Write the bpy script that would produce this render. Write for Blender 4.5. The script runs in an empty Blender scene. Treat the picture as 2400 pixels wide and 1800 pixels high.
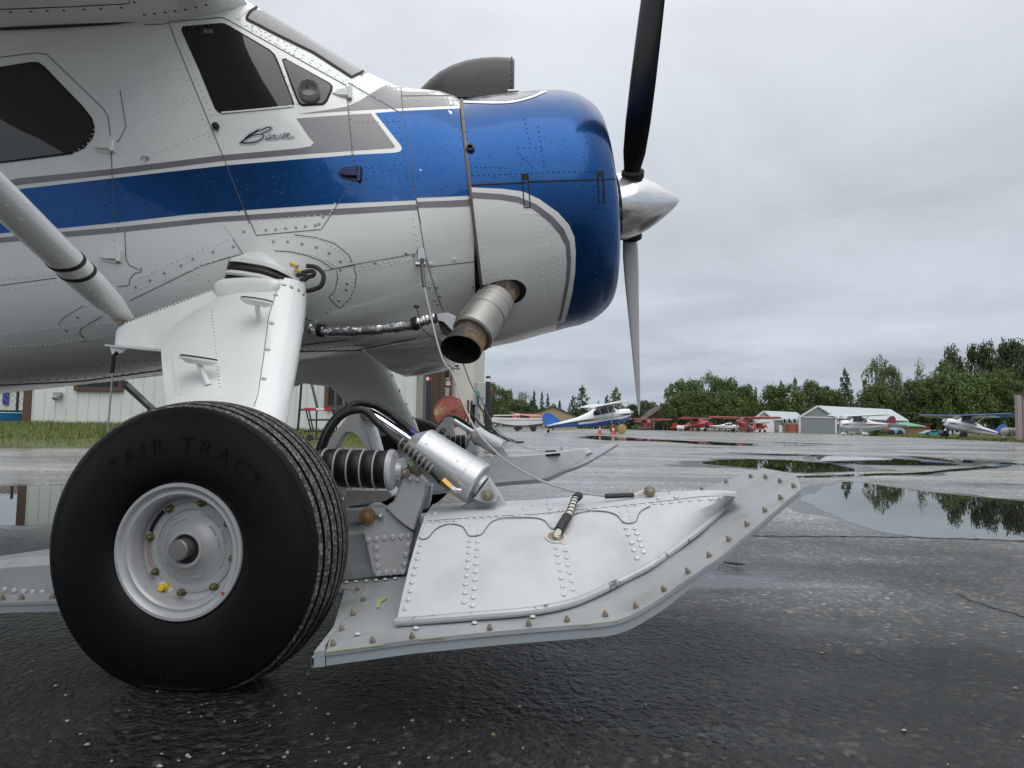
import bpy, bmesh, math, random
from math import sin, cos, tan, pi, radians, sqrt, atan2, hypot
from mathutils import Vector, Matrix, geometry
from mathutils.bvhtree import BVHTree

SC = bpy.context.scene
COL = SC.collection
# ------------------------------------------------------------------ camera
FPX = 1600.0                       # focal length for a 2400 px wide photograph (24 mm equivalent)
EYE = Vector((0, 0, 0.57))
PITCH, ROLL = math.atan2(97, FPX), radians(1.0)
_f = Vector((0, cos(PITCH), sin(PITCH))); _u = Vector((0, -sin(PITCH), cos(PITCH))); _r = Vector((1, 0, 0))
CR = cos(ROLL) * _r + sin(ROLL) * _u
CU = -sin(ROLL) * _r + cos(ROLL) * _u
CF = _f
cam_d = bpy.data.cameras.new('camera'); cam = bpy.data.objects.new('camera', cam_d); COL.objects.link(cam)
cam_d.sensor_width = 36; cam_d.lens = 36 * FPX / 2400; cam_d.clip_start = 0.05; cam_d.clip_end = 4000
cam.matrix_world = Matrix((( CR.x, CU.x, -CF.x, EYE.x), (CR.y, CU.y, -CF.y, EYE.y), (CR.z, CU.z, -CF.z, EYE.z), (0, 0, 0, 1)))
SC.camera = cam

# ------------------------------------------------------------------ world: overcast sky
SUN_EL, SUN_AZ = radians(46), radians(176)      # behind the photographer, veiled by cloud
W = bpy.data.worlds.new('World'); SC.world = W; W.use_nodes = True
nt = W.node_tree; nt.nodes.clear()
def _n(t, typ, **kw):
    n = t.nodes.new(typ)
    for k, v in kw.items():
        if k in n.bl_rna.properties: setattr(n, k, v)
    return n
out = _n(nt, 'ShaderNodeOutputWorld'); bg = _n(nt, 'ShaderNodeBackground'); nt.links.new(bg.outputs[0], out.inputs[0])
tc = _n(nt, 'ShaderNodeTexCoord'); sep = _n(nt, 'ShaderNodeSeparateXYZ'); nt.links.new(tc.outputs['Generated'], sep.inputs[0])
mx = _n(nt, 'ShaderNodeMath', operation='MAXIMUM'); mx.inputs[1].default_value = 0.0; nt.links.new(sep.outputs[2], mx.inputs[0])
ad = _n(nt, 'ShaderNodeMath', operation='ADD'); ad.inputs[1].default_value = 0.10; nt.links.new(mx.outputs[0], ad.inputs[0])
dx = _n(nt, 'ShaderNodeMath', operation='DIVIDE'); nt.links.new(sep.outputs[0], dx.inputs[0]); nt.links.new(ad.outputs[0], dx.inputs[1])
dy = _n(nt, 'ShaderNodeMath', operation='DIVIDE'); nt.links.new(sep.outputs[1], dy.inputs[0]); nt.links.new(ad.outputs[0], dy.inputs[1])
cmb = _n(nt, 'ShaderNodeCombineXYZ'); nt.links.new(dx.outputs[0], cmb.inputs[0]); nt.links.new(dy.outputs[0], cmb.inputs[1])
ns = _n(nt, 'ShaderNodeTexNoise'); ns.inputs['Scale'].default_value = 0.8; ns.inputs['Detail'].default_value = 7; ns.inputs['Roughness'].default_value = 0.55
ns.inputs['Distortion'].default_value = 0.5
nt.links.new(cmb.outputs[0], ns.inputs['Vector'])
rmp = _n(nt, 'ShaderNodeValToRGB')
els = rmp.color_ramp.elements
els[0].position = 0.0; els[0].color = (0.43, 0.49, 0.56, 1)
els[1].position = 1.0; els[1].color = (2.05, 2.05, 2.06, 1)
for p, c in ((0.05, (0.475, 0.54, 0.625, 1)), (0.11, (0.565, 0.635, 0.71, 1)), (0.28, (0.63, 0.685, 0.75, 1)), (0.40, (0.715, 0.76, 0.825, 1)), (0.52, (0.81, 0.85, 0.91, 1)), (0.68, (1.15, 1.17, 1.19, 1))):
    e = els.new(p); e.color = c
nt.links.new(mx.outputs[0], rmp.inputs[0])
mr = _n(nt, 'ShaderNodeMapRange'); mr.inputs[1].default_value = 0.3; mr.inputs[2].default_value = 0.7; mr.inputs[3].default_value = 0.83; mr.inputs[4].default_value = 1.16
nt.links.new(ns.outputs[0], mr.inputs[0])
mul = _n(nt, 'ShaderNodeVectorMath', operation='SCALE'); nt.links.new(rmp.outputs[0], mul.inputs[0]); nt.links.new(mr.outputs[0], mul.inputs[3])
sky = _n(nt, 'ShaderNodeTexSky'); sky.sky_type = 'NISHITA'; sky.sun_disc = False; sky.sun_elevation = SUN_EL; sky.sun_rotation = SUN_AZ
sks = _n(nt, 'ShaderNodeVectorMath', operation='SCALE'); sks.inputs[3].default_value = 0.05; nt.links.new(sky.outputs[0], sks.inputs[0])
mixs = _n(nt, 'ShaderNodeMix', data_type='RGBA'); mixs.inputs[0].default_value = 0.93     # cloud cover
nt.links.new(sks.outputs[0], mixs.inputs[6]); nt.links.new(mul.outputs[0], mixs.inputs[7])
nt.links.new(mixs.outputs[2], bg.inputs[0]); bg.inputs[1].default_value = 1.0

sun_d = bpy.data.lights.new('sun', 'SUN'); sun = bpy.data.objects.new('sun', sun_d); COL.objects.link(sun)
sun_d.energy = 1.0; sun_d.angle = radians(65); sun_d.color = (1.0, 0.985, 0.96)
_sd = Vector((sin(SUN_AZ) * cos(SUN_EL), cos(SUN_AZ) * cos(SUN_EL), sin(SUN_EL)))
sun.rotation_euler = _sd.to_track_quat('Z', 'Y').to_euler(); sun.location = (0, -20, 30)

SC.view_settings.view_transform = 'Standard'; SC.view_settings.look = 'None'
SC.view_settings.exposure = 0.0; SC.view_settings.gamma = 1.0; SC.view_settings.use_curve_mapping = False
SC.render.engine = 'CYCLES'; SC.cycles.max_bounces = 5; SC.cycles.use_adaptive_sampling = True; SC.cycles.adaptive_threshold = .025; SC.cycles.use_denoising = True
SC.cycles.glossy_bounces = 3; SC.cycles.diffuse_bounces = 3; SC.cycles.transparent_max_bounces = 6

# ------------------------------------------------------------------ measuring: photo pixel -> place
def ray(px, py):
    return (CF + CR * ((px - 1200) / FPX) + CU * ((900 - py) / FPX))
def U(px, py, Y):
    d = ray(px, py); return EYE + d * (Y / d.y)
def GR(px, py, z=0.0):
    d = ray(px, py); return EYE + d * ((z - EYE.z) / d.z)
def PX(p):
    v = Vector(p) - EYE; w = v.dot(CF)
    return (1200 + FPX * v.dot(CR) / w, 900 - FPX * v.dot(CU) / w)
_CROPS = dict(A=(0, 0, .316456), B=(500, 0, .316456), C=(900, 50, .316456), D=(0, 400, .316456), E=(500, 400, .316456), F=(900, 400, .316456),
              G=(600, 850, .271248), H=(100, 900, .452079), I=(750, 1080, .289296), J=(1250, 1080, .293852), K=(1000, 820, .22604),
              L=(1100, 900, .180832), M=(1450, 850, .203436), N=(1850, 780, .248644), O=(1600, 1030, .361664), P=(0, 850, .22604),
              S=(0, 1040, .397878), T=(0, 0, .280289), V=(900, 850, .126582), X=(1140, 930, .081374), Y=(680, 880, .099458), Z=(550, 285, .067812), R=(1200, 1300, .542495), Q=(0, 1500, .542495))
def cr(k, *pts):
    x0, y0, s = _CROPS[k]
    return [(x0 + p[0] * s, y0 + p[1] * s) for p in pts]
def lerp(xs, ys, x):
    if x <= xs[0]: return ys[0]
    for i in range(len(xs) - 1):
        if x <= xs[i + 1]:
            t = (x - xs[i]) / (xs[i + 1] - xs[i]); return ys[i] + (ys[i + 1] - ys[i]) * t
    return ys[-1]
def smooth_poly(pts, n=6, closed=False):
    """Catmull-Rom through points (any dimension)."""
    P = [tuple(p) for p in pts]; N = len(P); outp = []
    rng = range(N if closed else N - 1)
    for i in rng:
        g = (lambda k: P[k % N]) if closed else (lambda k: P[max(0, min(N - 1, k))])
        p0, p1, p2, p3 = g(i - 1), g(i), g(i + 1), g(i + 2)
        for j in range(n):
            t = j / n
            outp.append(tuple(0.5 * ((2 * b) + (-a + c) * t + (2 * a - 5 * b + 4 * c - d) * t * t + (-a + 3 * b - 3 * c + d) * t ** 3) for a, b, c, d in zip(p0, p1, p2, p3)))
    if not closed: outp.append(P[-1])
    return outp
def dens(pts, step, closed=False):
    o = []; N = len(pts)
    for i in range(N if closed else N - 1):
        a, b = pts[i], pts[(i + 1) % N]; L = math.dist(a, b); k = max(1, int(math.ceil(L / step)))
        for j in range(k): o.append(tuple(a[q] + (b[q] - a[q]) * j / k for q in range(len(a))))
    if not closed: o.append(tuple(pts[-1]))
    return o
def inside(poly, x, y):
    c = False; n = len(poly); j = n - 1
    for i in range(n):
        xi, yi = poly[i][0], poly[i][1]; xj, yj = poly[j][0], poly[j][1]
        if (yi > y) != (yj > y) and x < (xj - xi) * (y - yi) / (yj - yi) + xi: c = not c
        j = i
    return c

# ------------------------------------------------------------------ materials
MATS = {}
def mat(name, col=(.5, .5, .5), rough=.5, metal=0., coat=0., var=0.0, vscale=3.0, col2=None, mix_scale=None, mix_lo=.5, mix_hi=.62, bump=0., bscale=40., drops=0., spec=.5, rvar=0., emit=None, alpha=None, trans=0., ior=1.5, detail=6, wav=0):
    if name in MATS: return MATS[name]
    m = bpy.data.materials.new(name); m.use_nodes = True; t = m.node_tree; b = t.nodes['Principled BSDF']
    b.inputs['Base Color'].default_value = (*col, 1); b.inputs['Roughness'].default_value = rough; b.inputs['Metallic'].default_value = metal
    b.inputs['Coat Weight'].default_value = coat; b.inputs['Coat Roughness'].default_value = .035; b.inputs['Specular IOR Level'].default_value = spec; b.inputs['IOR'].default_value = ior
    if trans: b.inputs['Transmission Weight'].default_value = trans
    if alpha is not None: b.inputs['Alpha'].default_value = alpha
    if emit: b.inputs['Emission Color'].default_value = (*emit[0], 1); b.inputs['Emission Strength'].default_value = emit[1]
    L = t.links.new
    if var or col2 or bump or drops or rvar or wav:
        c = _n(t, 'ShaderNodeTexCoord')
    cur = None
    if col2:
        nz = _n(t, 'ShaderNodeTexNoise'); nz.inputs['Scale'].default_value = mix_scale or 4.; nz.inputs['Detail'].default_value = detail; nz.inputs['Roughness'].default_value = .62; L(c.outputs['Object'], nz.inputs['Vector'])
        mr = _n(t, 'ShaderNodeMapRange'); mr.inputs[1].default_value = mix_lo; mr.inputs[2].default_value = mix_hi; L(nz.outputs[0], mr.inputs[0])
        mx = _n(t, 'ShaderNodeMix', data_type='RGBA'); mx.inputs[6].default_value = (*col, 1); mx.inputs[7].default_value = (*col2, 1); L(mr.outputs[0], mx.inputs[0]); cur = mx.outputs[2]
    if var:
        nz = _n(t, 'ShaderNodeTexNoise'); nz.inputs['Scale'].default_value = vscale; nz.inputs['Detail'].default_value = 8; nz.inputs['Roughness'].default_value = .65; L(c.outputs['Object'], nz.inputs['Vector'])
        mr = _n(t, 'ShaderNodeMapRange'); mr.inputs[1].default_value = .25; mr.inputs[2].default_value = .75; mr.inputs[3].default_value = 1 - var; mr.inputs[4].default_value = 1 + var; L(nz.outputs[0], mr.inputs[0])
        sc = _n(t, 'ShaderNodeVectorMath', operation='SCALE'); L(mr.outputs[0], sc.inputs[3])
        if cur: L(cur, sc.inputs[0])
        else: sc.inputs[0].default_value = col
        cur = sc.outputs[0]
        if rvar:
            r2 = _n(t, 'ShaderNodeMapRange'); r2.inputs[1].default_value = .3; r2.inputs[2].default_value = .7; r2.inputs[3].default_value = max(.02, rough - rvar); r2.inputs[4].default_value = rough + rvar; L(nz.outputs[0], r2.inputs[0]); L(r2.outputs[0], b.inputs['Roughness'])
    if cur: L(cur, b.inputs['Base Color'])
    nrm = None
    if bump:
        nz = _n(t, 'ShaderNodeTexNoise'); nz.inputs['Scale'].default_value = bscale; nz.inputs['Detail'].default_value = 5; L(c.outputs['Object'], nz.inputs['Vector'])
        bp = _n(t, 'ShaderNodeBump'); bp.inputs['Strength'].default_value = bump; bp.inputs['Distance'].default_value = .01; L(nz.outputs[0], bp.inputs['Height']); nrm = bp
    if wav:
        nz = _n(t, 'ShaderNodeTexNoise'); nz.inputs['Scale'].default_value = 4.5; nz.inputs['Detail'].default_value = 2; L(c.outputs['Object'], nz.inputs['Vector'])
        bp = _n(t, 'ShaderNodeBump'); bp.inputs['Strength'].default_value = .35; bp.inputs['Distance'].default_value = .012; L(nz.outputs[0], bp.inputs['Height']); nrm = bp
    if drops:
        vo = _n(t, 'ShaderNodeTexVoronoi'); vo.inputs['Scale'].default_value = drops; vo.inputs['Randomness'].default_value = 1; L(c.outputs['Object'], vo.inputs['Vector'])
        n2 = _n(t, 'ShaderNodeTexWhiteNoise'); L(vo.outputs['Color'], n2.inputs['Vector'])
        th = _n(t, 'ShaderNodeMapRange'); th.inputs[1].default_value = .35; th.inputs[2].default_value = 1.; th.inputs[3].default_value = 0.; th.inputs[4].default_value = .30; L(n2.outputs['Value'], th.inputs[0])
        sb = _n(t, 'ShaderNodeMath', operation='SUBTRACT'); L(th.outputs[0], sb.inputs[0]); L(vo.outputs['Distance'], sb.inputs[1])
        m0 = _n(t, 'ShaderNodeMath', operation='MAXIMUM'); m0.inputs[1].default_value = 0; L(sb.outputs[0], m0.inputs[0])
        pw = _n(t, 'ShaderNodeMath', operation='POWER'); pw.inputs[1].default_value = .5; L(m0.outputs[0], pw.inputs[0])
        bp = _n(t, 'ShaderNodeBump'); bp.inputs['Strength'].default_value = .8; bp.inputs['Distance'].default_value = .004; L(pw.outputs[0], bp.inputs['Height'])
        if nrm: L(nrm.outputs[0], bp.inputs['Normal'])
        nrm = bp
    if nrm: L(nrm.outputs[0], b.inputs['Normal']); L(nrm.outputs[0], b.inputs['Coat Normal'])
    MATS[name] = m; return m

WHITE = mat('white_paint', (.78, .79, .775), .28, coat=.7, var=.035, vscale=2.2, wav=1)
BLUE = mat('blue_paint', (.003, .058, .205), .27, metal=.8, coat=.35, spec=.3, var=.05, vscale=2., drops=70, wav=1)
GREYP = mat('grey_stripe_paint', (.185, .178, .192), .25, coat=.5, var=.04)
DGREY = mat('charcoal_paint', (.014, .0135, .017), .34, spec=.35, coat=.15, var=.05, drops=60)
SEAM = mat('seam_gap', (.012, .012, .012), .8)
SEAMG = mat('panel_gap', (.10, .10, .10), .7)
BLACKHOLE = mat('soot_and_hole_shade', (.008, .007, .006), .9)  # soot inside the exhaust, painted shade at the cowl opening and gap
GLASSD = mat('tinted_window', (.005, .005, .006), .03, spec=.8)
RUB = mat('black_rubber', (.014, .014, .015), .5, var=.25, vscale=14, bump=.08, bscale=60)
RUBW = mat('wet_black_rubber', (.007, .007, .008), .42, spec=.3, drops=110)
TYRE = mat('tyre_sidewall', (.0045, .0045, .0048), .48, spec=.18, var=.35, vscale=9, bump=.05, bscale=90)
TREAD = mat('tyre_tread_dusty', (.035, .034, .033), .7, col2=(.20, .19, .16), mix_scale=130, mix_lo=.50, mix_hi=.60, bump=.3, bscale=120)
SILV = mat('silver_wheel_paint', (.45, .455, .47), .36, metal=.25, var=.07, vscale=18, rvar=.08)
CAST = mat('cast_grey_wheel', (.41, .415, .42), .42, metal=.15, var=.08, vscale=22, rvar=.06)
BRASS = mat('brass_fitting', (.42, .29, .09), .35, metal=.8, var=.25, vscale=60)
BOLTM = mat('cadmium_bolt', (.26, .225, .17), .45, metal=.55, var=.3, vscale=80)
ALUP = mat('pale_ski_paint', (.485, .50, .515), .48, metal=.0, var=.08, vscale=11, col2=(.40, .41, .405), mix_scale=4, mix_lo=.50, mix_hi=.74, rvar=.1, bump=.06, bscale=9)
SKIG = mat('grey_ski_paint', (.34, .355, .365), .4, metal=.1, var=.1, vscale=14, rvar=.1, col2=(.27, .285, .28), mix_scale=6, mix_lo=.5, mix_hi=.66)
BRKT = mat('grey_bracket_paint', (.44, .445, .455), .32, metal=.15, var=.1, vscale=14, drops=140)
CYLM = mat('silver_cylinder', (.55, .56, .575), .3, metal=.55, var=.07, vscale=14, drops=110)
CHROME = mat('chrome_rod', (.72, .73, .75), .1, metal=1.)
RIVW = mat('white_rivet', (.74, .75, .74), .28)
RIVA = mat('pale_rivet', (.55, .56, .57), .3, metal=.3)
RIVD = mat('dark_screw', (.10, .10, .10), .4, metal=.5)
STEEL = mat('bare_steel', (.42, .42, .43), .35, metal=.9, var=.1, vscale=30)
EXH = mat('exhaust_steel', (.36, .35, .33), .38, metal=.85, var=.14, vscale=18, col2=(.25, .22, .19), mix_scale=9, mix_lo=.5, mix_hi=.7)
RUSTP = mat('heat_rusted_pipe', (.33, .20, .09), .55, metal=.4, col2=(.05, .045, .042), mix_scale=9, mix_lo=.34, mix_hi=.50, var=.2, vscale=30)
FOIL = mat('foil_wrap', (.62, .62, .63), .16, metal=1., bump=.9, bscale=38)
PLAST = mat('pale_blue_ski_sole', (.30, .34, .365), .5, var=.05)
LIME = mat('green_primer', (.33, .43, .20), .5, var=.15, vscale=40)
YELL = mat('yellow_cap', (.80, .55, .02), .4)
CABLE = mat('wire_cable', (.26, .26, .26), .5, metal=.4)
WROPE = mat('white_cord', (.62, .60, .56), .8, bump=.4, bscale=300)
SPIN = mat('polished_spinner', (.66, .665, .68), .17, metal=.95, var=.05, vscale=20, drops=65)
BLADE = mat('black_blade_paint', (.008, .008, .010), .33, spec=.4, drops=80)
BLADEG = mat('grey_blade_paint', (.42, .415, .41), .4)
REDM = mat('red_mark', (.55, .03, .03), .5)

# ------------------------------------------------------------------ mesh building
def base_of(o):
    v = Vector((0, 0, 0))
    while o is not None: v = v + o.location; o = o.parent
    return v
def props(o, label=None, cat=None, group=None, kind=None):
    if label: o['label'] = label
    if cat: o['category'] = cat
    if group: o['group'] = group
    if kind: o['kind'] = kind
    return o
def thing(name, loc, label, cat, group=None, rz=0):
    o = bpy.data.objects.new(name, None); COL.objects.link(o); o.location = loc; o.rotation_euler = (0, 0, rz); o.empty_display_size = .1
    return props(o, label, cat, group)
class MB:
    def __init__(s): s.v = []; s.f = []; s.m = []; s.cm = 0; s.sharp = False
    def add(s, vs, fs):
        o = len(s.v); s.v.extend(tuple(v) for v in vs); s.f.extend(tuple(i + o for i in f) for f in fs); s.m.extend([s.cm] * len(fs)); return s
    def box(s, c, size, R=None):
        x, y, z = size[0] / 2, size[1] / 2, size[2] / 2
        vs = [Vector((a * x, b * y, d * z)) for a in (-1, 1) for b in (-1, 1) for d in (-1, 1)]
        if R is not None: vs = [R @ v for v in vs]
        c = Vector(c); return s.add([v + c for v in vs], [(0, 1, 3, 2), (4, 6, 7, 5), (0, 4, 5, 1), (2, 3, 7, 6), (0, 2, 6, 4), (1, 5, 7, 3)])
    def bar(s, a, b, w, h, up=(0, 0, 1)):
        a, b = Vector(a), Vector(b); d = (b - a).normalized(); u = Vector(up); sd = d.cross(u)
        if sd.length < 1e-4: sd = d.cross(Vector((0, 1, 0)))
        sd.normalize(); u = sd.cross(d)
        vs = [p + sd * (i * w / 2) + u * (j * h / 2) for p in (a, b) for i in (-1, 1) for j in (-1, 1)]
        return s.add(vs, [(0, 1, 3, 2), (4, 6, 7, 5), (0, 4, 5, 1), (2, 3, 7, 6), (0, 2, 6, 4), (1, 5, 7, 3)])
    def tube(s, pts, r, n=10, caps=True):
        P = [Vector(p) for p in pts]; rs = r if isinstance(r, (list, tuple)) else [r] * len(P)
        T = [(P[min(i + 1, len(P) - 1)] - P[max(i - 1, 0)]).normalized() for i in range(len(P))]
        u = T[0].orthogonal().normalized(); vs = []; fs = []
        for i, p in enumerate(P):
            u = (u - T[i] * u.dot(T[i])); u.normalize(); w = T[i].cross(u)
            for k in range(n):
                a = 2 * pi * k / n; vs.append(p + (u * cos(a) + w * sin(a)) * rs[i])
        for i in range(len(P) - 1):
            for k in range(n):
                k2 = (k + 1) % n; fs.append((i * n + k, i * n + k2, (i + 1) * n + k2, (i + 1) * n + k))
        if caps: fs.append(tuple(range(n - 1, -1, -1))); fs.append(tuple((len(P) - 1) * n + k for k in range(n)))
        return s.add(vs, fs)
    def lathe(s, o, ax, prof, n=48, up=None):
        """prof: list of (radius, along)"""
        o, ax = Vector(o), Vector(ax).normalized(); u = ax.orthogonal().normalized() if up is None else Vector(up); w = ax.cross(u); vs = []; fs = []
        for r, t in prof:
            for k in range(n):
                a = 2 * pi * k / n; vs.append(o + ax * t + (u * cos(a) + w * sin(a)) * r)
        for i in range(len(prof) - 1):
            for k in range(n):
                k2 = (k + 1) % n; fs.append((i * n + k, i * n + k2, (i + 1) * n + k2, (i + 1) * n + k))
        if prof[0][0] > 1e-5: fs.append(tuple(range(n - 1, -1, -1)))
        if prof[-1][0] > 1e-5: fs.append(tuple((len(prof) - 1) * n + k for k in range(n)))
        return s.add(vs, fs)
    def loft(s, secs, cap=True, closed=True):
        n = len(secs[0]); vs = [p for q in secs for p in q]; fs = []
        for i in range(len(secs) - 1):
            for k in range(n if closed else n - 1):
                k2 = (k + 1) % n; fs.append((i * n + k, i * n + k2, (i + 1) * n + k2, (i + 1) * n + k))
        if cap: fs.append(tuple(range(n - 1, -1, -1))); fs.append(tuple((len(secs) - 1) * n + k for k in range(n)))
        return s.add(vs, fs)
    def prism(s, pts, ext, bev=0.0):
        """closed 3D polygon extruded by ext"""
        P = [Vector(p) for p in pts]; e = Vector(ext); n = len(P)
        vs = P + [p + e for p in P]; fs = [(i, (i + 1) % n, n + (i + 1) % n, n + i) for i in range(n)]
        nrm = Vector((0, 0, 0))
        for i in range(n): nrm += (P[i] - P[0]).cross(P[(i + 1) % n] - P[0])
        try: tri = geometry.tessellate_polygon([P])
        except Exception: tri = [(0, i, i + 1) for i in range(1, n - 1)]
        fs += [tuple(t) for t in tri] + [tuple(n + i for i in reversed(t)) for t in tri]
        return s.add(vs, fs)
    def dome(s, c, nrm, r, h, n=8, rings=2):
        c, nrm = Vector(c), Vector(nrm).normalized(); u = nrm.orthogonal().normalized(); w = nrm.cross(u); vs = []; fs = []
        for j in range(rings):
            a = j / rings * pi / 2
            for k in range(n):
                t = 2 * pi * k / n; vs.append(c + (u * cos(t) + w * sin(t)) * r * cos(a) + nrm * h * sin(a))
        vs.append(c + nrm * h)
        for j in range(rings - 1):
            for k in range(n): fs.append((j * n + k, j * n + (k + 1) % n, (j + 1) * n + (k + 1) % n, (j + 1) * n + k))
        for k in range(n): fs.append(((rings - 1) * n + k, (rings - 1) * n + (k + 1) % n, rings * n))
        return s.add(vs, fs)
    def mesh(s, name, mats, off=(0, 0, 0), smooth=30):
        off = Vector(off); me = bpy.data.meshes.new(name)
        me.from_pydata([(v[0] - off.x, v[1] - off.y, v[2] - off.z) for v in s.v], [], s.f)
        for m in (mats if isinstance(mats, (list, tuple)) else [mats]): me.materials.append(m)
        if any(s.m): me.polygons.foreach_set('material_index', s.m)
        bm = bmesh.new(); bm.from_mesh(me); bmesh.ops.remove_doubles(bm, verts=bm.verts, dist=1e-6); bmesh.ops.recalc_face_normals(bm, faces=bm.faces); bm.to_mesh(me); bm.free()
        if smooth:
            me.polygons.foreach_set('use_smooth', [True] * len(me.polygons))
            try: me.set_sharp_from_angle(angle=radians(smooth))
            except Exception: pass
        me.update(); return me
    def build(s, name, mats, parent=None, smooth=30, label=None, cat=None, group=None, kind=None, bevel=0.0, local=False):
        off = base_of(parent) if (parent is not None and not local) else Vector((0, 0, 0))
        me = s.mesh(name, mats, off, smooth); o = bpy.data.objects.new(name, me); COL.objects.link(o)
        if parent is not None: o.parent = parent
        if bevel:
            md = o.modifiers.new('bevel', 'BEVEL'); md.width = bevel; md.segments = 2; md.limit_method = 'ANGLE'; md.angle_limit = radians(40)
        return props(o, label, cat, group, kind)
def bvh_of(o):
    off = base_of(o); me = o.data
    return BVHTree.FromPolygons([v.co + off for v in me.vertices], [tuple(p.vertices) for p in me.polygons])
def hit(b, px, py):
    d = ray(px, py).normalized(); h = b.ray_cast(EYE, d)
    if h[0] is None: return None
    n = h[1]
    if n.dot(d) > 0: n = -n
    return h[0], n
def decal(name, poly, b, m, parent, off=.0012, step=14, kind=None, label=None):
    """thin paint film / pane lying on the surface b inside a photo-measured outline"""
    edge = dens(poly, step, True); n = len(edge)
    xs = [p[0] for p in edge]; ys = [p[1] for p in edge]
    pts = [Vector((p[0], p[1])) for p in edge]
    y = min(ys) + step * .5; row = 0
    while y < max(ys):
        x = min(xs) + step * (.5 if row % 2 else 1.)
        while x < max(xs):
            if inside(edge, x, y) and min((x - e[0]) ** 2 + (y - e[1]) ** 2 for e in edge) > (step * .45) ** 2: pts.append(Vector((x, y)))
            x += step
        y += step; row += 1
    res = geometry.delaunay_2d_cdt(pts, [], [list(range(n))], 1, 1e-4)
    V2, F = res[0], res[2]; V3 = []; ok = []
    for p in V2:
        h = hit(b, p.x, p.y)
        if h is None: V3.append(Vector((0, 0, 0))); ok.append(False)
        else: V3.append(h[0] + h[1] * off); ok.append(True)
    F = [f for f in F if all(ok[i] for i in f)]
    used = sorted({i for f in F for i in f}); idx = {u: k for k, u in enumerate(used)}
    mb = MB(); mb.add([V3[i] for i in used], [tuple(idx[i] for i in f) for f in F])
    return mb.build(name, m, parent, smooth=60, kind=kind, label=label)
def ribbon_on(mb, b, pts, wpx, off=.0014, step=8, wm=None, taper=None):
    """narrow strip on surface b along photo-measured points"""
    P = dens(pts, step); L = []
    for i, p in enumerate(P):
        q0, q1 = P[max(0, i - 1)], P[min(len(P) - 1, i + 1)]; dx, dy = q1[0] - q0[0], q1[1] - q0[1]; l = hypot(dx, dy) or 1
        w = wpx / 2 if taper is None else taper(i / max(1, len(P) - 1)) / 2
        h1 = hit(b, p[0] - dy / l * w, p[1] + dx / l * w); h2 = hit(b, p[0] + dy / l * w, p[1] - dx / l * w)
        if h1 and h2: L.append((h1[0] + h1[1] * off, h2[0] + h2[1] * off))
        else: L.append(None)
    for i in range(len(L) - 1):
        if L[i] and L[i + 1]: mb.add([L[i][0], L[i][1], L[i + 1][1], L[i + 1][0]], [(0, 1, 2, 3)])
    return mb
def rivet_row(mb, b, pts, gap, r=.0035, h=.0018, jit=0, every=None, pick=None):
    P = dens(pts, gap) if gap else pts
    for p in P:
        if pick: mb = pick(p)
        q = hit(b, p[0] + random.uniform(-jit, jit), p[1] + random.uniform(-jit, jit))
        if q: mb.dome(q[0] + q[1] * .0004, q[1], r * 1.08, h * 1.4, 8, 2)
    return mb
def prism_px(mb, pts, Y, th, dY=None):
    """photo outline placed at depth Y (number or list), extruded away by th"""
    P = [U(p[0], p[1], Y if not isinstance(Y, (list, tuple)) else Y[i]) for i, p in enumerate(pts)]
    return mb.prism(P, (0, th, 0))
def text_mesh(s, size, extrude=.0006, align='CENTER', spacing=1.0):
    cu = bpy.data.curves.new('lettering', 'FONT'); cu.body = s; cu.size = size; cu.extrude = extrude; cu.align_x = align; cu.space_character = spacing; cu.resolution_u = 2
    o = bpy.data.objects.new('lettering', cu); COL.objects.link(o)
    dg = bpy.context.evaluated_depsgraph_get(); me = bpy.data.meshes.new_from_object(o.evaluated_get(dg))
    bpy.data.objects.remove(o); vs = [tuple(v.co) for v in me.vertices]; fs = [tuple(p.vertices) for p in me.polygons]; bpy.data.meshes.remove(me)
    return vs, fs
# ================================================================== the setting
random.seed(3)
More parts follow.
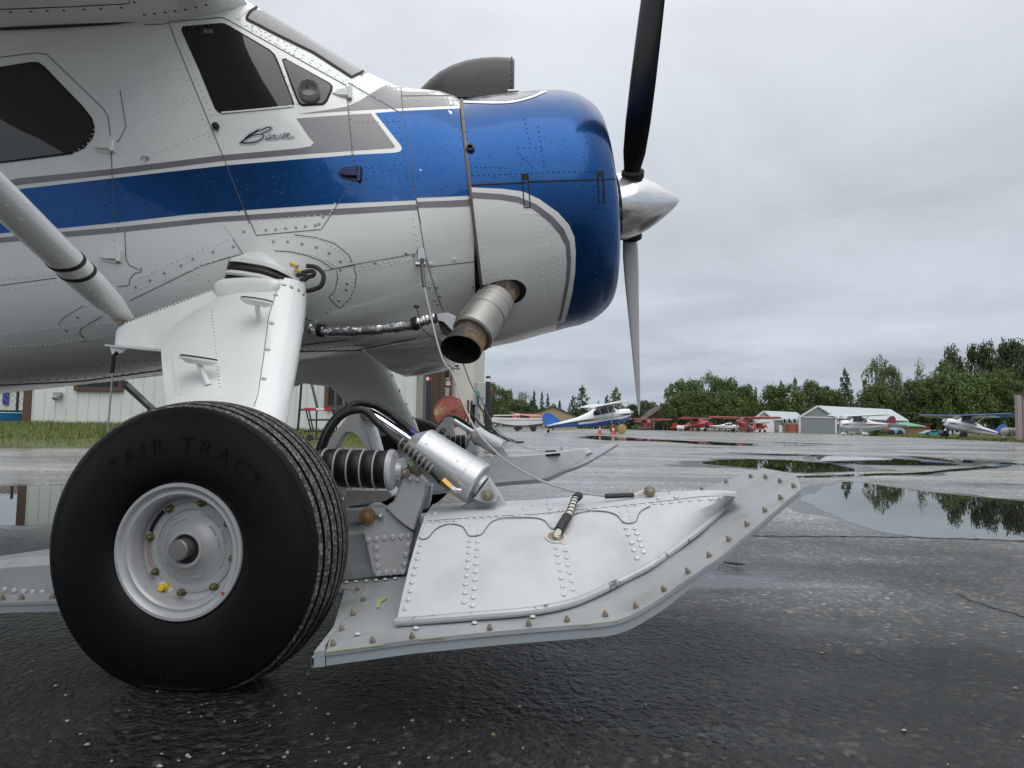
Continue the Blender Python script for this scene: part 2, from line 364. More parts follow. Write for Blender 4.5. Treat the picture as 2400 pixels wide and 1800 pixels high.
# ---- wet asphalt
def asphalt():
    m = bpy.data.materials.new('wet_asphalt'); m.use_nodes = True; t = m.node_tree; b = t.nodes['Principled BSDF']; L = t.links.new
    c = _n(t, 'ShaderNodeTexCoord')
    def noise(scale, detail=4, rough=.6, vec=None):
        n = _n(t, 'ShaderNodeTexNoise'); n.inputs['Scale'].default_value = scale; n.inputs['Detail'].default_value = detail; n.inputs['Roughness'].default_value = rough; L(vec or c.outputs['Object'], n.inputs['Vector']); return n.outputs[0]
    def mapr(x, a, b_, lo, hi):
        n = _n(t, 'ShaderNodeMapRange'); n.inputs[1].default_value = a; n.inputs[2].default_value = b_; n.inputs[3].default_value = lo; n.inputs[4].default_value = hi; L(x, n.inputs[0]); return n.outputs[0]
    def math_(op, a, b_):
        n = _n(t, 'ShaderNodeMath', operation=op)
        for i, q in enumerate((a, b_)):
            if isinstance(q, (int, float)): n.inputs[i].default_value = q
            else: L(q, n.inputs[i])
        return n.outputs[0]
    mp = _n(t, 'ShaderNodeMapping'); mp.inputs['Scale'].default_value = (.5, 1.3, 1); L(c.outputs['Object'], mp.inputs[0])
    film = mapr(noise(.42, 6, .62, mp.outputs[0]), .46, .60, 0, 1)            # thin water film patches
    vo = _n(t, 'ShaderNodeTexVoronoi'); vo.inputs['Scale'].default_value = 75; L(c.outputs['Object'], vo.inputs['Vector'])
    vo2 = _n(t, 'ShaderNodeTexVoronoi'); vo2.inputs['Scale'].default_value = 38; L(c.outputs['Object'], vo2.inputs['Vector'])
    wn = _n(t, 'ShaderNodeTexWhiteNoise'); L(vo.outputs['Color'], wn.inputs['Vector'])
    rp = _n(t, 'ShaderNodeValToRGB'); e = rp.color_ramp.elements; e[0].position = 0; e[0].color = (.009, .009, .010, 1); e[1].position = 1; e[1].color = (.11, .10, .085, 1)
    for p, q in ((.5, (.015, .0145, .0145, 1)), (.84, (.026, .025, .023, 1)), (.955, (.055, .050, .042, 1)), (.985, (.080, .072, .06, 1))): x = e.new(p); x.color = q
    L(wn.outputs['Value'], rp.inputs[0])
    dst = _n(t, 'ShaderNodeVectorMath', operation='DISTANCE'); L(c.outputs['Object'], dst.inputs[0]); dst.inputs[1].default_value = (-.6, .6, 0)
    sheen_gain = mapr(math_('ADD', dst.outputs['Value'], mapr(noise(.5, 5), .3, .7, -1.5, 1.5)), 2.0, 6.0, .8, 11.)       # wet round the aircraft; beyond it the sky sheen is painted into the colour
    mp2 = _n(t, 'ShaderNodeMapping'); mp2.inputs['Scale'].default_value = (.10, .75, 1); mp2.inputs['Rotation'].default_value = (0, 0, .12); L(c.outputs['Object'], mp2.inputs[0])
    damp = mapr(noise(1.0, 6, .65, mp2.outputs[0]), .42, .58, .5, 1.1)          # damp streaks across the apron
    tone = math_('MULTIPLY', math_('MULTIPLY', mapr(noise(.8, 5), .3, .7, .75, 1.3), sheen_gain), damp)
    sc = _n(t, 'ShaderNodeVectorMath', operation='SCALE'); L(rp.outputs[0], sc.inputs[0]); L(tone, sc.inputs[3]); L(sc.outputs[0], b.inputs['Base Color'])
    h = math_('ADD', math_('MULTIPLY', mapr(vo.outputs['Distance'], 0, .6, 1, 0), .55), math_('ADD', math_('MULTIPLY', noise(46, 5, .68), 1.5), math_('MULTIPLY', mapr(vo2.outputs['Distance'], 0, .7, 1, 0), .7)))
    bp = _n(t, 'ShaderNodeBump'); bp.inputs['Distance'].default_value = .013; L(h, bp.inputs['Height']); L(math_('MULTIPLY', mapr(film, 0, 1, .95, .07), mapr(sheen_gain, .8, 7., 1., .16)), bp.inputs['Strength']); L(bp.outputs[0], b.inputs['Normal'])
    rg = math_('ADD', mapr(film, 0, 1, .30, .10), mapr(noise(2.2, 4), .3, .7, -.05, .1)); L(rg, b.inputs['Roughness']); L(mapr(sheen_gain, .8, 5., .30, .60), b.inputs['Specular IOR Level'])
    return m
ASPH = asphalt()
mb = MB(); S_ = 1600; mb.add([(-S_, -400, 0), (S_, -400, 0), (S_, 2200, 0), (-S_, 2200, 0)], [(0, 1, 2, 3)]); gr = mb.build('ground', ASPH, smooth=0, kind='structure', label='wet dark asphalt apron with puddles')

# ---- puddles
WETM = mat('wet_margin', (.020, .020, .020), .16, var=.2, vscale=30, bump=.12, bscale=60)
WATER = mat('puddle_water', (.012, .012, .011), .015, spec=.5, ior=1.33)
def puddle(poly, wob=3.0, z=.0012, n=5, label=None, flat=.35, ring=True, m=None):
    q = dens(smooth_poly(poly, n, True), 9, True); o = []; ph = random.uniform(0, 9)
    for i, (x, y) in enumerate(q):
        w = sin(i * .61 + ph) + .7 * sin(i * 1.37 + ph * 2) + .8 * sin(i * .23 + ph) + random.uniform(-.25, .25)
        o.append(GR(x + w * wob * 1.6, y + w * wob * flat * .4, z))
    mb = MB(); tri = geometry.tessellate_polygon([[Vector((p.x, p.y, 0)) for p in o]]); mb.add(o, [tuple(t) for t in tri])
    cx = sum(p.x for p in o) / len(o); cy = sum(p.y for p in o) / len(o); mr_ = MB(); n_ = len(o); r1 = [p + Vector(((p.x - cx), (p.y - cy), 0)).normalized() * (.05 + .02 * p.y) * (1 + .5 * sin(i * .37)) for i, p in enumerate(o)]
    mr_.add([Vector((p.x, p.y, .0006)) for p in o] + [Vector((p.x, p.y, .0006)) for p in r1], [(i, (i + 1) % n_, n_ + (i + 1) % n_, n_ + i) for i in range(n_)]); (mr_.build('wet_margin', WETM, smooth=0, kind='structure') if ring else None)
    return mb.build('puddle', m or WATER, smooth=0, kind='structure', label=label)
puddle(cr('O', (1010, 277), (1240, 290), (1440, 322), (1700, 352), (2212, 400), (2700, 450), (2900, 560), (2700, 690), (2212, 655), (1650, 640), (1330, 605), (1120, 545), (880, 450), (780, 385), (880, 335)), 3, label='large puddle mirroring the trees past the ski tip')
puddle(cr('O', (240, 132), (540, 128), (900, 152), (1130, 200), (770, 216), (520, 193), (320, 175), (130, 155)), 2.5, label='dark puddle mirroring the grove')
puddle(cr('O', (905, 108), (1420, 128), (1800, 165), (1320, 166), (930, 148)), 2, label='pale puddle mirroring the metal hangar roof')
puddle(cr('O', (1470, 108), (1750, 128), (2212, 158), (2212, 166), (1700, 142)), 1.5)
puddle(cr('O', (640, 238), (900, 232), (1150, 222), (1500, 214), (1700, 196), (1900, 180), (2060, 166), (2060, 182), (1900, 194), (1700, 210), (1500, 226), (1200, 236), (900, 246), (700, 246)), 1.2)
puddle(cr('K', (1600, 907), (1720, 890), (1960, 900), (2300, 925), (2800, 950), (2800, 962), (2212, 945), (1980, 940), (1850, 930), (1700, 914)), 1.5)
puddle(cr('O', (-60, 14), (300, 22), (460, 36), (330, 40), (120, 30)), 1.); puddle(cr('O', (560, 16), (900, 26), (980, 34), (700, 24)), .8); puddle(cr('O', (400, 92), (700, 96), (820, 104), (600, 104)), .8)
puddle(cr('M', (-300, 860), (0, 878), (400, 890), (770, 905), (1000, 912), (760, 912), (350, 902), (0, 892), (-300, 880)), 1.); puddle(cr('M', (950, 900), (1300, 925), (1800, 945), (2100, 950), (1700, 955), (1300, 938)), 1.)
puddle(cr('S', (-300, 250), (0, 250), (200, 247), (420, 245), (700, 260), (640, 400), (330, 470), (0, 480), (-300, 470)), 1.2, label='puddle mirroring the white shed')
# crack lines and a loose twig on the asphalt
CRK = mat('tar_crack', (.010, .010, .010), .5)
def crack(pts, w, m=CRK, z=.0018):
    P = [GR(x, y, z) for x, y in dens(pts, 12)]; mb = MB()
    P = [p + Vector((random.uniform(-w, w) * .8, random.uniform(-w, w) * .8, 0)) for p in P]
    for i in range(len(P) - 1):
        d = (P[i + 1] - P[i]).normalized(); s = Vector((-d.y, d.x, 0)) * w / 2; mb.add([P[i] - s, P[i] + s, P[i + 1] + s, P[i + 1] - s], [(0, 1, 2, 3)])
    return mb.build('pavement_joint', m, smooth=0, kind='structure')
crack(cr('R', (1910, 165), (2030, 212), (2212, 265), (2500, 350)), .012); crack(cr('O', (430, 625), (1000, 628), (1500, 632), (2300, 660)), .03); crack([(1200, 1225), (1330, 1238)], .01)
mb = MB(); mb.tube([GR(x, y, .012) for x, y in cr('J', (1470, 800), (1540, 812), (1620, 822), (1690, 828))], [.002, .003, .005, .002], 6); mb.build('twig', RUB, label='thin dark twig lying under the ski tip', cat='twig')
# loose pebbles near the camera
pm = [mat('pale_pebble', (.30, .28, .25), .5), mat('tan_pebble', (.26, .18, .09), .5), mat('grey_pebble', (.2, .2, .2), .4)]
mb = MB()
for i in range(120):
    px_, py_ = random.uniform(-50, 2450), random.uniform(1400, 1830)
    if random.random() < .35: px_ = random.gauss(600, 260); py_ = random.uniform(1610, 1830)
    p = GR(px_, py_, .002); s = random.choice((.0018, .0025, .0025, .003, .0045)); mb.cm = random.choice((0, 0, 1, 2)); vs = []
    ax = [random.uniform(.6, 1.3) for _ in range(3)]
    for a, b, c_ in ((1, 0, 0), (-1, 0, 0), (0, 1, 0), (0, -1, 0), (0, 0, 1), (0, 0, -1), (.6, .6, .4)): vs.append(p + Vector((a * ax[0] + random.uniform(-.2, .2), b * ax[1], c_ * .7 * ax[2])) * s)
    mb.add(vs, [(0, 2, 4), (2, 1, 4), (1, 3, 4), (3, 0, 4), (2, 0, 5), (1, 2, 5), (3, 1, 5), (0, 3, 5), (0, 6, 4), (2, 6, 0)])
mb.build('gravel', pm, smooth=0, kind='stuff', label='loose pebbles scattered on the asphalt')

# ---- grass
GRASS = mat('grass_soil', (.055, .075, .016), .9, var=.3, vscale=1.5, col2=(.12, .105, .035), mix_scale=.9, mix_lo=.45, mix_hi=.65, bump=.6, bscale=25)
mb = MB()
bank = [[(-60, .0, 12.3), (-9.6, .0, 12.5), (-5, .0, 14.5), (-1.2, 0, 16.5)], [(-60, .12, 13.5), (-9.6, .12, 13.6), (-5, .10, 15.4), (-1.2, .04, 17)], [(-60, .30, 16), (-9.6, .30, 16.3), (-5, .22, 17.6), (-1.2, .08, 18.2)], [(-60, .40, 19.4), (-9.6, .40, 19.4), (-5, .34, 19.4), (-1.2, .12, 19.4)], [(-60, .4, 60), (-9.6, .4, 60), (-5, .34, 60), (-1.2, .12, 60)]]
def bank_z(x, y):
    for i in range(len(bank) - 1):
        ya = lerp([q[0] for q in bank[i]], [q[2] for q in bank[i]], x); yb = lerp([q[0] for q in bank[i + 1]], [q[2] for q in bank[i + 1]], x)
        if y <= yb: za = lerp([q[0] for q in bank[i]], [q[1] for q in bank[i]], x); zb = lerp([q[0] for q in bank[i + 1]], [q[1] for q in bank[i + 1]], x); return za + (zb - za) * max(0, (y - ya) / (yb - ya))
    return .3
mb.loft([[Vector((a, c_, b + .004)) for a, b, c_ in row] for row in bank], cap=False, closed=False); mb.build('grass_bank', GRASS, kind='structure', smooth=60)
def blades(n, fn, h0, h1, w, m, name, label):
    mb = MB()
    for i in range(n):
        x, y, z = fn(); h = random.uniform(h0, h1); a = random.uniform(0, 2 * pi); lx, ly = cos(a) * h * .4, sin(a) * h * .4; b = random.uniform(0, pi); wx, wy = cos(b) * w, sin(b) * w
        mb.v += [(x - wx, y - wy, z), (x + wx, y + wy, z), (x + lx, y + ly, z + h)]; k = len(mb.v); mb.f.append((k - 3, k - 2, k - 1)); mb.m.append(random.choice((0, 0, 1)))
    return mb.build(name, m, smooth=0, kind='stuff', label=label)
GB1 = mat('grass_blade', (.085, .15, .022), .6, var=.3, vscale=2.); GB2 = mat('dry_grass_blade', (.22, .19, .06), .7)
def on_bank():
    while True:
        x = random.uniform(-13.5, -1.5); y = random.uniform(12.3, 19.2); y0 = lerp([q[0] for q in bank[0]], [q[2] for q in bank[0]], x)
        if y > y0 + .1 + (1.1 if random.random() < .75 else 0): return x, y, bank_z(x, y) - .01
blades(16000, on_bank, .05, .16, .012, [GB1, GB2], 'grass', 'green and yellow grass before the white shed')
far_edge = [GR(2460, 1040), GR(2300, 1032.5), GR(2150, 1026), GR(2060, 1022), GR(1985, 1018.5)]
mb = MB(); rows = [[Vector((p.x, p.y, .006)) for p in far_edge] + [Vector((52, 172, .006))], [Vector((p.x + 6, p.y + 8, .06)) for p in far_edge] + [Vector((60, 185, .06))], [Vector((300, 400, .06))] * 6]
mb.loft(rows, cap=False, closed=False); mb.build('grass_verge', GRASS, kind='structure')
def on_verge():
    t = random.uniform(0, 3.99); i = int(t); p = far_edge[i].lerp(far_edge[i + 1], t - i); d = random.random() ** 1.5 * 30; return p.x + d * .6, p.y + .3 + d, .01
blades(9000, on_verge, .08, .32, .06, [GB1, GB2], 'grass', 'tall grass along the far edge of the apron')
mb = MB(); mb.add([(-400, 178, .005), (120, 178, .005), (900, 900, .005), (-900, 900, .005)], [(0, 1, 2, 3)]); mb.build('far_field', GRASS, smooth=0, kind='structure')

# ---- trees
def leafmat(name, c0, c1):
    m = bpy.data.materials.new(name); m.use_nodes = True; t = m.node_tree; b = t.nodes['Principled BSDF']; g_ = _n(t, 'ShaderNodeNewGeometry'); r = _n(t, 'ShaderNodeValToRGB'); e = r.color_ramp.elements; e[0].color = (*c0, 1); e[1].color = (*c1, 1)
    t.links.new(g_.outputs['Random Per Island'], r.inputs[0]); t.links.new(r.outputs[0], b.inputs['Base Color']); b.inputs['Roughness'].default_value = .6; b.inputs['Specular IOR Level'].default_value = .25; return m
LM = dict(bright=leafmat('bright_leaves', (.055, .098, .026), (.135, .19, .055)), mid=leafmat('mid_leaves', (.048, .082, .025), (.118, .16, .052)), dark=leafmat('dark_leaves', (.034, .058, .024), (.075, .100, .042)), spruce=leafmat('spruce_needles', (.032, .060, .027), (.075, .105, .048)), pale=leafmat('pale_leaves', (.080, .120, .050), (.160, .205, .090)))
BARK = mat('bark', (.11, .095, .08), .9, var=.3, vscale=6)
def quad(mb, p, s, up=.4):
    n = Vector((random.gauss(0, 1), random.gauss(0, 1), random.gauss(0, 1) + up)).normalized(); u = n.orthogonal().normalized(); w = n.cross(u); a = random.uniform(0, 2 * pi); u, w = u * cos(a) + w * sin(a), w * cos(a) - u * sin(a)
    k = len(mb.v); mb.v += [tuple(p - u * s), tuple(p + w * s * .55), tuple(p + u * s), tuple(p - w * s * .55)]; mb.f.append((k, k + 1, k + 2, k + 3)); mb.m.append(0)
def crown_broad(seed, nc=70, nl=125, sparse=1.0, peak=1.0):
    random.seed(seed); mb = MB(); cl = []
    for i in range(nc):
        z = random.random() ** .85; env = (sin(pi * min(1, (z * .86 + .12)) ** peak) ** .55) * .56; a = random.uniform(0, 2 * pi); r = env * sqrt(random.uniform(.15, 1)) ; cl.append((Vector((r * cos(a), r * sin(a), .12 + z * .84)), random.uniform(.07, .15)))
    for c, R in cl:
        for j in range(int(nl * sparse)):
            d = Vector((random.gauss(0, 1), random.gauss(0, 1), random.gauss(0, .8))).normalized() * R * random.uniform(.55, 1.05); quad(mb, c + d, random.uniform(.014, .031), .8)
    return mb, cl
def crown_spire(seed, tiers=24, dens_=1.0, droop=.35, wid=.5, pw=.85):
    random.seed(seed); mb = MB(); cl = []
    for i in range(tiers):
        z = .08 + .92 * (i / tiers) ** .92; R = wid * (1 - z) ** pw * random.uniform(.72, 1.12) + .02; nb = max(4, int(11 * (1 - z * .6)))
        for k in range(nb):
            a = random.uniform(0, 2 * pi); rr = R * random.uniform(.65, 1.1); tipz = z - droop * rr * random.uniform(.5, 1.2)
            for s in range(int(9 * dens_ * (1.1 - .5 * z))):
                f = random.uniform(.12, 1) ** .8; p = Vector((rr * f * cos(a), rr * f * sin(a), z + (tipz - z) * f)) + Vector((random.gauss(0, .018), random.gauss(0, .018), random.gauss(0, .012))); quad(mb, p, random.uniform(.020, .042), .5)
            if k % 3 == 0: cl.append((Vector((rr * .7 * cos(a), rr * .7 * sin(a), z + (tipz - z) * .7)), 0))
    for j in range(30): quad(mb, Vector((random.gauss(0, .008), random.gauss(0, .008), random.uniform(.93, 1.03))), .018, 0)
    return mb, cl
PROTO = {}
def proto(kind, seed, leaf):
    k = (kind, seed, leaf)
    if k in PROTO: return PROTO[k]
    if kind == 'spruce': mb, cl = crown_spire(seed)
    elif kind == 'fir': mb, cl = crown_spire(seed, 20, 1.25, .18, .5, .6)
    elif kind == 'sparse': mb, cl = crown_broad(seed, 36, 46, 1.0, .8)
    elif kind == 'poplar': mb, cl = crown_broad(seed, 64, 90, 1.0, .85)
    else: mb, cl = crown_broad(seed)
    random.seed(seed + 99); tm = MB(); tm.tube([(0, 0, -.01), (.006, 0, .3), (0, .005, .62), (0, 0, .93)], [.020, .015, .009, .003], 7)
    for c, _ in random.sample(cl, min(14, len(cl))): zb = max(.1, c.z - .14); tm.tube([Vector((0, 0, zb)), Vector((c.x * .5, c.y * .5, zb + (c.z - zb) * .4)), c], [.006, .004, .0015], 4)
    PROTO[k] = (mb.mesh('crown', LM[leaf], smooth=0), tm.mesh('trunk', BARK, smooth=40)); return PROTO[k]
WK = dict(poplar=1.3, broad=1.12, spruce=1.15, fir=1.1, sparse=1.0)
def tree(px_, top, wpx, Y, kind, leaf, seed, label, name, group=None, base=None):
    b = U(px_, 1000, Y); t = U(px_, top, Y); H = t.z; Wd = wpx / FPX * Y
    o = thing(name, (b.x, Y, 0), label, 'tree', group, random.uniform(0, 6.28)); c, tr = proto(kind, seed, leaf)
    for nm, me in (('trunk', tr), ('crown', c)):
        q = bpy.data.objects.new(nm, me); COL.objects.link(q); q.parent = o; q.scale = (Wd * WK.get(kind, 1.1), Wd * WK.get(kind, 1.1), H)
    return o
T = [  # px, top, width px, depth, kind, leaf, seed, name, label
 (1152, 900, 46, 205, 'broad', 'mid', 1, 'birch_tree', 'pale green birch just beyond the black bollards'), (1180, 913, 52, 212, 'poplar', 'mid', 2, 'cottonwood_tree', 'leafy cottonwood behind the bow of the white boat'),
 (1197, 913, 34, 222, 'spruce', 'spruce', 3, 'spruce_tree', 'dark spruce rising behind the white boat'), (1226, 917, 44, 218, 'sparse', 'pale', 4, 'birch_tree', 'thin airy birch behind the white boat'),
 (1212, 938, 62, 198, 'broad', 'mid', 5, 'alder_tree', 'low rounded alder behind the white boat'), (1251, 916, 34, 214, 'spruce', 'spruce', 6, 'spruce_tree', 'tall narrow spruce above the gable peak of the tan shed'),
 (1269, 918, 28, 210, 'spruce', 'spruce', 7, 'spruce_tree', 'slim spruce, first of a close pair above the tan shed'), (1283, 921, 28, 208, 'spruce', 'spruce', 3, 'spruce_tree', 'slim spruce, second of a close pair above the tan shed'),
 (1311, 938, 32, 216, 'spruce', 'spruce', 6, 'spruce_tree', 'small spruce above the blue rudder'), (1342, 928, 46, 212, 'fir', 'dark', 8, 'fir_tree', 'bushy dark fir leaning on the big fir'),
 (1364, 905, 72, 208, 'fir', 'spruce', 9, 'fir_tree', 'big broad fir above the tail of the blue and white plane'), (1402, 940, 20, 220, 'spruce', 'spruce', 7, 'spruce_tree', 'small thin spruce between two big firs'),
 (1422, 926, 40, 214, 'fir', 'dark', 8, 'fir_tree', 'mid sized fir above the wing of the blue and white plane'), (1443, 909, 76, 206, 'fir', 'mid', 10, 'fir_tree', 'wide green fir above the nose of the blue and white plane'),
 (1484, 950, 48, 200, 'broad', 'dark', 5, 'alder_tree', 'low dark alder behind the lower propeller tip'), (1510, 940, 40, 210, 'broad', 'dark', 1, 'alder_tree', 'dark alder beside the brown cabin roof'), (1531, 949, 36, 205, 'broad', 'mid', 2, 'alder_tree', 'alder behind the brown cabin ridge'), (1548, 943, 24, 214, 'spruce', 'spruce', 3, 'spruce_tree', 'little spruce over the brown cabin'),
 (1590, 896, 60, 188, 'broad', 'bright', 11, 'maple_tree', 'round bright tree at the cabin end of the grove'), (1624, 893, 74, 192, 'broad', 'bright', 12, 'maple_tree', 'broad bright tree behind the middle of the red planes'), (1660, 876, 38, 205, 'poplar', 'pale', 13, 'poplar_tree', 'tall pale poplar topping the green grove'),
 (1686, 890, 56, 194, 'broad', 'mid', 11, 'maple_tree', 'rounded tree just past the tall pale poplar'), (1714, 893, 76, 190, 'broad', 'bright', 14, 'maple_tree', 'wide bright tree at the shed end of the grove'), (1605, 918, 66, 178, 'broad', 'mid', 12, 'maple_tree', 'lower tree in front of the grove by the cabin'), (1654, 920, 74, 176, 'broad', 'mid', 14, 'maple_tree', 'lower tree below the tall pale poplar'),
 (1700, 918, 74, 178, 'broad', 'bright', 12, 'maple_tree', 'lower bright tree above the biggest red plane'), (1746, 908, 64, 186, 'broad', 'mid', 11, 'maple_tree', 'green tree before two small spruces'), (1572, 936, 42, 180, 'broad', 'mid', 14, 'maple_tree', 'small green tree against the cabin gable'), (1756, 902, 30, 204, 'spruce', 'spruce', 6, 'spruce_tree', 'small spruce, nearer the grove of two'), (1772, 907, 28, 204, 'spruce', 'spruce', 7, 'spruce_tree', 'small spruce, nearer the grey shed of two'),
 (1806, 905, 62, 196, 'broad', 'mid', 12, 'maple_tree', 'tree behind the grey shed gable'), (1831, 892, 46, 208, 'fir', 'dark', 10, 'fir_tree', 'dark fir behind the grey shed roof'), (1864, 884, 40, 206, 'fir', 'dark', 9, 'fir_tree', 'tallest dark fir behind the grey shed'), (1848, 905, 82, 192, 'broad', 'bright', 14, 'maple_tree', 'bright wide tree over the white shed roof'),
 (1900, 897, 66, 200, 'broad', 'mid', 11, 'maple_tree', 'green tree above the hangar gable'), (1934, 908, 56, 202, 'broad', 'mid', 1, 'maple_tree', 'green tree above the hangar ridge start'), (1955, 920, 58, 196, 'broad', 'mid', 5, 'alder_tree', 'low tree behind the hangar ridge'), (1982, 865, 72, 204, 'fir', 'dark', 10, 'fir_tree', 'spreading dark fir behind the hangar'),
 (2028, 893, 34, 214, 'spruce', 'spruce', 6, 'spruce_tree', 'small spruce between the dark fir and the pale poplar'), (2059, 842, 50, 206, 'poplar', 'pale', 13, 'poplar_tree', 'tall pale poplar above the hangar roof end'), (2086, 860, 46, 208, 'poplar', 'mid', 2, 'poplar_tree', 'green poplar beside the tall pale poplar'), (2104, 868, 36, 212, 'sparse', 'pale', 4, 'birch_tree', 'thin birch next to the poplars'), (2050, 905, 76, 196, 'broad', 'mid', 12, 'maple_tree', 'rounded tree behind the hangar roof'),
 (2124, 892, 36, 212, 'sparse', 'pale', 15, 'birch_tree', 'sparse small birch before the gap of sky'), (2163, 846, 56, 204, 'sparse', 'pale', 16, 'birch_tree', 'see-through tall birch above the green roofed shed'), (2146, 896, 84, 190, 'broad', 'mid', 11, 'maple_tree', 'wide green tree behind the green roofed shed'), (2185, 893, 62, 188, 'broad', 'mid', 1, 'maple_tree', 'green tree behind the teal car'),
 (2233, 819, 52, 206, 'poplar', 'dark', 17, 'cottonwood_tree', 'tall dark cottonwood with a rounded top above the cub'), (2222, 855, 64, 192, 'poplar', 'bright', 13, 'poplar_tree', 'bright green poplar before the dark cottonwood'), (2200, 882, 60, 184, 'broad', 'mid', 14, 'maple_tree', 'mid green tree above the blue cub nose'), (2262, 876, 84, 180, 'broad', 'bright', 12, 'maple_tree', 'bright wide tree above the cub wing'),
 (2293, 811, 64, 208, 'poplar', 'dark', 18, 'cottonwood_tree', 'tall dark cottonwood, first of the high row'), (2324, 809, 56, 206, 'poplar', 'dark', 17, 'cottonwood_tree', 'tall dark cottonwood, second of the high row'), (2358, 806, 54, 208, 'poplar', 'dark', 2, 'cottonwood_tree', 'tall dark cottonwood, third of the high row'), (2386, 800, 70, 204, 'poplar', 'dark', 18, 'cottonwood_tree', 'highest dark cottonwood at the end of the high row'),
 (2312, 876, 70, 182, 'poplar', 'bright', 13, 'poplar_tree', 'bright poplar above the blue cub tail'), (2350, 872, 76, 184, 'broad', 'mid', 11, 'maple_tree', 'green tree above the silver tank'), (2386, 900, 66, 180, 'broad', 'mid', 14, 'maple_tree', 'green tree beside the hangar corner'), (2430, 820, 80, 190, 'poplar', 'dark', 17, 'cottonwood_tree', 'dark cottonwood behind the hangar corner'),
]
for px_, top, w_, Y_, kd, lf, sd, nm, lb in T: tree(px_, top, w_, Y_, kd, lf, sd, lb, nm, group='trees beyond the apron')
# wood behind them that reads as one mass
random.seed(12); mb = MB()
xs_ = [1130, 1290, 1330, 1400, 1480, 1560, 1700, 1780, 1830, 1950, 2060, 2130, 2200, 2420]; tops = [930, 955, 965, 962, 965, 945, 925, 945, 925, 930, 925, 925, 905, 870]
for i in range(15000):
    px_ = random.uniform(1120, 2440); tp_ = lerp(xs_, tops, px_) + 7 * sin(px_ * .11) + 5 * sin(px_ * .27); f = random.random() ** 1.25; py_ = 1004 - (1004 - tp_) * (1 - f) if False else tp_ + (1004 - tp_) * f
    quad(mb, U(px_, py_, random.uniform(212, 236)), random.uniform(.35, .75), .5)
mb.build('undergrowth', LM['dark'], smooth=0, kind='stuff', label='dense wood and undergrowth behind the nearer trees')
# ================================================================== the aircraft in front
random.seed(7)
YC = 3.15                                   # depth of the aircraft's plane of symmetry
PA = radians(7.3)                           # nose-up attitude on its wheels
AX = Vector((cos(PA), 0, sin(PA))); AN = Vector((-sin(PA), 0, cos(PA)))
A0 = Vector((.445, YC, 1.598))              # front of the cowling on the thrust line
PR = A0 + AX * .085                         # propeller plane
def zax(X): return A0.z + (X - A0.x) * tan(PA)
plane = thing('bush_plane', (-.7, YC, 0), 'white and blue single engine bush plane on wheels and retractable skis', 'airplane')

# ---- fuselage shell
top_sil = [(556, -14), (600, 12), (660, 48), (720, 84), (780, 122), (830, 152), (852, 165), (880, 177), (910, 192), (937, 205), (985, 208), (1030, 212), (1060, 220), (1090, 240), (1130, 270)]
_tx = [-8, -1.35]; _tz = [1.75, 2.34]
def fus_sec(X, N=96, zt=None):
    zc = zax(X); zt = lerp(_tx, _tz, X) if zt is None else zt; tail = max(0., (-X - 2.6) / 5.0)
    zb = zc - lerp([-.5, -.25, -.05], [.545, .535, .515], X) + tail * .55; w = lerp([-8, -2.9, -1.2, -.55, -.25, -.05], [.10, .575, .575, .555, .533, .515], X)
    n_t = lerp([-8, -1.15, -.75, -.5, -.2], [4.5, 5.5, 3.1, 2.25, 2.05], X); n_b = lerp([-8, -1.2, -.5, -.2], [3.0, 3.0, 2.45, 2.05], X)
    o = []
    for k in range(N):
        t = 2 * pi * k / N; c, s = cos(t), sin(t); n = n_t if s > 0 else n_b
        o.append(Vector((X, YC + w * math.copysign(abs(c) ** (2 / n), c), zc + (zt - zc if s > 0 else zc - zb) * math.copysign(abs(s) ** (2 / n), s))))
    return o
for i in range(24):                         # roof line: height at which each section touches the measured outline
    X = -1.16 + i * .045; lo, hi = zax(X) + .3, zax(X) + 1.3
    for _ in range(22):
        m_ = (lo + hi) / 2; q = max((PX(p) for p in fus_sec(X, 96, m_)), key=lambda q: lerp([t[0] for t in top_sil], [t[1] for t in top_sil], q[0]) - q[1])
        if q[1] < lerp([t[0] for t in top_sil], [t[1] for t in top_sil], q[0]): hi = m_
        else: lo = m_
    _tx.append(X); _tz.append(m_)
_tx.append(-.03); _tz.append(zax(-.03) + .52)
fm = MB(); XS = [-8, -6.5, -5, -4, -3.2] + [-2.8 + i * .06 for i in range(int(2.72 / .06))]
fm.loft([fus_sec(X) for X in XS])
WSG = mat('wet_windscreen', (.16, .165, .17), .08, spec=.9, drops=55)
for i, f in enumerate(fm.f):
    c = sum((Vector(fm.v[j]) for j in f), Vector()) / len(f)
    if c.y > YC: c.y = 2 * YC - c.y
    if inside([(592, 38), (596, 5), (640, -20), (900, 130), (852, 163), (826, 172), (734, 114), (650, 73)], *PX(c)) and c.x > -1.2 and c.x < -.5: fm.m[i] = 1
fus = fm.build('fuselage', [WHITE, WSG], plane, smooth=50)
FB = bvh_of(fus)

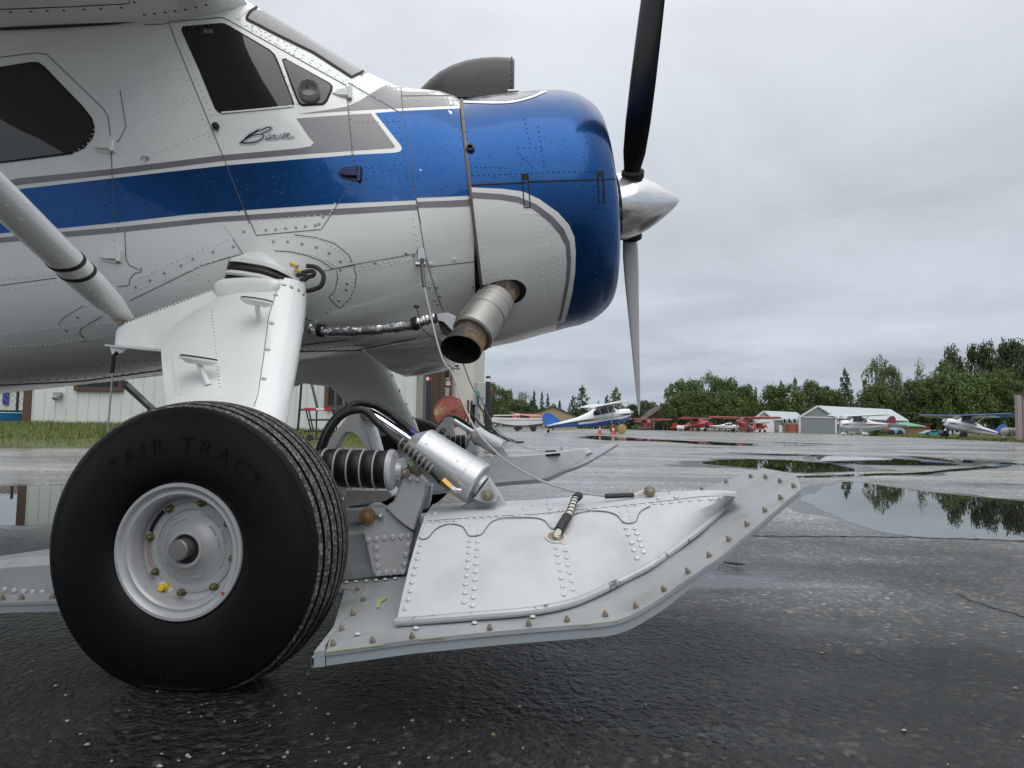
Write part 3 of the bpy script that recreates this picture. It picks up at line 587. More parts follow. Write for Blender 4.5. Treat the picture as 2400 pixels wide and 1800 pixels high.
blue_f = cr('A', (0, 1418), (200, 1395), (930, 1310), (1680, 1225), (2212, 1180)) + cr('B', (890, 1160), (1030, 1148), (1340, 1132), (1385, 1122), (1398, 1100), (1392, 1080), (1198, 838), (1400, 823), (1850, 803), (1880, 1000), (1925, 1448), (1505, 1465), (1500, 1482), (940, 1507), (235, 1557)) + [(437, 503), (272, 522), (152, 534), (0, 547), (-60, 552), (-60, 455)]
decal('blue_band', blue_f, FB, BLUE, plane, .0012)
grey_f = [(-60, 434), (0, 428), (44, 418), (263, 396), (519, 364), (700, 348), (728, 343), (736, 334), (725, 322), (695, 278), (816, 269), (869, 266), (926, 343), (922, 347), (816, 354), (700, 362), (525, 377), (263, 410), (54, 432), (0, 440), (-60, 446)]
decal('grey_flag_stripe', grey_f, FB, GREYP, plane, .0012)
decal('grey_lower_stripe', [(-60, 563), (0, 557), (163, 542), (267, 533), (500, 509), (797, 489), (975, 479), (978, 492), (797, 503), (500, 521), (268, 546), (163, 555), (0, 569), (-60, 575)], FB, GREYP, plane, .0012)
decal('grey_lower_stripe', [(977, 473), (1060, 470), (1122, 466), (1124, 482), (1060, 485), (980, 487)], FB, GREYP, plane, .0012)
decal('grey_cowl_swoosh', [(696, 268), (760, 259), (813, 250), (845, 235), (867, 221), (890, 207), (912, 196), (930, 180), (1000, 180), (1130, 190), (1130, 246), (1083, 247), (940, 253), (816, 260)], FB, GREYP, plane, .0012, step=10)
# windows
def pane(poly, name='window', grow=5, rubber=True):
    cx = sum(p[0] for p in poly) / len(poly); cy = sum(p[1] for p in poly) / len(poly)
    big = [(p[0] + (p[0] - cx) / hypot(p[0] - cx, p[1] - cy) * grow, p[1] + (p[1] - cy) / hypot(p[0] - cx, p[1] - cy) * grow) for p in poly]
    fr = decal('window_frame', big, FB, SEAM, plane, .0016)
    w = decal(name, poly, FB, GLASSD, plane, .0040)
    fr.name = 'rubber_seal'; fr.parent = w
    return w
w1 = pane([(432, 65), (517, 59), (528, 60), (540, 66), (628, 119), (640, 130), (649, 149), (686, 240), (684, 247), (678, 249), (522, 263), (514, 259), (506, 250), (470, 160), (429, 74)])
w2 = pane([(664, 143), (672, 141), (768, 196), (775, 203), (774, 212), (763, 236), (755, 243), (712, 245), (703, 241), (690, 210)])
w3 = pane([(-60, 168), (0, 161), (76, 150), (92, 151), (105, 161), (190, 250), (212, 277), (219, 301), (214, 321), (195, 344), (165, 358), (60, 372), (-60, 388)])
# windscreen
wsd = decal('windscreen', [(579, 44), (584, 34), (594, 27), (606, 25), (640, 44), (700, 80), (760, 117), (832, 163), (836, 172), (824, 181), (734, 123), (650, 82)], FB, WSG, plane, .003, step=8)
sm = MB(); ribbon_on(sm, FB, smooth_poly([(577, 45), (584, 32), (594, 23), (606, 18), (628, 17)], 5), 6, .0045); ribbon_on(sm, FB, [(577, 45), (650, 83), (734, 124), (824, 182), (852, 168)], 5, .0045)
sm.build('rubber_seal', SEAM, wsd)
sm = MB(); ribbon_on(sm, FB, smooth_poly([(557, 45), (560, 36), (572, 24), (584, 17), (600, 12)], 5), 13, .0022)
sm.build('windscreen_trim', WHITE, plane)

# panel seams
seams = [
    cr('A', (1250, 165), (1640, 130), (1690, 150), (2212, 440)) + cr('B', (985, 635)),
    cr('A', (1250, 165), (1300, 300), (1500, 790), (1680, 1225), (1850, 1659)),
    cr('B', (985, 640), (1000, 830), (1030, 1150), (1040, 1225)),
    cr('B', (1000, 615), (1200, 730), (1400, 845)),
    cr('B', (1390, 650), (1400, 800), (1450, 1150), (1505, 1480), (1535, 1659)), cr('E', (1470, 0), (1515, 300), (1565, 600), (1590, 700), (1650, 900), (1700, 1035)),
    cr('A', (0, 425), (270, 393), (350, 405), (770, 810), (800, 860), (820, 1010)),
    cr('A', (825, 1130), (850, 1659)), cr('D', (925, 450), (935, 660), (960, 700), (1040, 740)),
    cr('E', (235, 290), (320, 480), (800, 435), (1035, 75)),
    cr('E', (1040, 695), (1500, 615), (1520, 575), (1560, 570)), cr('E', (810, 745), (1040, 695)),
    cr('E', (1600, 712), (1980, 668)), cr('B', (1390, 712), (1840, 708)),
    cr('D', (0, 850), (420, 795)), cr('D', (960, 965), (1500, 700), (1800, 615), (1725, 505)),
    cr('D', (870, 860), (955, 850), (965, 800), (1000, 760), (1048, 750), (1045, 715)),
    cr('D', (760, 1075), (600, 1170), (590, 1200), (630, 1250)),
    cr('E', (455, 595), (560, 600), (700, 630), (800, 670), (890, 728), (1038, 700), (1000, 620), (900, 540), (760, 495), (600, 475)),
    cr('E', (915, 740), (920, 800), (900, 890), (855, 940), (935, 1018), (1010, 950), (1050, 860), (1058, 780), (1040, 700)),
    cr('A', (890, 670), (935, 940), (880, 1045), (830, 1050)),
    cr('D', (430, 1140), (480, 1080), (620, 1000)),
    cr('T', (1210, 205), (1360, 205), (1410, 190)),
]
for q in seams:
    sm = MB(); ribbon_on(sm, FB, q, 1.8, .0017); sm.build('panel_seam', SEAMG, plane)
# rivets too small to pick apart: joined per colour zone
rv = MB(); rb = MB(); rd = MB(); rg = MB()
zone = lambda p: rb if inside(blue_f, *p) else (rg if inside(grey_f, *p) else rv)
for q, g in [(cr('A', (1310, 390), (1600, 1130)), 14), (cr('A', (1340, 300), (1570, 850)), 16), (cr('A', (940, 660), (1400, 480)), 14), (cr('A', (990, 910), (1400, 740)), 14), (cr('A', (1130, 1145), (1590, 960)), 14),
             (cr('A', (1830, 190), (2212, 430)), 13), (cr('A', (1870, 190), (2200, 360)), 17), (cr('B', (230, 195), (960, 600)), 24), (cr('B', (290, 195), (985, 590)), 24), (cr('B', (470, 430), (620, 770)), 26),
             (cr('B', (230, 100), (200, 130), (310, 40)), 22), (cr('D', (20, 805), (400, 770)), 14), (cr('D', (10, 880), (410, 830)), 17), (cr('D', (20, 1215), (550, 1150), (850, 1130)), 14),
             (cr('D', (50, 1310), (400, 1285), (760, 1235)), 11), (cr('D', (960, 900), (1430, 730), (1780, 600)), 15), (cr('D', (1050, 790), (1430, 610), (1690, 510)), 14), (cr('D', (1430, 740), (1590, 830)), 18),
             (cr('D', (440, 1140), (490, 1080), (640, 1000)), 12), (cr('D', (845, 390), (850, 560)), 14), (cr('E', (320, 370), (800, 330)), 16), (cr('E', (320, 440), (800, 400)), 0), (cr('E', (420, 480), (780, 500), (930, 590), (1030, 690)), 13),
             (cr('E', (460, 585), (600, 590), (760, 630), (880, 690)), 13), (cr('E', (930, 760), (935, 830), (910, 900), (875, 935)), 13), (cr('E', (1050, 790), (1040, 880), (1005, 960), (945, 1000)), 12),
             (cr('E', (1060, 700), (1500, 620)), 13), (cr('E', (1080, 735), (1480, 665)), 14), (cr('E', (1085, 710), (1490, 650)), 12), (cr('E', (1480, 350), (1500, 470), (1520, 600)), 20), (cr('E', (880, 300), (800, 430)), 9),
             (cr('E', (915, 245), (1035, 80)), 0), (cr('E', (1500, 680), (1520, 900)), 16), (cr('E', (850, 660), (900, 700)), 8), (cr('A', (880, 1150), (1100, 1110)), 15), (cr('A', (0, 1215), (520, 1150), (650, 1060), (700, 960)), 13),
             (cr('B', (1070, 560), (1160, 530)), 13), (cr('B', (1030, 620), (1100, 690), (1215, 735)), 26), (cr('D', (1660, 405), (1710, 460), (1730, 490)), 10)]:
    if g: rivet_row(rv, FB, q, g, .0036, .0018, pick=zone)
for q, g in [(cr('B', (1005, 780), (1040, 1190)), 18), (cr('B', (1070, 908), (1370, 900)), 13), (cr('B', (1370, 900), (1400, 1080), (1455, 1440)), 19), (cr('B', (1130, 1235), (1390, 1220)), 20), (cr('B', (1135, 1275), (1430, 1250)), 20), (cr('B', (1140, 1325), (1435, 1310)), 20),
             (cr('B', (1040, 1340), (900, 1510)), 12), (cr('B', (1000, 1330), (880, 1490)), 12), (cr('A', (815, 1340), (835, 1620)), 13), (cr('A', (860, 1330), (880, 1630)), 13), (cr('A', (890, 1350), (905, 1610)), 13), (cr('A', (930, 1350), (1150, 1580)), 20),
             (cr('A', (555, 1400), (570, 1620)), 20), (cr('A', (1680, 1270), (1770, 1560)), 14), (cr('A', (1310, 1340), (1660, 1270)), 14), (cr('A', (1360, 1370), (1530, 1590)), 14)]:
    rivet_row(rb, FB, q, g, .0040, .0020, pick=zone)
for q in [cr('E', (445, 525), (550, 527), (657, 543), (763, 567), (858, 610), (942, 672), (942, 735), (990, 835), (985, 880), (933, 960), (843, 1050), (1197, 685), (1425, 612), (1482, 630), (1600, 865), (1655, 865), (1680, 930), (1640, 960), (1658, 990), (1968, 790), (1920, 862)),
          cr('D', (1005, 862), (1110, 812), (1217, 758), (1340, 702), (1430, 652), (1578, 603), (1728, 562), (1806, 452), (575, 1085), (490, 1182), (617, 1258)), cr('B', (1410, 740), (1515, 740), (1700, 735), (1800, 735), (1535, 1262), (1900, 1470)),
          cr('E', (390, 440), (463, 435), (537, 427), (612, 420), (683, 412), (756, 405), (783, 395), (817, 340))]:
    rivet_row(rd, FB, q, 0, .0056, .0026)
for q in [cr('E', (1610, 693), (1785, 658), (1960, 632))]: rivet_row(rv, FB, q, 0, .009, .003)
for mb_, m_ in ((rv, RIVW), (rb, BLUE), (rd, STEEL), (rg, GREYP)): mb_.build('rivets', m_, fus, kind='stuff')

# ---- "Beaver" lettering on the door
def script(strokes, w, m, off, name):
    mb = MB()
    for pts, tw in strokes:
        q = smooth_poly(cr('Z', *pts), 5)
        ribbon_on(mb, FB, q, 0, off, step=1.2, taper=lambda t, tw=tw: (lerp([i / (len(tw) - 1) for i in range(len(tw))], tw, t) * _CROPS['Z'][2]) + w)
    return mb.build(name, m, plane)
S_ = [([(350, 590), (520, 480), (700, 370), (870, 255)], [20, 80, 60, 20]), ([(180, 770), (260, 700), (420, 590), (560, 520), (690, 470), (860, 440), (980, 460), (1010, 520), (960, 590), (800, 680), (620, 735), (420, 750), (240, 730)], [30, 60, 60, 40, 40, 40, 45, 45, 45, 50, 50, 50, 70]),
      ([(690, 410), (850, 330), (1000, 260), (1130, 215), (1240, 215), (1260, 250), (1200, 310), (1080, 370), (940, 420)], [40, 30, 40, 45, 45, 45, 40, 40, 30]),
      ([(1050, 610), (1150, 600), (1230, 530), (1250, 470), (1180, 490), (1110, 560), (1110, 625), (1200, 600), (1270, 560)], [19] * 9), ([(1420, 480), (1340, 490), (1260, 560), (1240, 610), (1300, 600), (1400, 490), (1360, 600), (1440, 590)], [18] * 8),
      ([(1440, 470), (1450, 540), (1440, 600), (1530, 550), (1600, 470), (1570, 460)], [19] * 6), ([(1600, 560), (1700, 520), (1770, 450), (1740, 420), (1660, 490), (1630, 560), (1700, 575), (1800, 500)], [18] * 8), ([(1800, 480), (1850, 430), (1880, 450), (1820, 520), (1830, 570), (1950, 550), (2060, 530)], [24, 32, 28, 24, 28, 20, 10])]
script(S_, 5.6, mat('lettering_outline', (.16, .16, .2), .4), .0014, 'lettering_outline'); script(S_, 3.9, WHITE, .0018, 'lettering_border'); script(S_, 0.3, mat('navy_lettering', (.008, .008, .05), .4), .0022, 'lettering')

# ---- hinges, knobs, vent
def hinge(px, py, s=1., m=WHITE):
    h = hit(FB, px, py)
    if not h: return
    p, n = h; mb = MB(); e = Vector((1, 0, 0)); k = .0016 * s
    leaf = [(-42, 2), (-30, -12), (-4, -16), (14, -14), (14, 16), (-4, 18), (-30, 12)]
    mb.prism([p + Vector((a * k, 0, -b * k)) + n * .001 for a, b in leaf], n * .003)
    fin = [(-34, 4), (-6, -8), (6, -8), (6, 8), (-20, 8)]
    mb.prism([p + Vector((a * k, 0, -b * k)) + n * .002 for a, b in fin], n * .018)
    mb.tube([p + n * .014 + Vector((8 * k, 0, 14 * k)), p + n * .014 + Vector((8 * k, 0, -14 * k))], .0085 * s, 10)
    o = mb.build('hinge', m, plane, bevel=.0012)
    mb = MB(); mb.lathe(p + n * .014 + Vector((8 * k, 0, -14 * k)), (0, 0, -1), [(.006 * s, 0), (.006 * s, .005), (.003, .008)], 8); mb.build('hinge_bolt', BOLTM, o)
hinge(812, 223, 1.05); hinge(259, 344, 1.0); hinge(274, 600, 1.0); hinge(834, 407, 1.1, mat('navy_hinge', (.006, .02, .09), .3))
h = hit(FB, 507, 297); mb = MB(); mb.lathe(h[0], h[1], [(.013, 0), (.014, .012), (.010, .018), (0, .02)], 14); mb.bar(h[0] + h[1] * .012, h[0] + h[1] * .012 + Vector((.012, 0, -.02)), .006, .006); mb.build('door_knob', RUB, plane)
h = hit(FB, 346, 372); mb = MB(); mb.lathe(h[0], h[1], [(.008, 0), (.008, .006), (0, .007)], 12); mb.tube([h[0] + h[1] * .006, h[0] + h[1] * .03 + Vector((0, 0, -.002)), h[0] + h[1] * .032 + Vector((-.008, 0, -.016))], .004, 8); mb.build('drain_vent', STEEL, plane)
h = hit(FB, 725, 218); mb = MB(); mb.lathe(h[0], h[1], [(.042, 0), (.043, .02), (.036, .035), (.033, .03), (.032, .004)], 24); mb.build('vent_scoop', mat('clear_plastic', (.3, .3, .31), .12, spec=.7, alpha=.6), w2)
h = hit(FB, 489, 76); mb = MB(); mb.box(h[0] + h[1] * .004, (.038, .006, .018)); o = mb.build('window_catch', mat('smoked_plastic', (.1, .1, .1), .2), w1)
mb = MB()
for d in (-.009, .009): mb.dome(h[0] + h[1] * .007 + Vector((d, 0, 0)), h[1], .003, .002)
mb.build('screws', STEEL, w1, kind='stuff')
mb = MB(); q = dens(cr('T', (-200, 252), (0, 248), (200, 243), (560, 225), (900, 205), (1205, 178)), 20)
P_ = [hit(FB, *p) for p in q]; mb.tube([p[0] + p[1] * .008 for p in P_ if p], .008, 8); mb.build('wing_root_seal', RUB, plane)
mb = MB(); ribbon_on(mb, FB, [(519, 265), (600, 258), (688, 249)], 4, .004); mb.build('window_sill_strip', WHITE, plane)

# ---- engine cowling
def cowl_r(s, t):
    R = lerp([-.70, -.5, -.32, -.2, -.13, -.08, -.05, -.035, -.03], [.533, .541, .541, .532, .513, .480, .452, .425, .40], s)
    b = max(0., -sin(t)) ** 3; f = min(1, max(0, (-s - .22) / .46)); f = f * f * (3 - 2 * f)
    return R + .055 * b * f
def cowl_pt(s, t, dr=0.):
    r = cowl_r(s, t) + dr; return A0 + AX * s + Vector((0, 1, 0)) * (r * cos(t)) + AN * (r * sin(t))
SS = [-.635, -.62, -.60, -.56, -.5, -.44, -.38, -.32, -.27, -.23, -.2, -.17, -.14, -.11, -.09, -.07, -.055, -.045, -.037, -.03]
NT = 128; secs = [[cowl_pt(s, 2 * pi * k / NT) for k in range(NT)] for s in SS]
for s, R in ((-.032, .385), (-.05, .37), (-.10, .36), (-.24, .355)): secs.append([A0 + AX * s + Vector((0, 1, 0)) * (R * cos(2 * pi * k / NT)) + AN * (R * sin(2 * pi * k / NT)) for k in range(NT)])
white_c = cr('F', (560, 120), (655, 125), (880, 135), (1030, 155), (1150, 210), (1290, 310), (1370, 400), (1410, 490), (1420, 600), (1415, 750), (1395, 900), (1360, 1050), (1340, 1150), (1330, 1500), (200, 1700), (200, 500))
grey_top = [(1060, 100), (1280, 100), (1270, 205), (1240, 212), (1200, 224), (1153, 228), (1060, 226)]
white_b = cr('F', (600, 240), (860, 250), (1080, 310), (1200, 400), (1280, 490), (1320, 580), (1330, 680), (1320, 820), (1300, 930), (1275, 1150), (1260, 1500), (200, 1700), (200, 500))
mb = MB(); mb.loft(secs, cap=False)
for i, f in enumerate(mb.f):
    c = sum((Vector(mb.v[j]) for j in f), Vector()) / 4
    if c.y > YC: c.y = 2 * YC - c.y
    q = PX(c); mb.m[i] = 1 if inside(white_b, *q) else (2 if (inside(grey_top, *q) and (c - A0).dot(AN) > .38) else 0)
cowl = mb.build('engine_cowling', [BLUE, WHITE, GREYP], plane, smooth=40); CB = bvh_of(cowl)
decal('white_cowl_panel', cr('F', (640, 124), (880, 135), (1030, 155), (1150, 210), (1290, 310), (1370, 400), (1410, 490), (1420, 600), (1415, 750), (1395, 900), (1360, 1050), (1335, 1120), (1200, 1150), (700, 1300), (640, 900), (640, 300)), CB, WHITE, cowl, .0010, step=8)
go = cr('F', (650, 160), (660, 160), (880, 175), (1000, 195), (1130, 250), (1250, 340), (1330, 430), (1375, 530), (1385, 650), (1375, 800), (1350, 930), (1330, 1020), (1308, 1110)); gi = cr('F', (1285, 1115), (1310, 1020), (1345, 820), (1355, 680), (1345, 560), (1300, 470), (1220, 380), (1110, 290), (1000, 240), (860, 215), (665, 205), (655, 205))
decal('grey_cowl_stripe', go + gi, CB, GREYP, cowl, .0020, step=10)
decal('grey_cowl_top', [(1084, 228), (1086, 236), (1153, 238), (1200, 236), (1240, 225), (1285, 211), (1270, 209), (1220, 212), (1120, 218)], CB, GREYP, cowl, .0010, step=6)
mb = MB(); ribbon_on(mb, CB, smooth_poly([(1086, 239), (1153, 241), (1200, 239), (1242, 229), (1270, 218), (1291, 210)], 5), 5, .002); mb.build('white_cowl_stripe', WHITE, cowl)
mb = MB(); ribbon_on(mb, CB, cr('C', (650, 1215), (1010, 1197), (1080, 1190), (1735, 1168)), 3, .0026); mb.build('cowl_seam', SEAM, cowl)
for q in (cr('C', (1020, 1135), (1068, 1135), (1082, 1378), (1040, 1380)), cr('C', (1585, 1112), (1622, 1112), (1630, 1345), (1592, 1345))):
    mb = MB(); ribbon_on(mb, CB, q + [q[0]], 2.4, .003, step=5); la = mb.build('cowl_latch', SEAM, cowl)
    decal('latch_slot', [q[0], q[1], (q[1][0] + 1, q[1][1] + 12), (q[0][0] + 1, q[0][1] + 12)], CB, SEAM, la, .0028, step=6)
rv = MB(); rb = MB()
for q, g in [(cr('C', (660, 1140), (1730, 1100)), 13), (cr('C', (680, 1080), (900, 1085)), 13), (cr('C', (610, 820), (650, 1120)), 17), (cr('C', (1040, 720), (1080, 900)), 12), (cr('C', (1140, 780), (1185, 1070)), 13), (cr('C', (990, 935), (1170, 940)), 15), (cr('C', (990, 970), (1100, 1075)), 12), (cr('C', (1480, 820), (1500, 900)), 14), (cr('C', (1480, 1005), (1490, 1060)), 14), (cr('C', (1540, 920), (1600, 1040)), 14), (cr('F', (1100, 120), (1730, 110)), 18), (cr('F', (1550, 150), (1570, 760)), 14), (cr('F', (1550, 275), (1650, 275)), 9), (cr('F', (1550, 190), (1640, 240)), 10)]:
    rivet_row(rb, CB, q, g, .0036, .0018)
for q, g in [(cr('F', (680, 260), (760, 770)), 13), (cr('F', (770, 800), (1030, 770)), 14), (cr('F', (1150, 360), (1190, 1010)), 13), (cr('F', (1235, 395), (1262, 900)), 13), (cr('F', (1025, 320), (1145, 320)), 12), (cr('F', (785, 150), (905, 148)), 18), (cr('F', (1060, 800), (1075, 960), (990, 1040)), 14), (cr('F', (1100, 1000), (1300, 1050)), 16)]:
    rivet_row(rv, CB, q, g, .0036, .0018)
rb.build('rivets', BLUE, cowl, kind='stuff'); rv.build('rivets', RIVW, cowl, kind='stuff')
h = hit(CB, *cr('C', (640, 945))[0]); mb = MB(); mb.lathe(h[0], h[1], [(.016, 0), (.016, .012), (.010, .014), (.008, .004)], 14); mb.build('cowl_peg', RUB, cowl)
mb = MB(); mb.lathe(A0, AX, [(.50, -.70), (.50, -.685), (0, -.68)], 64); mb.lathe(A0, AX, [(.36, -.22), (0, -.20)], 48); mb.build('firewall', BLACKHOLE, plane)
mb = MB()
for k in range(9):        # radial cylinders behind the propeller
    t = 2 * pi * k / 9 + .2; d = Vector((0, cos(t), 0)) + AN * sin(t)
    mb.tube([A0 - AX * .15 + d * .12, A0 - AX * .15 + d * .34], .07, 10)
mb.build('engine_cylinders', mat('engine_metal', (.08, .08, .08), .5, metal=.6), plane, kind='stuff')
# strip round the cowl rear lip
mb = MB(); mb.loft([[cowl_pt(-.637, 2 * pi * k / NT, .002) for k in range(NT)], [cowl_pt(-.631, 2 * pi * k / NT, .004) for k in range(NT)], [cowl_pt(-.625, 2 * pi * k / NT, .002) for k in range(NT)]], cap=False); mb.build('cowl_edge_strip', mat('worn_edge', (.16, .13, .11), .5, metal=.5, var=.3, vscale=25), cowl)
# exhaust opening: not cut, the dark of the hole is a painted patch
decal('exhaust_hole_shade', smooth_poly(cr('F', (690, 880), (765, 838), (830, 815), (900, 803), (975, 803), (1030, 830), (1055, 872), (1045, 920), (1010, 960), (960, 985), (940, 1010), (860, 1080), (780, 1050)), 3, True), CB, BLACKHOLE, cowl, .0032, step=8)
mb = MB(); ribbon_on(mb, CB, smooth_poly(cr('F', (765, 836), (830, 813), (900, 801), (975, 800), (1032, 828), (1057, 872), (1047, 922), (1012, 962), (960, 988)), 5), 3, .0045); mb.build('opening_lip', WHITE, cowl)
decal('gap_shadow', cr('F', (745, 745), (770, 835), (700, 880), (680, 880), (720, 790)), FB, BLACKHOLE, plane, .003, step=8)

# ---- exhaust stack
def axpt(k, x, y, Y): return U(*cr(k, (x, y))[0], Y)
e0, e1, e2 = axpt('F', 930, 860, 2.82), axpt('F', 800, 1010, 2.64), axpt('F', 640, 1230, 2.52)
e3 = axpt('F', 560, 1308, 2.46)
d01 = (e2 - e1).normalized()
mb = MB(); mb.tube([e0 + (e0 - e1) * .4, e0, e1], [.055, .055, .056], 28); mb.build('exhaust_pipe', RUSTP, plane)
mb = MB(); L_ = (e2 - e1).length; mb.lathe(e1 - d01 * .045, d01, [(.056, -.01), (.075, 0), (.077, .03), (.0785, .032), (.0785, .046), (.077, .048), (.0775, L_ * .45), (.080, L_ * .45 + .003), (.080, L_ * .45 + .016), (.0775, L_ * .45 + .019), (.0775, L_ + .01), (.081, L_ + .013), (.081, L_ + .028), (.074, L_ + .034), (.056, L_ + .034)], 40)
sh = mb.build('heat_shroud', EXH, plane)
mb = MB()
for a in (0.4, 1.1):
    u = d01.orthogonal().normalized(); w = d01.cross(u); q = (u * cos(a) + w * sin(a)) * .079
    mb.bar(e1 - d01 * .03 + q, e2 - d01 * .05 + q, .004, .004)
mb.build('shroud_seams', EXH, sh, kind='stuff')
mb = MB(); cut = Vector((0, 0, 1)); n = 32; u = d01.orthogonal().normalized(); w = d01.cross(u); ring = [[], [], []]
for k in range(n):
    a = 2 * pi * k / n; q = (u * cos(a) + w * sin(a)); st = e2 - d01 * .03 + q * .062; cn = Vector((-.05, -.62, -.78)).normalized()
    ln = max(.03, ((e3 - st).dot(cn)) / d01.dot(cn)); en = st + d01 * ln + q * .010
    ring[0].append(st); ring[1].append(en); ring[2].append(st + d01 * (ln * .05) - q * .004)
mb.loft([ring[0], ring[1], [p - (p - e3).normalized() * .003 for p in ring[1]], ring[2]], cap=False); mb.f_in = 0
for i in range(2 * n, len(mb.f)): mb.m[i] = 1
mb.build('exhaust_outlet', [RUSTP, BLACKHOLE], plane)
mb = MB(); mb.lathe(e2 - d01 * .0, d01, [(.057, 0), (0, .001)], 24); mb.build('exhaust_bore', BLACKHOLE, plane)
# clamp, bracket and foil wrapped duct
mb = MB(); prism_px(mb, cr('E', (1650, 1060), (1740, 1050), (1800, 1080), (1780, 1200), (1700, 1120), (1660, 1110)), 2.60, .05); mb.build('duct_bracket', STEEL, plane, bevel=.003)
mb = MB(); prism_px(mb, cr('E', (1665, 1120), (1770, 1130), (1770, 1230), (1690, 1200)), 2.63, .05); mb.build('duct_clamp', RUB, plane)
duct = [axpt('E', x, y, Y) for x, y, Y in ((720, 1165, 2.78), (800, 1185, 2.76), (900, 1190, 2.74), (1100, 1185, 2.72), (1300, 1165, 2.70), (1450, 1145, 2.68), (1520, 1125, 2.67), (1580, 1105, 2.66), (1650, 1090, 2.65))]
duct = [Vector(p) for p in smooth_poly(duct, 6)]
rs = [.021 + .0035 * sin(i * 2.1) * sin(i * .9) for i in range(len(duct))]
mb = MB(); mb.tube(duct, rs, 14); du = mb.build('foil_wrapped_duct', FOIL, plane)
mb = MB(); mb.tube([duct[5], duct[7]], .026, 14); mb.tube([duct[-17], duct[-14]], .027, 14); mb.build('duct_band', SEAM, du)
mb = MB(); mb.tube(duct[-3:], .014, 12); mb.build('duct_nipple', STEEL, du)
mb = MB(); mb.tube([axpt('E', x, y, 2.66) for x, y in ((1505, 1010), (1525, 1090), (1545, 1170), (1600, 1220), (1650, 1245))], .002, 6); h = axpt('E', 1505, 1008, 2.66); mb.lathe(h, (0, 0, -1), [(.012, -.004), (.012, .003), (0, .006)], 14); mb.build('safety_wire', RUB, plane)

# ---- air scoop on top of the cowling
mb = MB(); secs = []
for px_, yt, yb, hw in ((966, 206, 214, .02), (982, 195, 214, .055), (1005, 176, 216, .09), (1030, 158, 218, .112), (1060, 143, 220, .125), (1095, 132, 222, .132), (1130, 126, 224, .134), (1165, 124, 226, .134), (1198, 126, 226, .133), (1206, 129, 224, .130)):
    T_ = U(px_, yt, 3.08); B_ = U(px_, yb, 3.02); sec = []
    for k in range(25):
        a = pi * k / 24; sec.append(Vector((T_.x, YC - hw * math.copysign(abs(cos(a)) ** .75, cos(a)), B_.z - .012 + (T_.z - B_.z + .012) * sin(a) ** .8)))
    secs.append(sec)
inn = [[Vector((p.x, YC + (p.y - YC) * .94, p.z - .006)) for p in secs[-1]], [Vector((p.x - .1, YC + (p.y - YC) * .90, p.z - .01)) for p in secs[-1]]]
mb.loft(secs + inn, cap=False, closed=True); sco = mb.build('air_scoop', DGREY, plane, smooth=50)
mb = MB()
for k in range(1, 24):
    a = pi * k / 24; p, q = secs[-1][k], secs[-2][k]; m_ = q.lerp(p, .2); mb.dome(m_ + Vector((0, (m_.y - YC) * .03, .003)), Vector((0, m_.y - YC, .05)), .0032, .002)
mb.build('rivets', SEAM, sco, kind='stuff')
mb = MB(); p = U(1190, 214, 2.93); mb.tube([p, p + Vector((.05, 0, .002))], .008, 10); mb.build('scoop_hinge_pin', STEEL, plane)

# ---- spinner and propeller
mb = MB(); mb.lathe(PR, AX, [(.145, -.07), (.156, -.055), (.155, -.02), (.143, .03), (.122, .08), (.098, .125), (.072, .165), (.046, .20), (.024, .226), (.009, .240), (0, .243)], 48); spn = mb.build('spinner', SPIN, plane)
def blade(sgn, name_m, rollb, Lb=1.29):
    dirv = (AN * cos(rollb) - Vector((0, 1, 0)) * sin(rollb)) * sgn; tang = AX.cross(dirv).normalized()
    secs = []
    for r, ch, th, pit in ((.10, .07, .06, 70), (.17, .075, .055, 62), (.25, .11, .040, 50), (.38, .132, .030, 41), (.55, .146, .024, 33), (.75, .150, .019, 27), (.95, .145, .015, 23), (1.12, .130, .012, 20), (1.22, .135, .009, 17), (1.27, .09, .006, 16), (Lb, .03, .003, 16)):
        a = radians(pit); cd = (tang * cos(a) + AX * sin(a)); nd = cd.cross(dirv).normalized(); c = PR + AX * ((.095 if sgn > 0 else .075) * r) + dirv * r; o = []
        for k in range(20):
            t = 2 * pi * k / 20; o.append(c + cd * (ch / 2 * cos(t)) + nd * (th / 2 * sin(t)))
        secs.append(o)
    m_ = MB(); m_.loft(secs); return m_.build('propeller_blade', name_m, plane, smooth=60)
RB = radians(41)
blade(1, BLADE, RB); b2 = blade(-1, BLADEG, RB)
mb = MB()
for sgn in (1, -1):
    dv = (AN * cos(RB) - Vector((0, 1, 0)) * sin(RB)) * sgn; c = PR + AX * .02 + dv * .155; mb.lathe(c, dv, [(.05, -.02), (.052, .008), (.044, .014)], 20)
mb.build('blade_collar', SEAM, spn)

# ---- wing and struts (the wing passes overhead, mostly out of the picture)
pa, pb = U(0, 60, 2.57), U(290, 44, 2.57); sl = (pb.z - pa.z) / (pb.x - pa.x)
def wz(X): return pa.z + (X - pa.x) * sl
LEX = U(560, 0, 2.6).x
prof = [(LEX, wz(LEX) + .10), (LEX - .025, wz(LEX) + .055), (LEX - .09, wz(LEX) + .02), (LEX - .2, wz(LEX - .2) + .003), (LEX - .5, wz(LEX - .5)), (LEX - 1.49, wz(LEX - 1.49) + .02), (LEX - 1.51, wz(LEX - 1.49) + .035), (LEX - 1.0, wz(LEX) + .16), (LEX - .45, wz(LEX) + .22), (LEX - .15, wz(LEX) + .19), (LEX - .04, wz(LEX) + .145)]
mb = MB(); ys = [-4.1, -3.9, 0, 2.2, YC, 4.1, 10.2, 10.4]
mb.loft([[Vector((x, y, z + .012 * abs(y - YC) - (.0 if -4 < y < 10.3 else -.03))) for x, z in prof] for y in ys]); wing = mb.build('wing', WHITE, plane, smooth=40); WB = bvh_of(wing)
mb = MB()
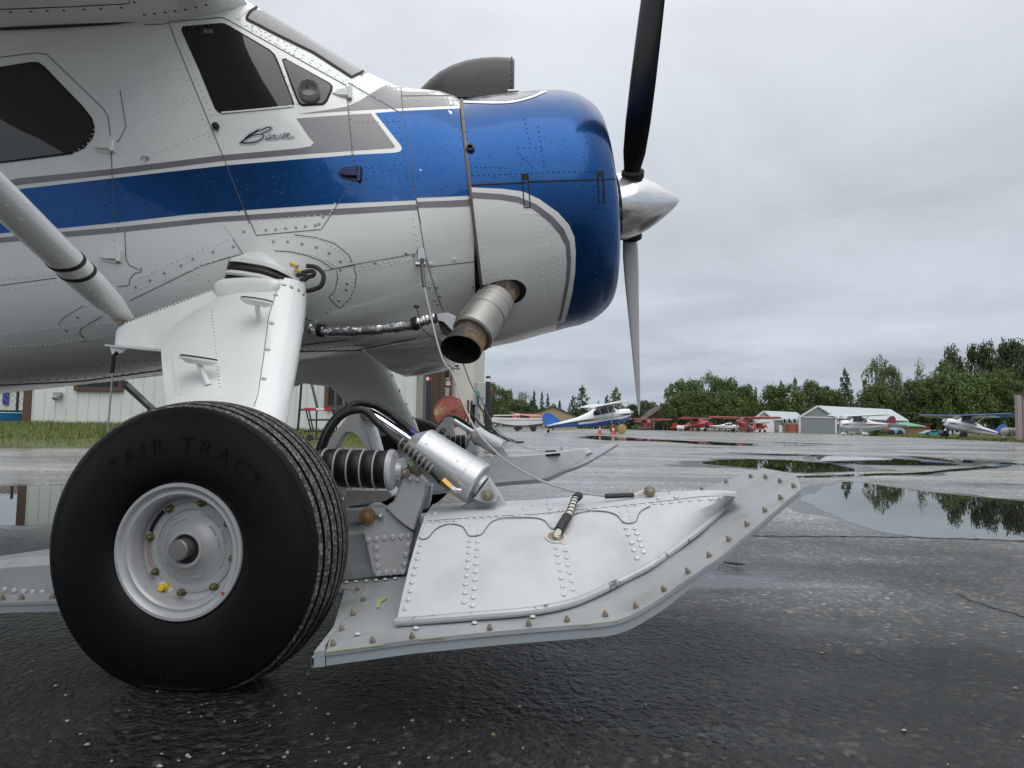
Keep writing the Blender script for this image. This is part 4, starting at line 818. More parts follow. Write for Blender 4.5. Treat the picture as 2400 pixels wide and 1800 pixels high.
for q in cr('T', (88, 100), (258, 95), (395, 90), (533, 88), (704, 80), (842, 74), (1013, 64), (1122, 17), (1205, 123), (1292, 113), (1379, 104), (1465, 94), (1551, 81), (1637, 62), (1723, 41)):
    h = hit(WB, *q)
    if h: mb.dome(h[0], h[1], .006, .003)
mb.build('screws', RIVD, wing, kind='stuff')
mb = MB(); ribbon_on(mb, WB, cr('T', (0, 78), (600, 56), (1080, 30), (1080, 0)), 2, .001); mb.build('panel_seam', SEAM, wing)
def fair_tube(a, b, ch, th, m, name, par=plane, tip=None):
    a, b = Vector(a), Vector(b); d = (b - a).normalized(); ex = Vector((1, 0, 0)); ex = (ex - d * ex.dot(d)).normalized(); ey = d.cross(ex); secs = []
    for t, k in ((0, .55), (.03, .9), (.06, 1), (1, 1)) if tip is None else tip:
        c = a.lerp(b, t); secs.append([c + ex * (ch / 2 * k * math.copysign(abs(cos(q)) ** .9, cos(q))) + ey * (th / 2 * k * sin(q)) for q in [2 * pi * j / 28 for j in range(28)]])
    m_ = MB(); m_.loft(secs); return m_.build(name, m, par, smooth=50)
s0, s1 = U(292, 744, 2.30), U(0, 462, 1.72); s2 = s0 + (s1 - s0) * 6.2
st = fair_tube(s0, s2, .112, .07, WHITE, 'wing_strut'); STB = bvh_of(st)
for a_, b_ in ((.455, .478), (.515, .538)):
    t0 = (a_) * .2; p, q = s0.lerp(s1, 1 - .455 - .0 if a_ < .5 else 1 - .545), None
    dd = (s1 - s0).normalized(); fair_tube(p - dd * .007, p + dd * .007, .116, .074, RUB, 'strut_band', tip=((0, 1), (1, 1)))
mb = MB()
for q in cr('D', (50, 262), (150, 360), (415, 632), (455, 672), (495, 712), (532, 750), (568, 790), (617, 835), (657, 880), (695, 918), (742, 955), (780, 985), (815, 1018), (745, 990), (780, 1022), (850, 1050)):
    h = hit(STB, *q)
    if h: mb.dome(h[0], h[1], .005, .002)
mb.build('rivets', RIVW, st, kind='stuff')
fair_tube(Vector((s0.x, 2 * YC - s0.y, s0.z)), Vector((s2.x, 2 * YC - s2.y, s2.z)), .112, .07, WHITE, 'wing_strut')
mb = MB(); mb.bar(s0 + Vector((-.03, 0, .02)), s0 + Vector((.035, -.0, -.045)), .05, .016, up=(0, 1, 0)); mb.tube([s0 + Vector((.0, -.03, -.02)), s0 + Vector((0, .03, -.02))], .012, 10); mb.build('strut_fitting', mat('rusty_fitting', (.35, .27, .2), .5, metal=.5, var=.3, vscale=40), plane)
# far tail-side brace seen below the belly
mb = MB(); a, b = U(*cr('P', (1290, 215))[0], 3.9), U(*cr('P', (1620, 520))[0], 4.4); mb.bar(a, b, .03, .03); mb.build('far_brace', GREYP, plane)
mb = MB(); mb.bar(U(*cr('P', (1560, 470))[0], 4.33), U(*cr('P', (1640, 540))[0], 4.43), .034, .034); mb.build('brace_sleeve', RUB, plane)

# belly fairing between the gear legs and the exhaust
bq_ = cr('E', (1085, 1325), (1190, 1405), (1300, 1480), (1480, 1462), (1640, 1430), (1730, 1400), (1745, 1300), (1700, 1230), (1300, 1290))
mb = MB(); prism_px(mb, bq_, [2.95, 3.05, 3.15, 3.14, 3.12, 3.08, 2.92, 2.80, 2.82], .45); mb.build('belly_fairing', WHITE, plane, bevel=.02)
for q in (cr('E', (660, 1290), (1000, 1250)), cr('E', (640, 1340), (1080, 1330), (1500, 1240))):
    mb = MB(); ribbon_on(mb, FB, q, 1.8, .0016); mb.build('panel_seam', SEAMG, plane)
rs2 = MB()
for q, g_ in ((cr('E', (660, 1330), (1050, 1290)), 16), (cr('D', (150, 1560), (700, 1530), (1250, 1470)), 22), (cr('D', (60, 1480), (1240, 1400)), 26), (cr('E', (690, 1100), (800, 1140)), 12)): rivet_row(rs2, FB, q, g_, .0042, .002)
rs2.build('screws', RIVD, fus, kind='stuff')
mb = MB(); ribbon_on(mb, FB, cr('D', (0, 1590), (600, 1560), (1260, 1470)), 2, .0016); mb.build('panel_seam', SEAMG, plane)
# ================================================================== landing gear, wheels and skis
GEAR = []                                   # parts to mirror to the far side
def g(o): GEAR.append(o); return o

# ---- leg fairing
def leg_sec(xl, xr, py, Yn, th, nose=.5, N=14):
    """horizontal aerofoil-like section between two measured edges"""
    a, b = U(xl, py, Yn + th * .5), U(xr, py, Yn + th * .5); z = (a.z + b.z) / 2; o = []
    R = min(th / 2, (b.x - a.x) * .25)
    for k in range(N + 1):
        t = -pi / 2 + pi * k / N; o.append(Vector((b.x - R + R * cos(t), Yn + th / 2 + th / 2 * sin(t), z)))
    for x, f in ((.62, 1.0), (.35, .97), (.12, .80), (.0, .62)):
        o.append(Vector((a.x + (b.x - a.x) * x, Yn + th / 2 + th / 2 * f, z)))
    for x, f in ((.0, .62), (.12, .80), (.35, .97), (.62, 1.0)):
        o.append(Vector((a.x + (b.x - a.x) * x, Yn + th / 2 - th / 2 * f, z)))
    return o
mb = MB()
mb.loft([leg_sec(*q) for q in ((540, 712, 662, 2.36, .20), (522, 716, 690, 2.33, .20), (500, 714, 720, 2.28, .21), (430, 709, 770, 2.19, .20), (398, 701, 815, 2.10, .19), (402, 692, 870, 1.99, .18), (408, 681, 925, 1.88, .17), (414, 669, 985, 1.78, .16), (424, 655, 1060, 1.70, .14))])
leg = g(mb.build('gear_leg', WHITE, plane, smooth=45)); LB = bvh_of(leg)
# rear gusset carrying the wing strut
gp = cr('D', (830, 1300), (842, 1190), (870, 1150), (930, 1125), (1300, 985), (1580, 878), (1640, 1000), (1560, 1340), (1240, 1338), (960, 1310))
gy = [2.22, 2.24, 2.25, 2.26, 2.31, 2.34, 2.30, 2.12, 2.16, 2.20]
mb = MB(); prism_px(mb, gp, gy, .10); gus = g(mb.build('gear_gusset', WHITE, plane, bevel=.012)); GB = bvh_of(gus)
mb = MB(); mb.bar(U(*cr('D', (830, 1300))[0], 2.25), U(*cr('D', (1250, 1340))[0], 2.20), .06, .006, up=(0, 0, 1)); g(mb.build('gusset_lip', WHITE, plane))
mb = MB(); prism_px(mb, cr('D', (815, 1305), (960, 1305), (900, 1350), (830, 1362)), 2.22, .012); g(mb.build('tie_down_lug', WHITE, plane))
# upper bulge (side cap), seam and rivets
mb = MB(); secs = []
for f, off in ((1, 0), (.97, .008), (.88, .014), (.6, .017)):
    poly = smooth_poly(cr('D', (1610, 815), (1800, 790), (2000, 795), (2080, 830), (2050, 900), (1990, 980), (1860, 1025), (1720, 1045), (1640, 1000), (1590, 900)), 3, True); cx = sum(p[0] for p in poly) / len(poly); cy = sum(p[1] for p in poly) / len(poly)
    secs.append([U(cx + (p[0] - cx) * f, cy + (p[1] - cy) * f, 2.335 - off) for p in poly])
mb.loft(secs); g(mb.build('leg_cap_blister', WHITE, plane, smooth=60))
rv = MB(); rs_ = MB()
for q in (cr('D', (1570, 1020), (1580, 1140), (1600, 1300), (1610, 1400), (1630, 1600)),): rivet_row(rv, LB, q, 9, .0036, .0025)
for q in (cr('D', (930, 1130), (1250, 1005), (1560, 890)), cr('D', (840, 1300), (1100, 1315), (1240, 1330))): rivet_row(rv, GB, q, 9, .0036, .002)
rivet_row(rs_, LB, cr('D', (2012, 1130), (1985, 1327), (1955, 1543)) + cr('E', (462, 920), (523, 843), (578, 863), (628, 885), (665, 915)), 0, .0075, .003)
rv.build('rivets', RIVW, leg, kind='stuff'); rs_.build('screws', STEEL, leg, kind='stuff')
mb = MB(); ribbon_on(mb, LB, cr('E', (490, 825), (410, 1080), (370, 1400), (330, 1659), (300, 1750)), 2, .0012); g(mb.build('panel_seam', GREYP, leg))
mb = MB(); ribbon_on(mb, LB, cr('D', (1290, 1345), (1310, 1500), (1330, 1659)), 9, .0016); mb.build('edge_strip', WHITE, leg)
# black rubber boot with clamp band and white cap on the fuselage
def boot(xl, xr, py, dp, Y0, dep, n=26):
    a, b = U(xl, py, Y0), U(xr, py, Y0); cx = (a.x + b.x) / 2; w = (b.x - a.x) / 2; o = []
    for k in range(n):
        t = 2 * pi * k / n; c, s = cos(t), sin(t); x = cx + w * math.copysign(abs(c) ** .6, c); y = Y0 + dep + dep * math.copysign(abs(s) ** .6, s)
        o.append(Vector((x, y, a.z - dp * (x - cx) - .02 * max(0, (x - cx) / w) ** 2)))
    return o
mb = MB(); mb.loft([boot(*q) for q in ((509, 654, 668, .12, 2.345, .10), (508, 657, 656, .12, 2.330, .11), (512, 660, 647, .12, 2.345, .10))]); g(mb.build('rubber_boot', RUB, plane))
mb = MB(); mb.loft([boot(*q) for q in ((511, 660, 648, .12, 2.335, .105), (509, 664, 642, .12, 2.325, .115), (514, 664, 636, .12, 2.338, .105))]); g(mb.build('boot_clamp', WHITE, plane))
mb = MB(); mb.loft([boot(*q) for q in ((514, 664, 637, .12, 2.345, .10), (514, 668, 628, .12, 2.330, .115), (519, 668, 613, .12, 2.345, .105))]); g(mb.build('rubber_boot', mat('brown_black_rubber', (.016, .012, .010), .45), plane))
mb = MB(); mb.loft([boot(*q) for q in ((518, 670, 616, .12, 2.330, .12), (522, 671, 608, .12, 2.330, .125), (545, 655, 597, .06, 2.375, .125), (566, 640, 590, .03, 2.42, .12), (572, 636, 588, 0, 2.46, .12))]); g(mb.build('leg_attachment_cap', WHITE, plane, smooth=40))
# steps
def step(cx, cy, wpx, Y, foot):
    c = U(cx, cy, Y); w = wpx / FPX * Y / 2; R = Matrix.Rotation(radians(3), 3, 'Y'); mb = MB(); o = []
    for z, k in ((-.018, .62), (-.006, 1.), (0, 1.)): o.append([c + Vector((w * k * cos(t), .034 * k * sin(t), z - .12 * w * k * cos(t))) for t in [2 * pi * i / 26 for i in range(26)]])
    mb.loft(o); s_ = g(mb.build('foot_step', WHITE, plane))
    mb = MB(); o = []
    for z, k in ((.0006, .97), (.005, .93)): o.append([c + Vector((w * k * cos(t), .034 * k * sin(t), z - .12 * w * k * cos(t))) for t in [2 * pi * i / 26 for i in range(26)]])
    mb.loft(o); mb.build('step_pad', RUB, s_)
    h_ = hit(LB, *foot); f = h_[0] if h_ else U(*foot, Y + .1); mb = MB(); mb.tube([c + Vector((0, 0, -.012)), f], .008, 12); mb.lathe(f, (f - c).normalized(), [(.012, -.006), (.012, .004)], 12); mb.build('step_peg', WHITE, s_)
step(602, 704, 79, 2.16, (608, 752)); step(466, 840, 90, 1.93, (487, 900))
# brake and hydraulic lines at the leg top
for pts, r_ in ((((690, 705), (760, 715), (815, 770), (800, 850), (740, 880), (660, 895)), .0085), (((620, 780), (680, 750), (740, 745), (740, 775), (690, 790)), .008), (((575, 835), (600, 790), (660, 770), (700, 785), (670, 815)), .0075), (((610, 860), (640, 815), (700, 795)), .0075)):
    mb = MB(); mb.tube(smooth_poly([axpt('E', x, y, 2.50) for x, y in pts], 6), r_, 10); mb.build('hydraulic_hose', RUB, plane)
for (x0, y0), (x1, y1) in (((570, 690), (625, 710)), ((605, 735), (655, 752)), ((550, 755), (600, 780)), ((590, 810), (565, 850)), ((630, 845), (615, 872))):
    a, b = axpt('E', x0, y0, 2.495), axpt('E', x1, y1, 2.495); mb = MB(); mb.tube([a, b], .0085, 6); mb.build('hose_fitting', BRASS, plane)

# ---- wheel
HUB = U(430, 1290, 1.47); HUB = Vector((HUB.x, 1.56, .290)); NW = 96
def wheel():
    half = [(.144, -.088), (.152, -.096), (.170, -.103), (.20, -.106), (.232, -.1045), (.256, -.1005), (.276, -.095), (.288, -.0905), (.2910, -.0900), (.2922, -.0880), (.2970, -.0875), (.3020, -.0850)]
    def gv(o): return [(-.0045 + o, 0), (-.004 + o, -.008), (.004 + o, -.008), (.0045 + o, 0)]
    tread = []
    for o in (-.070, -.042, -.014, .014, .042, .070):
        for y, dr in gv(o): tread.append((.324 - .85 * y * y * 2.2 + dr, y))
    tread = [(.3080, -.0815)] + tread + [(.3080, .0815)]
    mb = MB(); full = half + tread + [(r, -y) for r, y in reversed(half)]
    i0 = len(half)
    vs = []; fs = []
    for r, y in full:
        for k in range(NW):
            a = 2 * pi * k / NW; p = HUB + Vector((r * cos(a), y, r * sin(a)))
            if p.z < .05:                       # flattened at the contact patch
                q = max(0, .008 - p.z); p.z = .0015 + .5 * (p.z + sqrt(p.z * p.z + .010 ** 2)); p.y += math.copysign(q * .25, y) if abs(y) > .05 else 0
            vs.append(p)
    for i in range(len(full) - 1):
        for k in range(NW): k2 = (k + 1) % NW; fs.append((i * NW + k, i * NW + k2, (i + 1) * NW + k2, (i + 1) * NW + k))
    mb.add(vs, fs)
    for i in range(len(full) - 1):
        y0, y1 = full[i][1], full[i + 1][1]
        on = abs(y0) < .0818 and abs(y1) < .0818 and full[i][0] > .3 and full[i + 1][0] > .3
        groove = on and min(full[i][0], full[i + 1][0]) < .324 - .85 * y0 * y0 * 2.2 - .004
        for k in range(NW): mb.m[i * NW + k] = 1 if (on and not groove) else 0
    ty = mb.build('main_wheel', [TYRE, TREAD], plane, smooth=35)
    # hub half
    mb = MB(); F = (0, -1, 0)
    mb.lathe(HUB, F, [(.136, -.06), (.1445, .086), (.1458, .092), (.1440, .0955), (.138, .0955), (.1345, .0925), (.132, .087), (.128, .0855), (.122, .087), (.1180, .084), (.1155, .076), (.1130, .060), (.1120, .048), (.114, .042), (.112, .038), (.098, .036)], 72)
    mb.build('rim', SILV, ty, smooth=40)
    mb = MB(); mb.lathe(HUB, F, [(.1145, .034), (.099, .036), (.0975, .040), (.0905, .041), (.083, .0405), (.0815, .0375), (.070, .040), (.055, .047), (.046, .056), (.0395, .065), (.0385, .0685), (.0345, .069), (.0320, .067), (.0310, .050), (.0, .048)], 72)
    hb = mb.build('hub', CAST, ty, smooth=40)
    mb = MB(); mb.lathe(HUB + Vector((-.004, 0, .002)), F, [(.0225, .03), (.0225, .086), (.0205, .089), (0, .0895)], 32); mb.build('axle_end', mat('axle_steel', (.28, .275, .265), .4, metal=.7, var=.12, vscale=50), ty)
    mb = MB(); mb.lathe(HUB, F, [(.0305, .06), (.0305, .0505), (.024, .0500)], 32); mb.build('hub_bore', SEAM, ty)
    for k in range(8):
        a = radians(79 + 45 * k); c = HUB + Vector((.099 * cos(a), -.036, .099 * sin(a))); mb = MB()
        mb.lathe(c, F, [(.010, 0), (.010, .002), (.0085, .0025), (.0082, .010), (.0060, .0105), (.0055, .016), (.003, .0175), (0, .0175)], 10); mb.build('wheel_bolt', mat('olive_bolt', (.17, .15, .07), .4, metal=.7, var=.3, vscale=70), ty)
    a = radians(236); c = HUB + Vector((.105 * cos(a), -.037, .105 * sin(a))); R = Matrix.Rotation(radians(-30), 3, 'Y')
    mb = MB(); mb.box(c, (.036, .002, .028), R); mb.build('valve_sticker', mat('white_sticker', (.7, .7, .7), .5), ty)
    mb = MB(); mb.lathe(c + Vector((0, -.001, 0)), F, [(.008, 0), (.008, .006), (.0068, .007), (.0068, .020), (.005, .0215), (0, .0215)], 12); mb.build('valve_cap', YELL, ty)
    # printed stickers inside the rim
    def arc_patch(r0, r1, a0, a1, y, m, nm):
        mb = MB(); n_ = 12
        for i in range(n_):
            t0, t1 = radians(a0 + (a1 - a0) * i / n_), radians(a0 + (a1 - a0) * (i + 1) / n_)
            mb.add([HUB + Vector((r * cos(t), y, r * sin(t))) for r, t in ((r0, t0), (r1, t0), (r1, t1), (r0, t1))], [(0, 1, 2, 3)])
        mb.build(nm, m, ty)
    arc_patch(.1005, .1095, 133, 163, -.0392, mat('black_sticker', (.012, .012, .012), .4), 'black_sticker')
    arc_patch(.1005, .1085, 171, 207, -.0392, mat('pale_sticker', (.42, .40, .38), .5), 'instruction_sticker')
    for rr in (.1025, .1045, .1065): arc_patch(rr, rr + .0009, 173, 205, -.0398, mat('red_print', (.5, .12, .07), .5), 'red_print')
    a = radians(-37); mb = MB(); mb.box(HUB + Vector((.134 * cos(a), -.0962, .134 * sin(a))), (.007, .0012, .006), Matrix.Rotation(.6, 3, 'Y')); mb.build('torque_mark', REDM, ty)
    # raised lettering
    def arc_text(s, r, amid, size, y, m, nm, inward=False, ex=.0011, sp=1.0):
        vs, fs = text_mesh(s, size, ex, spacing=sp); am = radians(amid); V = []
        for x, h_, e in vs:
            if not inward: t = am - x / r; rr = r + h_
            else: t = am + x / r; rr = r - h_
            V.append(HUB + Vector((rr * cos(t), y - e, rr * sin(t))))
        mb = MB(); mb.add(V, fs); return mb.build(nm, m, ty, smooth=0)
    LT = mat('cast_lettering', (.56, .565, .57), .35, metal=.2)
    arc_text('CLEVELAND  WHEELS & BRAKES', .0735, 22, .0085, -.0400, LT, 'lettering', sp=1.15)
    arc_text('AVON, OHIO', .061, 25, .0085, -.0450, LT, 'lettering', sp=1.1)
    arc_text('DEFLATE TUBE BEFORE SPLITTING WHEEL', .0735, 193, .0085, -.0400, LT, 'lettering', sp=1.12)
    arc_text('TORQUE WHEEL NUTS TO 150 INCH-LBS MAX TSO C26B', .061, 200, .0080, -.0450, LT, 'lettering', sp=1.0)
    TL = mat('raised_rubber', (.011, .011, .0115), .42)
    arc_text('"AIR TRAC"', .214, 86, .046, -.1066, TYRE, 'lettering', ex=.0004, sp=1.5); arc_text('8.50-10', .262, 262, .034, -.1010, TYRE, 'lettering', inward=True, ex=.0005, sp=1.2)
    return ty
tyre = wheel(); g(tyre)
_hl = HUB - base_of(plane); _rw = Matrix.Translation(_hl) @ Matrix.Rotation(radians(-7), 4, 'Z') @ Matrix.Translation(-_hl)
for o in [tyre] + list(tyre.children): o.data.transform(_rw)      # the wheel toes out a little
mb = MB(); mb.tube([HUB + Vector((0, .0, 0)), HUB + Vector((0, .30, .02))], .03, 14); mb.lathe(HUB + Vector((0, .05, 0)), (0, 1, 0), [(.11, 0), (.115, .03), (.06, .05)], 32); g(mb.build('axle', STEEL, plane))

# ---- ski
edge_px = [(764, 1527), (860, 1514), (967, 1499), (1146, 1481), (1250, 1472), (1329, 1466), (1380, 1462), (1426, 1458), (1456, 1451), (1485, 1440), (1544, 1405), (1617, 1353), (1691, 1303), (1788, 1221), (1850, 1168), (1882, 1142)]
def yo(px_): return lerp([764, 1430, 1600, 1800, 1882], [1.28, 1.28, 1.33, 1.45, 1.53], px_)
EP = [U(a, b, yo(a)) for a, b in edge_px]; EX = [p.x for p in EP]; EZ = [p.z for p in EP]; EY = [p.y for p in EP]
_d = EP[-1] - EP[-3]; EP.append(EP[-1] + Vector((.040, .14, .040 * _d.z / _d.x))); EX.append(EP[-1].x); EZ.append(EP[-1].z); EY.append(EP[-1].y)
SLA = (EZ[3] - EZ[0]) / (EX[3] - EX[0])
def pz(X, Y=1.28):
    z = lerp(EX, EZ, X) if X >= EX[0] else EZ[0] + (X - EX[0]) * (SLA if X > -.5 else .045) - (0 if X > -.5 else (.17 + EX[0] + .33) * (SLA - .045))
    return z + .04 * (Y - lerp(EX, EY, X)) * (1 if X < .3 else max(0, 1 - (X - .3) / .2))
def pan_hit(px_, py_, lift=0.0):
    d = ray(px_, py_); t = .8
    for _ in range(800):
        p = EYE + d * t
        if p.z <= pz(p.x, p.y) + lift: return p
        t += .0025
    return EYE + d * t
def yi(X): return lerp([-2, .1, .5, .57, .61, .65, .69], [2.04, 2.04, 2.03, 1.99, 1.95, 1.92, 1.88], X)
def y_out(X): return lerp(EX, EY, X) if X > -.375 else 1.72
stn = [-1.95, -1.9, -1.6, -1.2, -.8, -.47, -.43, -.405] + [EX[0] + (EX[-1] - EX[0]) * i / 44 for i in range(45)]
def pan_mesh(z0, z1, inset, xs=stn, fr=1.0):
    mb = MB(); secs = []
    for X in xs:
        if X < -.40: a = 1.72
        else: a = lerp(EX, EY, X)
        if X < EX[0] and X >= -.40: a = 1.72
        b = yi(X)
        if X > .7: b = b
        if X < -1.85: a += .05; b -= .05
        a += inset; b -= inset; ys_ = [a + (b - a) * j / 6 for j in range(7)]
        secs.append([Vector((X, y, pz(X, y) + z1)) for y in ys_] + [Vector((X, y, pz(X, y) + z0)) for y in reversed(ys_)])
    mb.loft(secs); return mb
# notch in front of the tyre: a rounded heel from the outer corner to the inner rail
pan = g(pan_mesh(-.008, 0, 0).build('ski', SKIG, plane, smooth=25)); PB = bvh_of(pan)
hc = [pan_hit(*q) for q in smooth_poly(cr('I', (160, 1040), (240, 1052), (290, 1080), (305, 1105), (290, 1150), (240, 1235), (150, 1360), (70, 1460), (44, 1500), (44, 1545)), 4)]
mb = MB(); base_e = [Vector((-.355, p.y, pz(-.355, p.y) + .0)) for p in hc]
for i in range(len(hc) - 1):
    a, b, c, d = hc[i], hc[i + 1], base_e[i + 1], base_e[i]
    up = Vector((0, 0, .0018)); dn = Vector((0, 0, -.009)); vs = [a + up, b + up, c + up, d + up, a + dn, b + dn, c + dn, d + dn]; mb.add(vs, [(0, 1, 2, 3), (7, 6, 5, 4), (0, 4, 5, 1), (2, 6, 7, 3)])
e_ = [(hc[-1], base_e[-1]), (hc[0], base_e[0])]
for a, d in e_: mb.add([a + Vector((0, 0, .0018)), d + Vector((0, 0, .0018)), d + Vector((0, 0, -.009)), a + Vector((0, 0, -.009))], [(0, 1, 2, 3)])
mb.build('heel_plate', SKIG, pan, smooth=20)
sole = pan_mesh(-.027, -.0085, .004, [x for x in stn if x < .33] ).build('ski_sole', PLAST, pan, smooth=25)
mb = MB()
for i in range(len(hc) - 1):
    a, b = hc[i], hc[i + 1]; c, d = Vector((-.36, b.y, pz(-.36, b.y))), Vector((-.36, a.y, pz(-.36, a.y))); up = Vector((0, 0, -.0095)); dn = Vector((0, 0, -.027)); vs = [a + up, b + up, c + up, d + up, a + dn, b + dn, c + dn, d + dn]; mb.add(vs, [(0, 1, 2, 3), (7, 6, 5, 4), (0, 4, 5, 1), (2, 6, 7, 3)])
for a, d in e_: mb.add([a + Vector((0, 0, -.0095)), d + Vector((0, 0, -.0095)), d + Vector((0, 0, -.027)), a + Vector((0, 0, -.027))], [(0, 1, 2, 3)])
mb.build('heel_sole', PLAST, pan, smooth=20)
mb = MB(); secs = []
for X in [x for x in stn if x >= .30]: 
    a, b = lerp(EX, EY, X), yi(X)
    if X > .7: b = b
    k = max(.35, 1 - (X - .30) / .25); ys_ = [a + .004, b - .004]
    secs.append([Vector((X, y, pz(X, y) - .0085)) for y in ys_] + [Vector((X, y, pz(X, y) - .0085 - .0185 * k)) for y in reversed(ys_)])
mb.loft(secs); mb.build('ski_sole', PLAST, pan, smooth=25)
# lime primer showing on worn edges
for a_, b_ in (((764, 1526), (800, 1521)), ((800, 1521), (900, 1508)), ((985, 1496), (1040, 1490)), ((1365, 1462), (1450, 1452))):
    p, q = U(*a_, yo(a_[0]) - .0012), U(*b_, yo(b_[0]) - .0012); mb = MB(); mb.bar(p + Vector((0, 0, -.002)), q + Vector((0, 0, -.002)), .002, .0022); mb.build('worn_edge', LIME, pan)
mb = MB(); q = [pan_hit(*p, lift=.0026) for p in smooth_poly(cr('I', (455, 1185), (470, 1120), (495, 1105), (545, 1105), (520, 1130), (490, 1150), (485, 1185)), 3, True)]; mb.prism(q, (0, 0, .0006)); mb.build('paint_patch', LIME, pan)

# raised ski body
bead_px = [(929, 1459), (1000, 1454), (1112, 1445), (1250, 1433), (1338, 1415), (1397, 1391), (1456, 1362), (1525, 1326), (1603, 1271), (1661, 1224), (1719, 1170)]
BD = [pan_hit(a, b, .008) for a, b in bead_px]
ridge_px = [(991, 1222), (1060, 1217), (1150, 1211), (1250, 1206), (1310, 1200), (1400, 1191), (1500, 1181), (1580, 1172), (1640, 1165), (1690, 1163), (1728, 1165)]
RYD = [1.66, 1.66, 1.66, 1.66, 1.66, 1.66, 1.65, 1.64, 1.63, 1.62, 1.60]
RG = [U(p[0], p[1], y) for p, y in zip(ridge_px, RYD)]
def resample(P, n):
    L = [0]
    for i in range(1, len(P)): L.append(L[-1] + (P[i] - P[i - 1]).length)
    o = []
    for k in range(n):
        d = L[-1] * k / (n - 1); i = 0
        while i < len(L) - 2 and L[i + 1] < d: i += 1
        t = (d - L[i]) / max(1e-9, L[i + 1] - L[i]); o.append(P[i].lerp(P[i + 1], t))
    return o
NB = 40; b_ = resample([Vector(p) for p in smooth_poly(BD, 5)], NB); r_ = resample([Vector(p) for p in smooth_poly(RG, 5)], NB)
mb = MB(); secs = []
for i in range(NB):
    p, q = b_[i], r_[i]; row = []
    for t in (0, .08, .25, .5, .75, .92, 1):
        c = p.lerp(q, t); c = c + Vector((0, -.022 * sin(pi * t), .008 * sin(pi * t))); row.append(c)
    secs.append(row)
mb.loft(secs, cap=False, closed=False)
# give the sheet a thickness
vs0 = list(mb.v); n0 = len(vs0); fs0 = list(mb.f); mb.add([(v[0], v[1] + .004, v[2] - .001) for v in vs0], [tuple(reversed(f)) for f in fs0])
m0, k0 = len(secs[0]), len(secs)
for i in range(k0 - 1): mb.f += [(i * m0, n0 + i * m0, n0 + (i + 1) * m0, (i + 1) * m0), (i * m0 + m0 - 1, (i + 1) * m0 + m0 - 1, n0 + (i + 1) * m0 + m0 - 1, n0 + i * m0 + m0 - 1)]; mb.m += [0, 0]
for j in range(m0 - 1): mb.f += [(j, j + 1, n0 + j + 1, n0 + j), ((k0 - 1) * m0 + j, n0 + (k0 - 1) * m0 + j, n0 + (k0 - 1) * m0 + j + 1, (k0 - 1) * m0 + j + 1)]; mb.m += [0, 0]
pnl = g(mb.build('ski_side_panel', ALUP, plane, smooth=40)); SB = bvh_of(pnl)
mb = MB(); mb.tube([p + Vector((0, -.004, .002)) for p in b_], [.0085] * (NB - 1) + [.004], 10); mb.build('edge_bead', mat('scuffed_bead', (.42, .43, .44), .4, metal=.3, col2=(.12, .12, .12), mix_scale=30, mix_lo=.6, mix_hi=.66), pnl)
# top deck and inner wall of the body
mb = MB(); secs = []
for i in range(NB):
    q = r_[i]; f = i / (NB - 1); wid = lerp([0, .55, .85, 1], [.20, .19, .10, .02], f)
    e = q + Vector((.0, wid, .006 + .012 * (1 - f))); lo = Vector((e.x, e.y + .02, pz(e.x, e.y) + .001)); lo.z = min(lo.z, e.z - .002)
    secs.append([q + Vector((0, .001, .001)), q + Vector((0, wid * .12, .008)), q + Vector((0, wid * .5, .012)), e, lo])
mb.loft(secs, cap=False, closed=False); dk = g(mb.build('ski_deck', ALUP, plane, smooth=40)); DB = bvh_of(dk)
mb = MB(); prism_px(mb, [(1302, 1194), (1296, 1182), (1490, 1165), (1496, 1178)], 1.74, .10); g(mb.build('rubber_pad', RUBW, dk))
# rear body: wall beside the tyre and tail
def wall_sec(X, top, th0, th1): return [Vector((X, th0, pz(X, th0))), Vector((X, th0 + .005, top - .02)), Vector((X, th0 + .03, top)), Vector((X, th1 - .03, top)), Vector((X, th1, top - .02)), Vector((X, th1, pz(X, th1)))]
mb = MB(); tp = lambda X: lerp([-1.9, -1.3, -1.1, -.75, -.45, -.1, .0], [.10, .198, .212, .245, .295, .33, .34], X)
mb.loft([wall_sec(X, max(tp(X), pz(X, 1.8) + .03), 1.80, 2.0) for X in (-1.9, -1.6, -1.3, -1.0, -.75, -.5, -.3, -.17)]); bod = g(mb.build('ski_rear_body', SKIG, plane, smooth=25)); RBV = bvh_of(bod)
mb = MB(); mb.bar(Vector((-.50, 1.795, pz(-.50, 1.8) + .022)), Vector((-.19, 1.795, pz(-.19, 1.8) + .022)), .006, .035); g(mb.build('angle_strip', SKIG, pan))
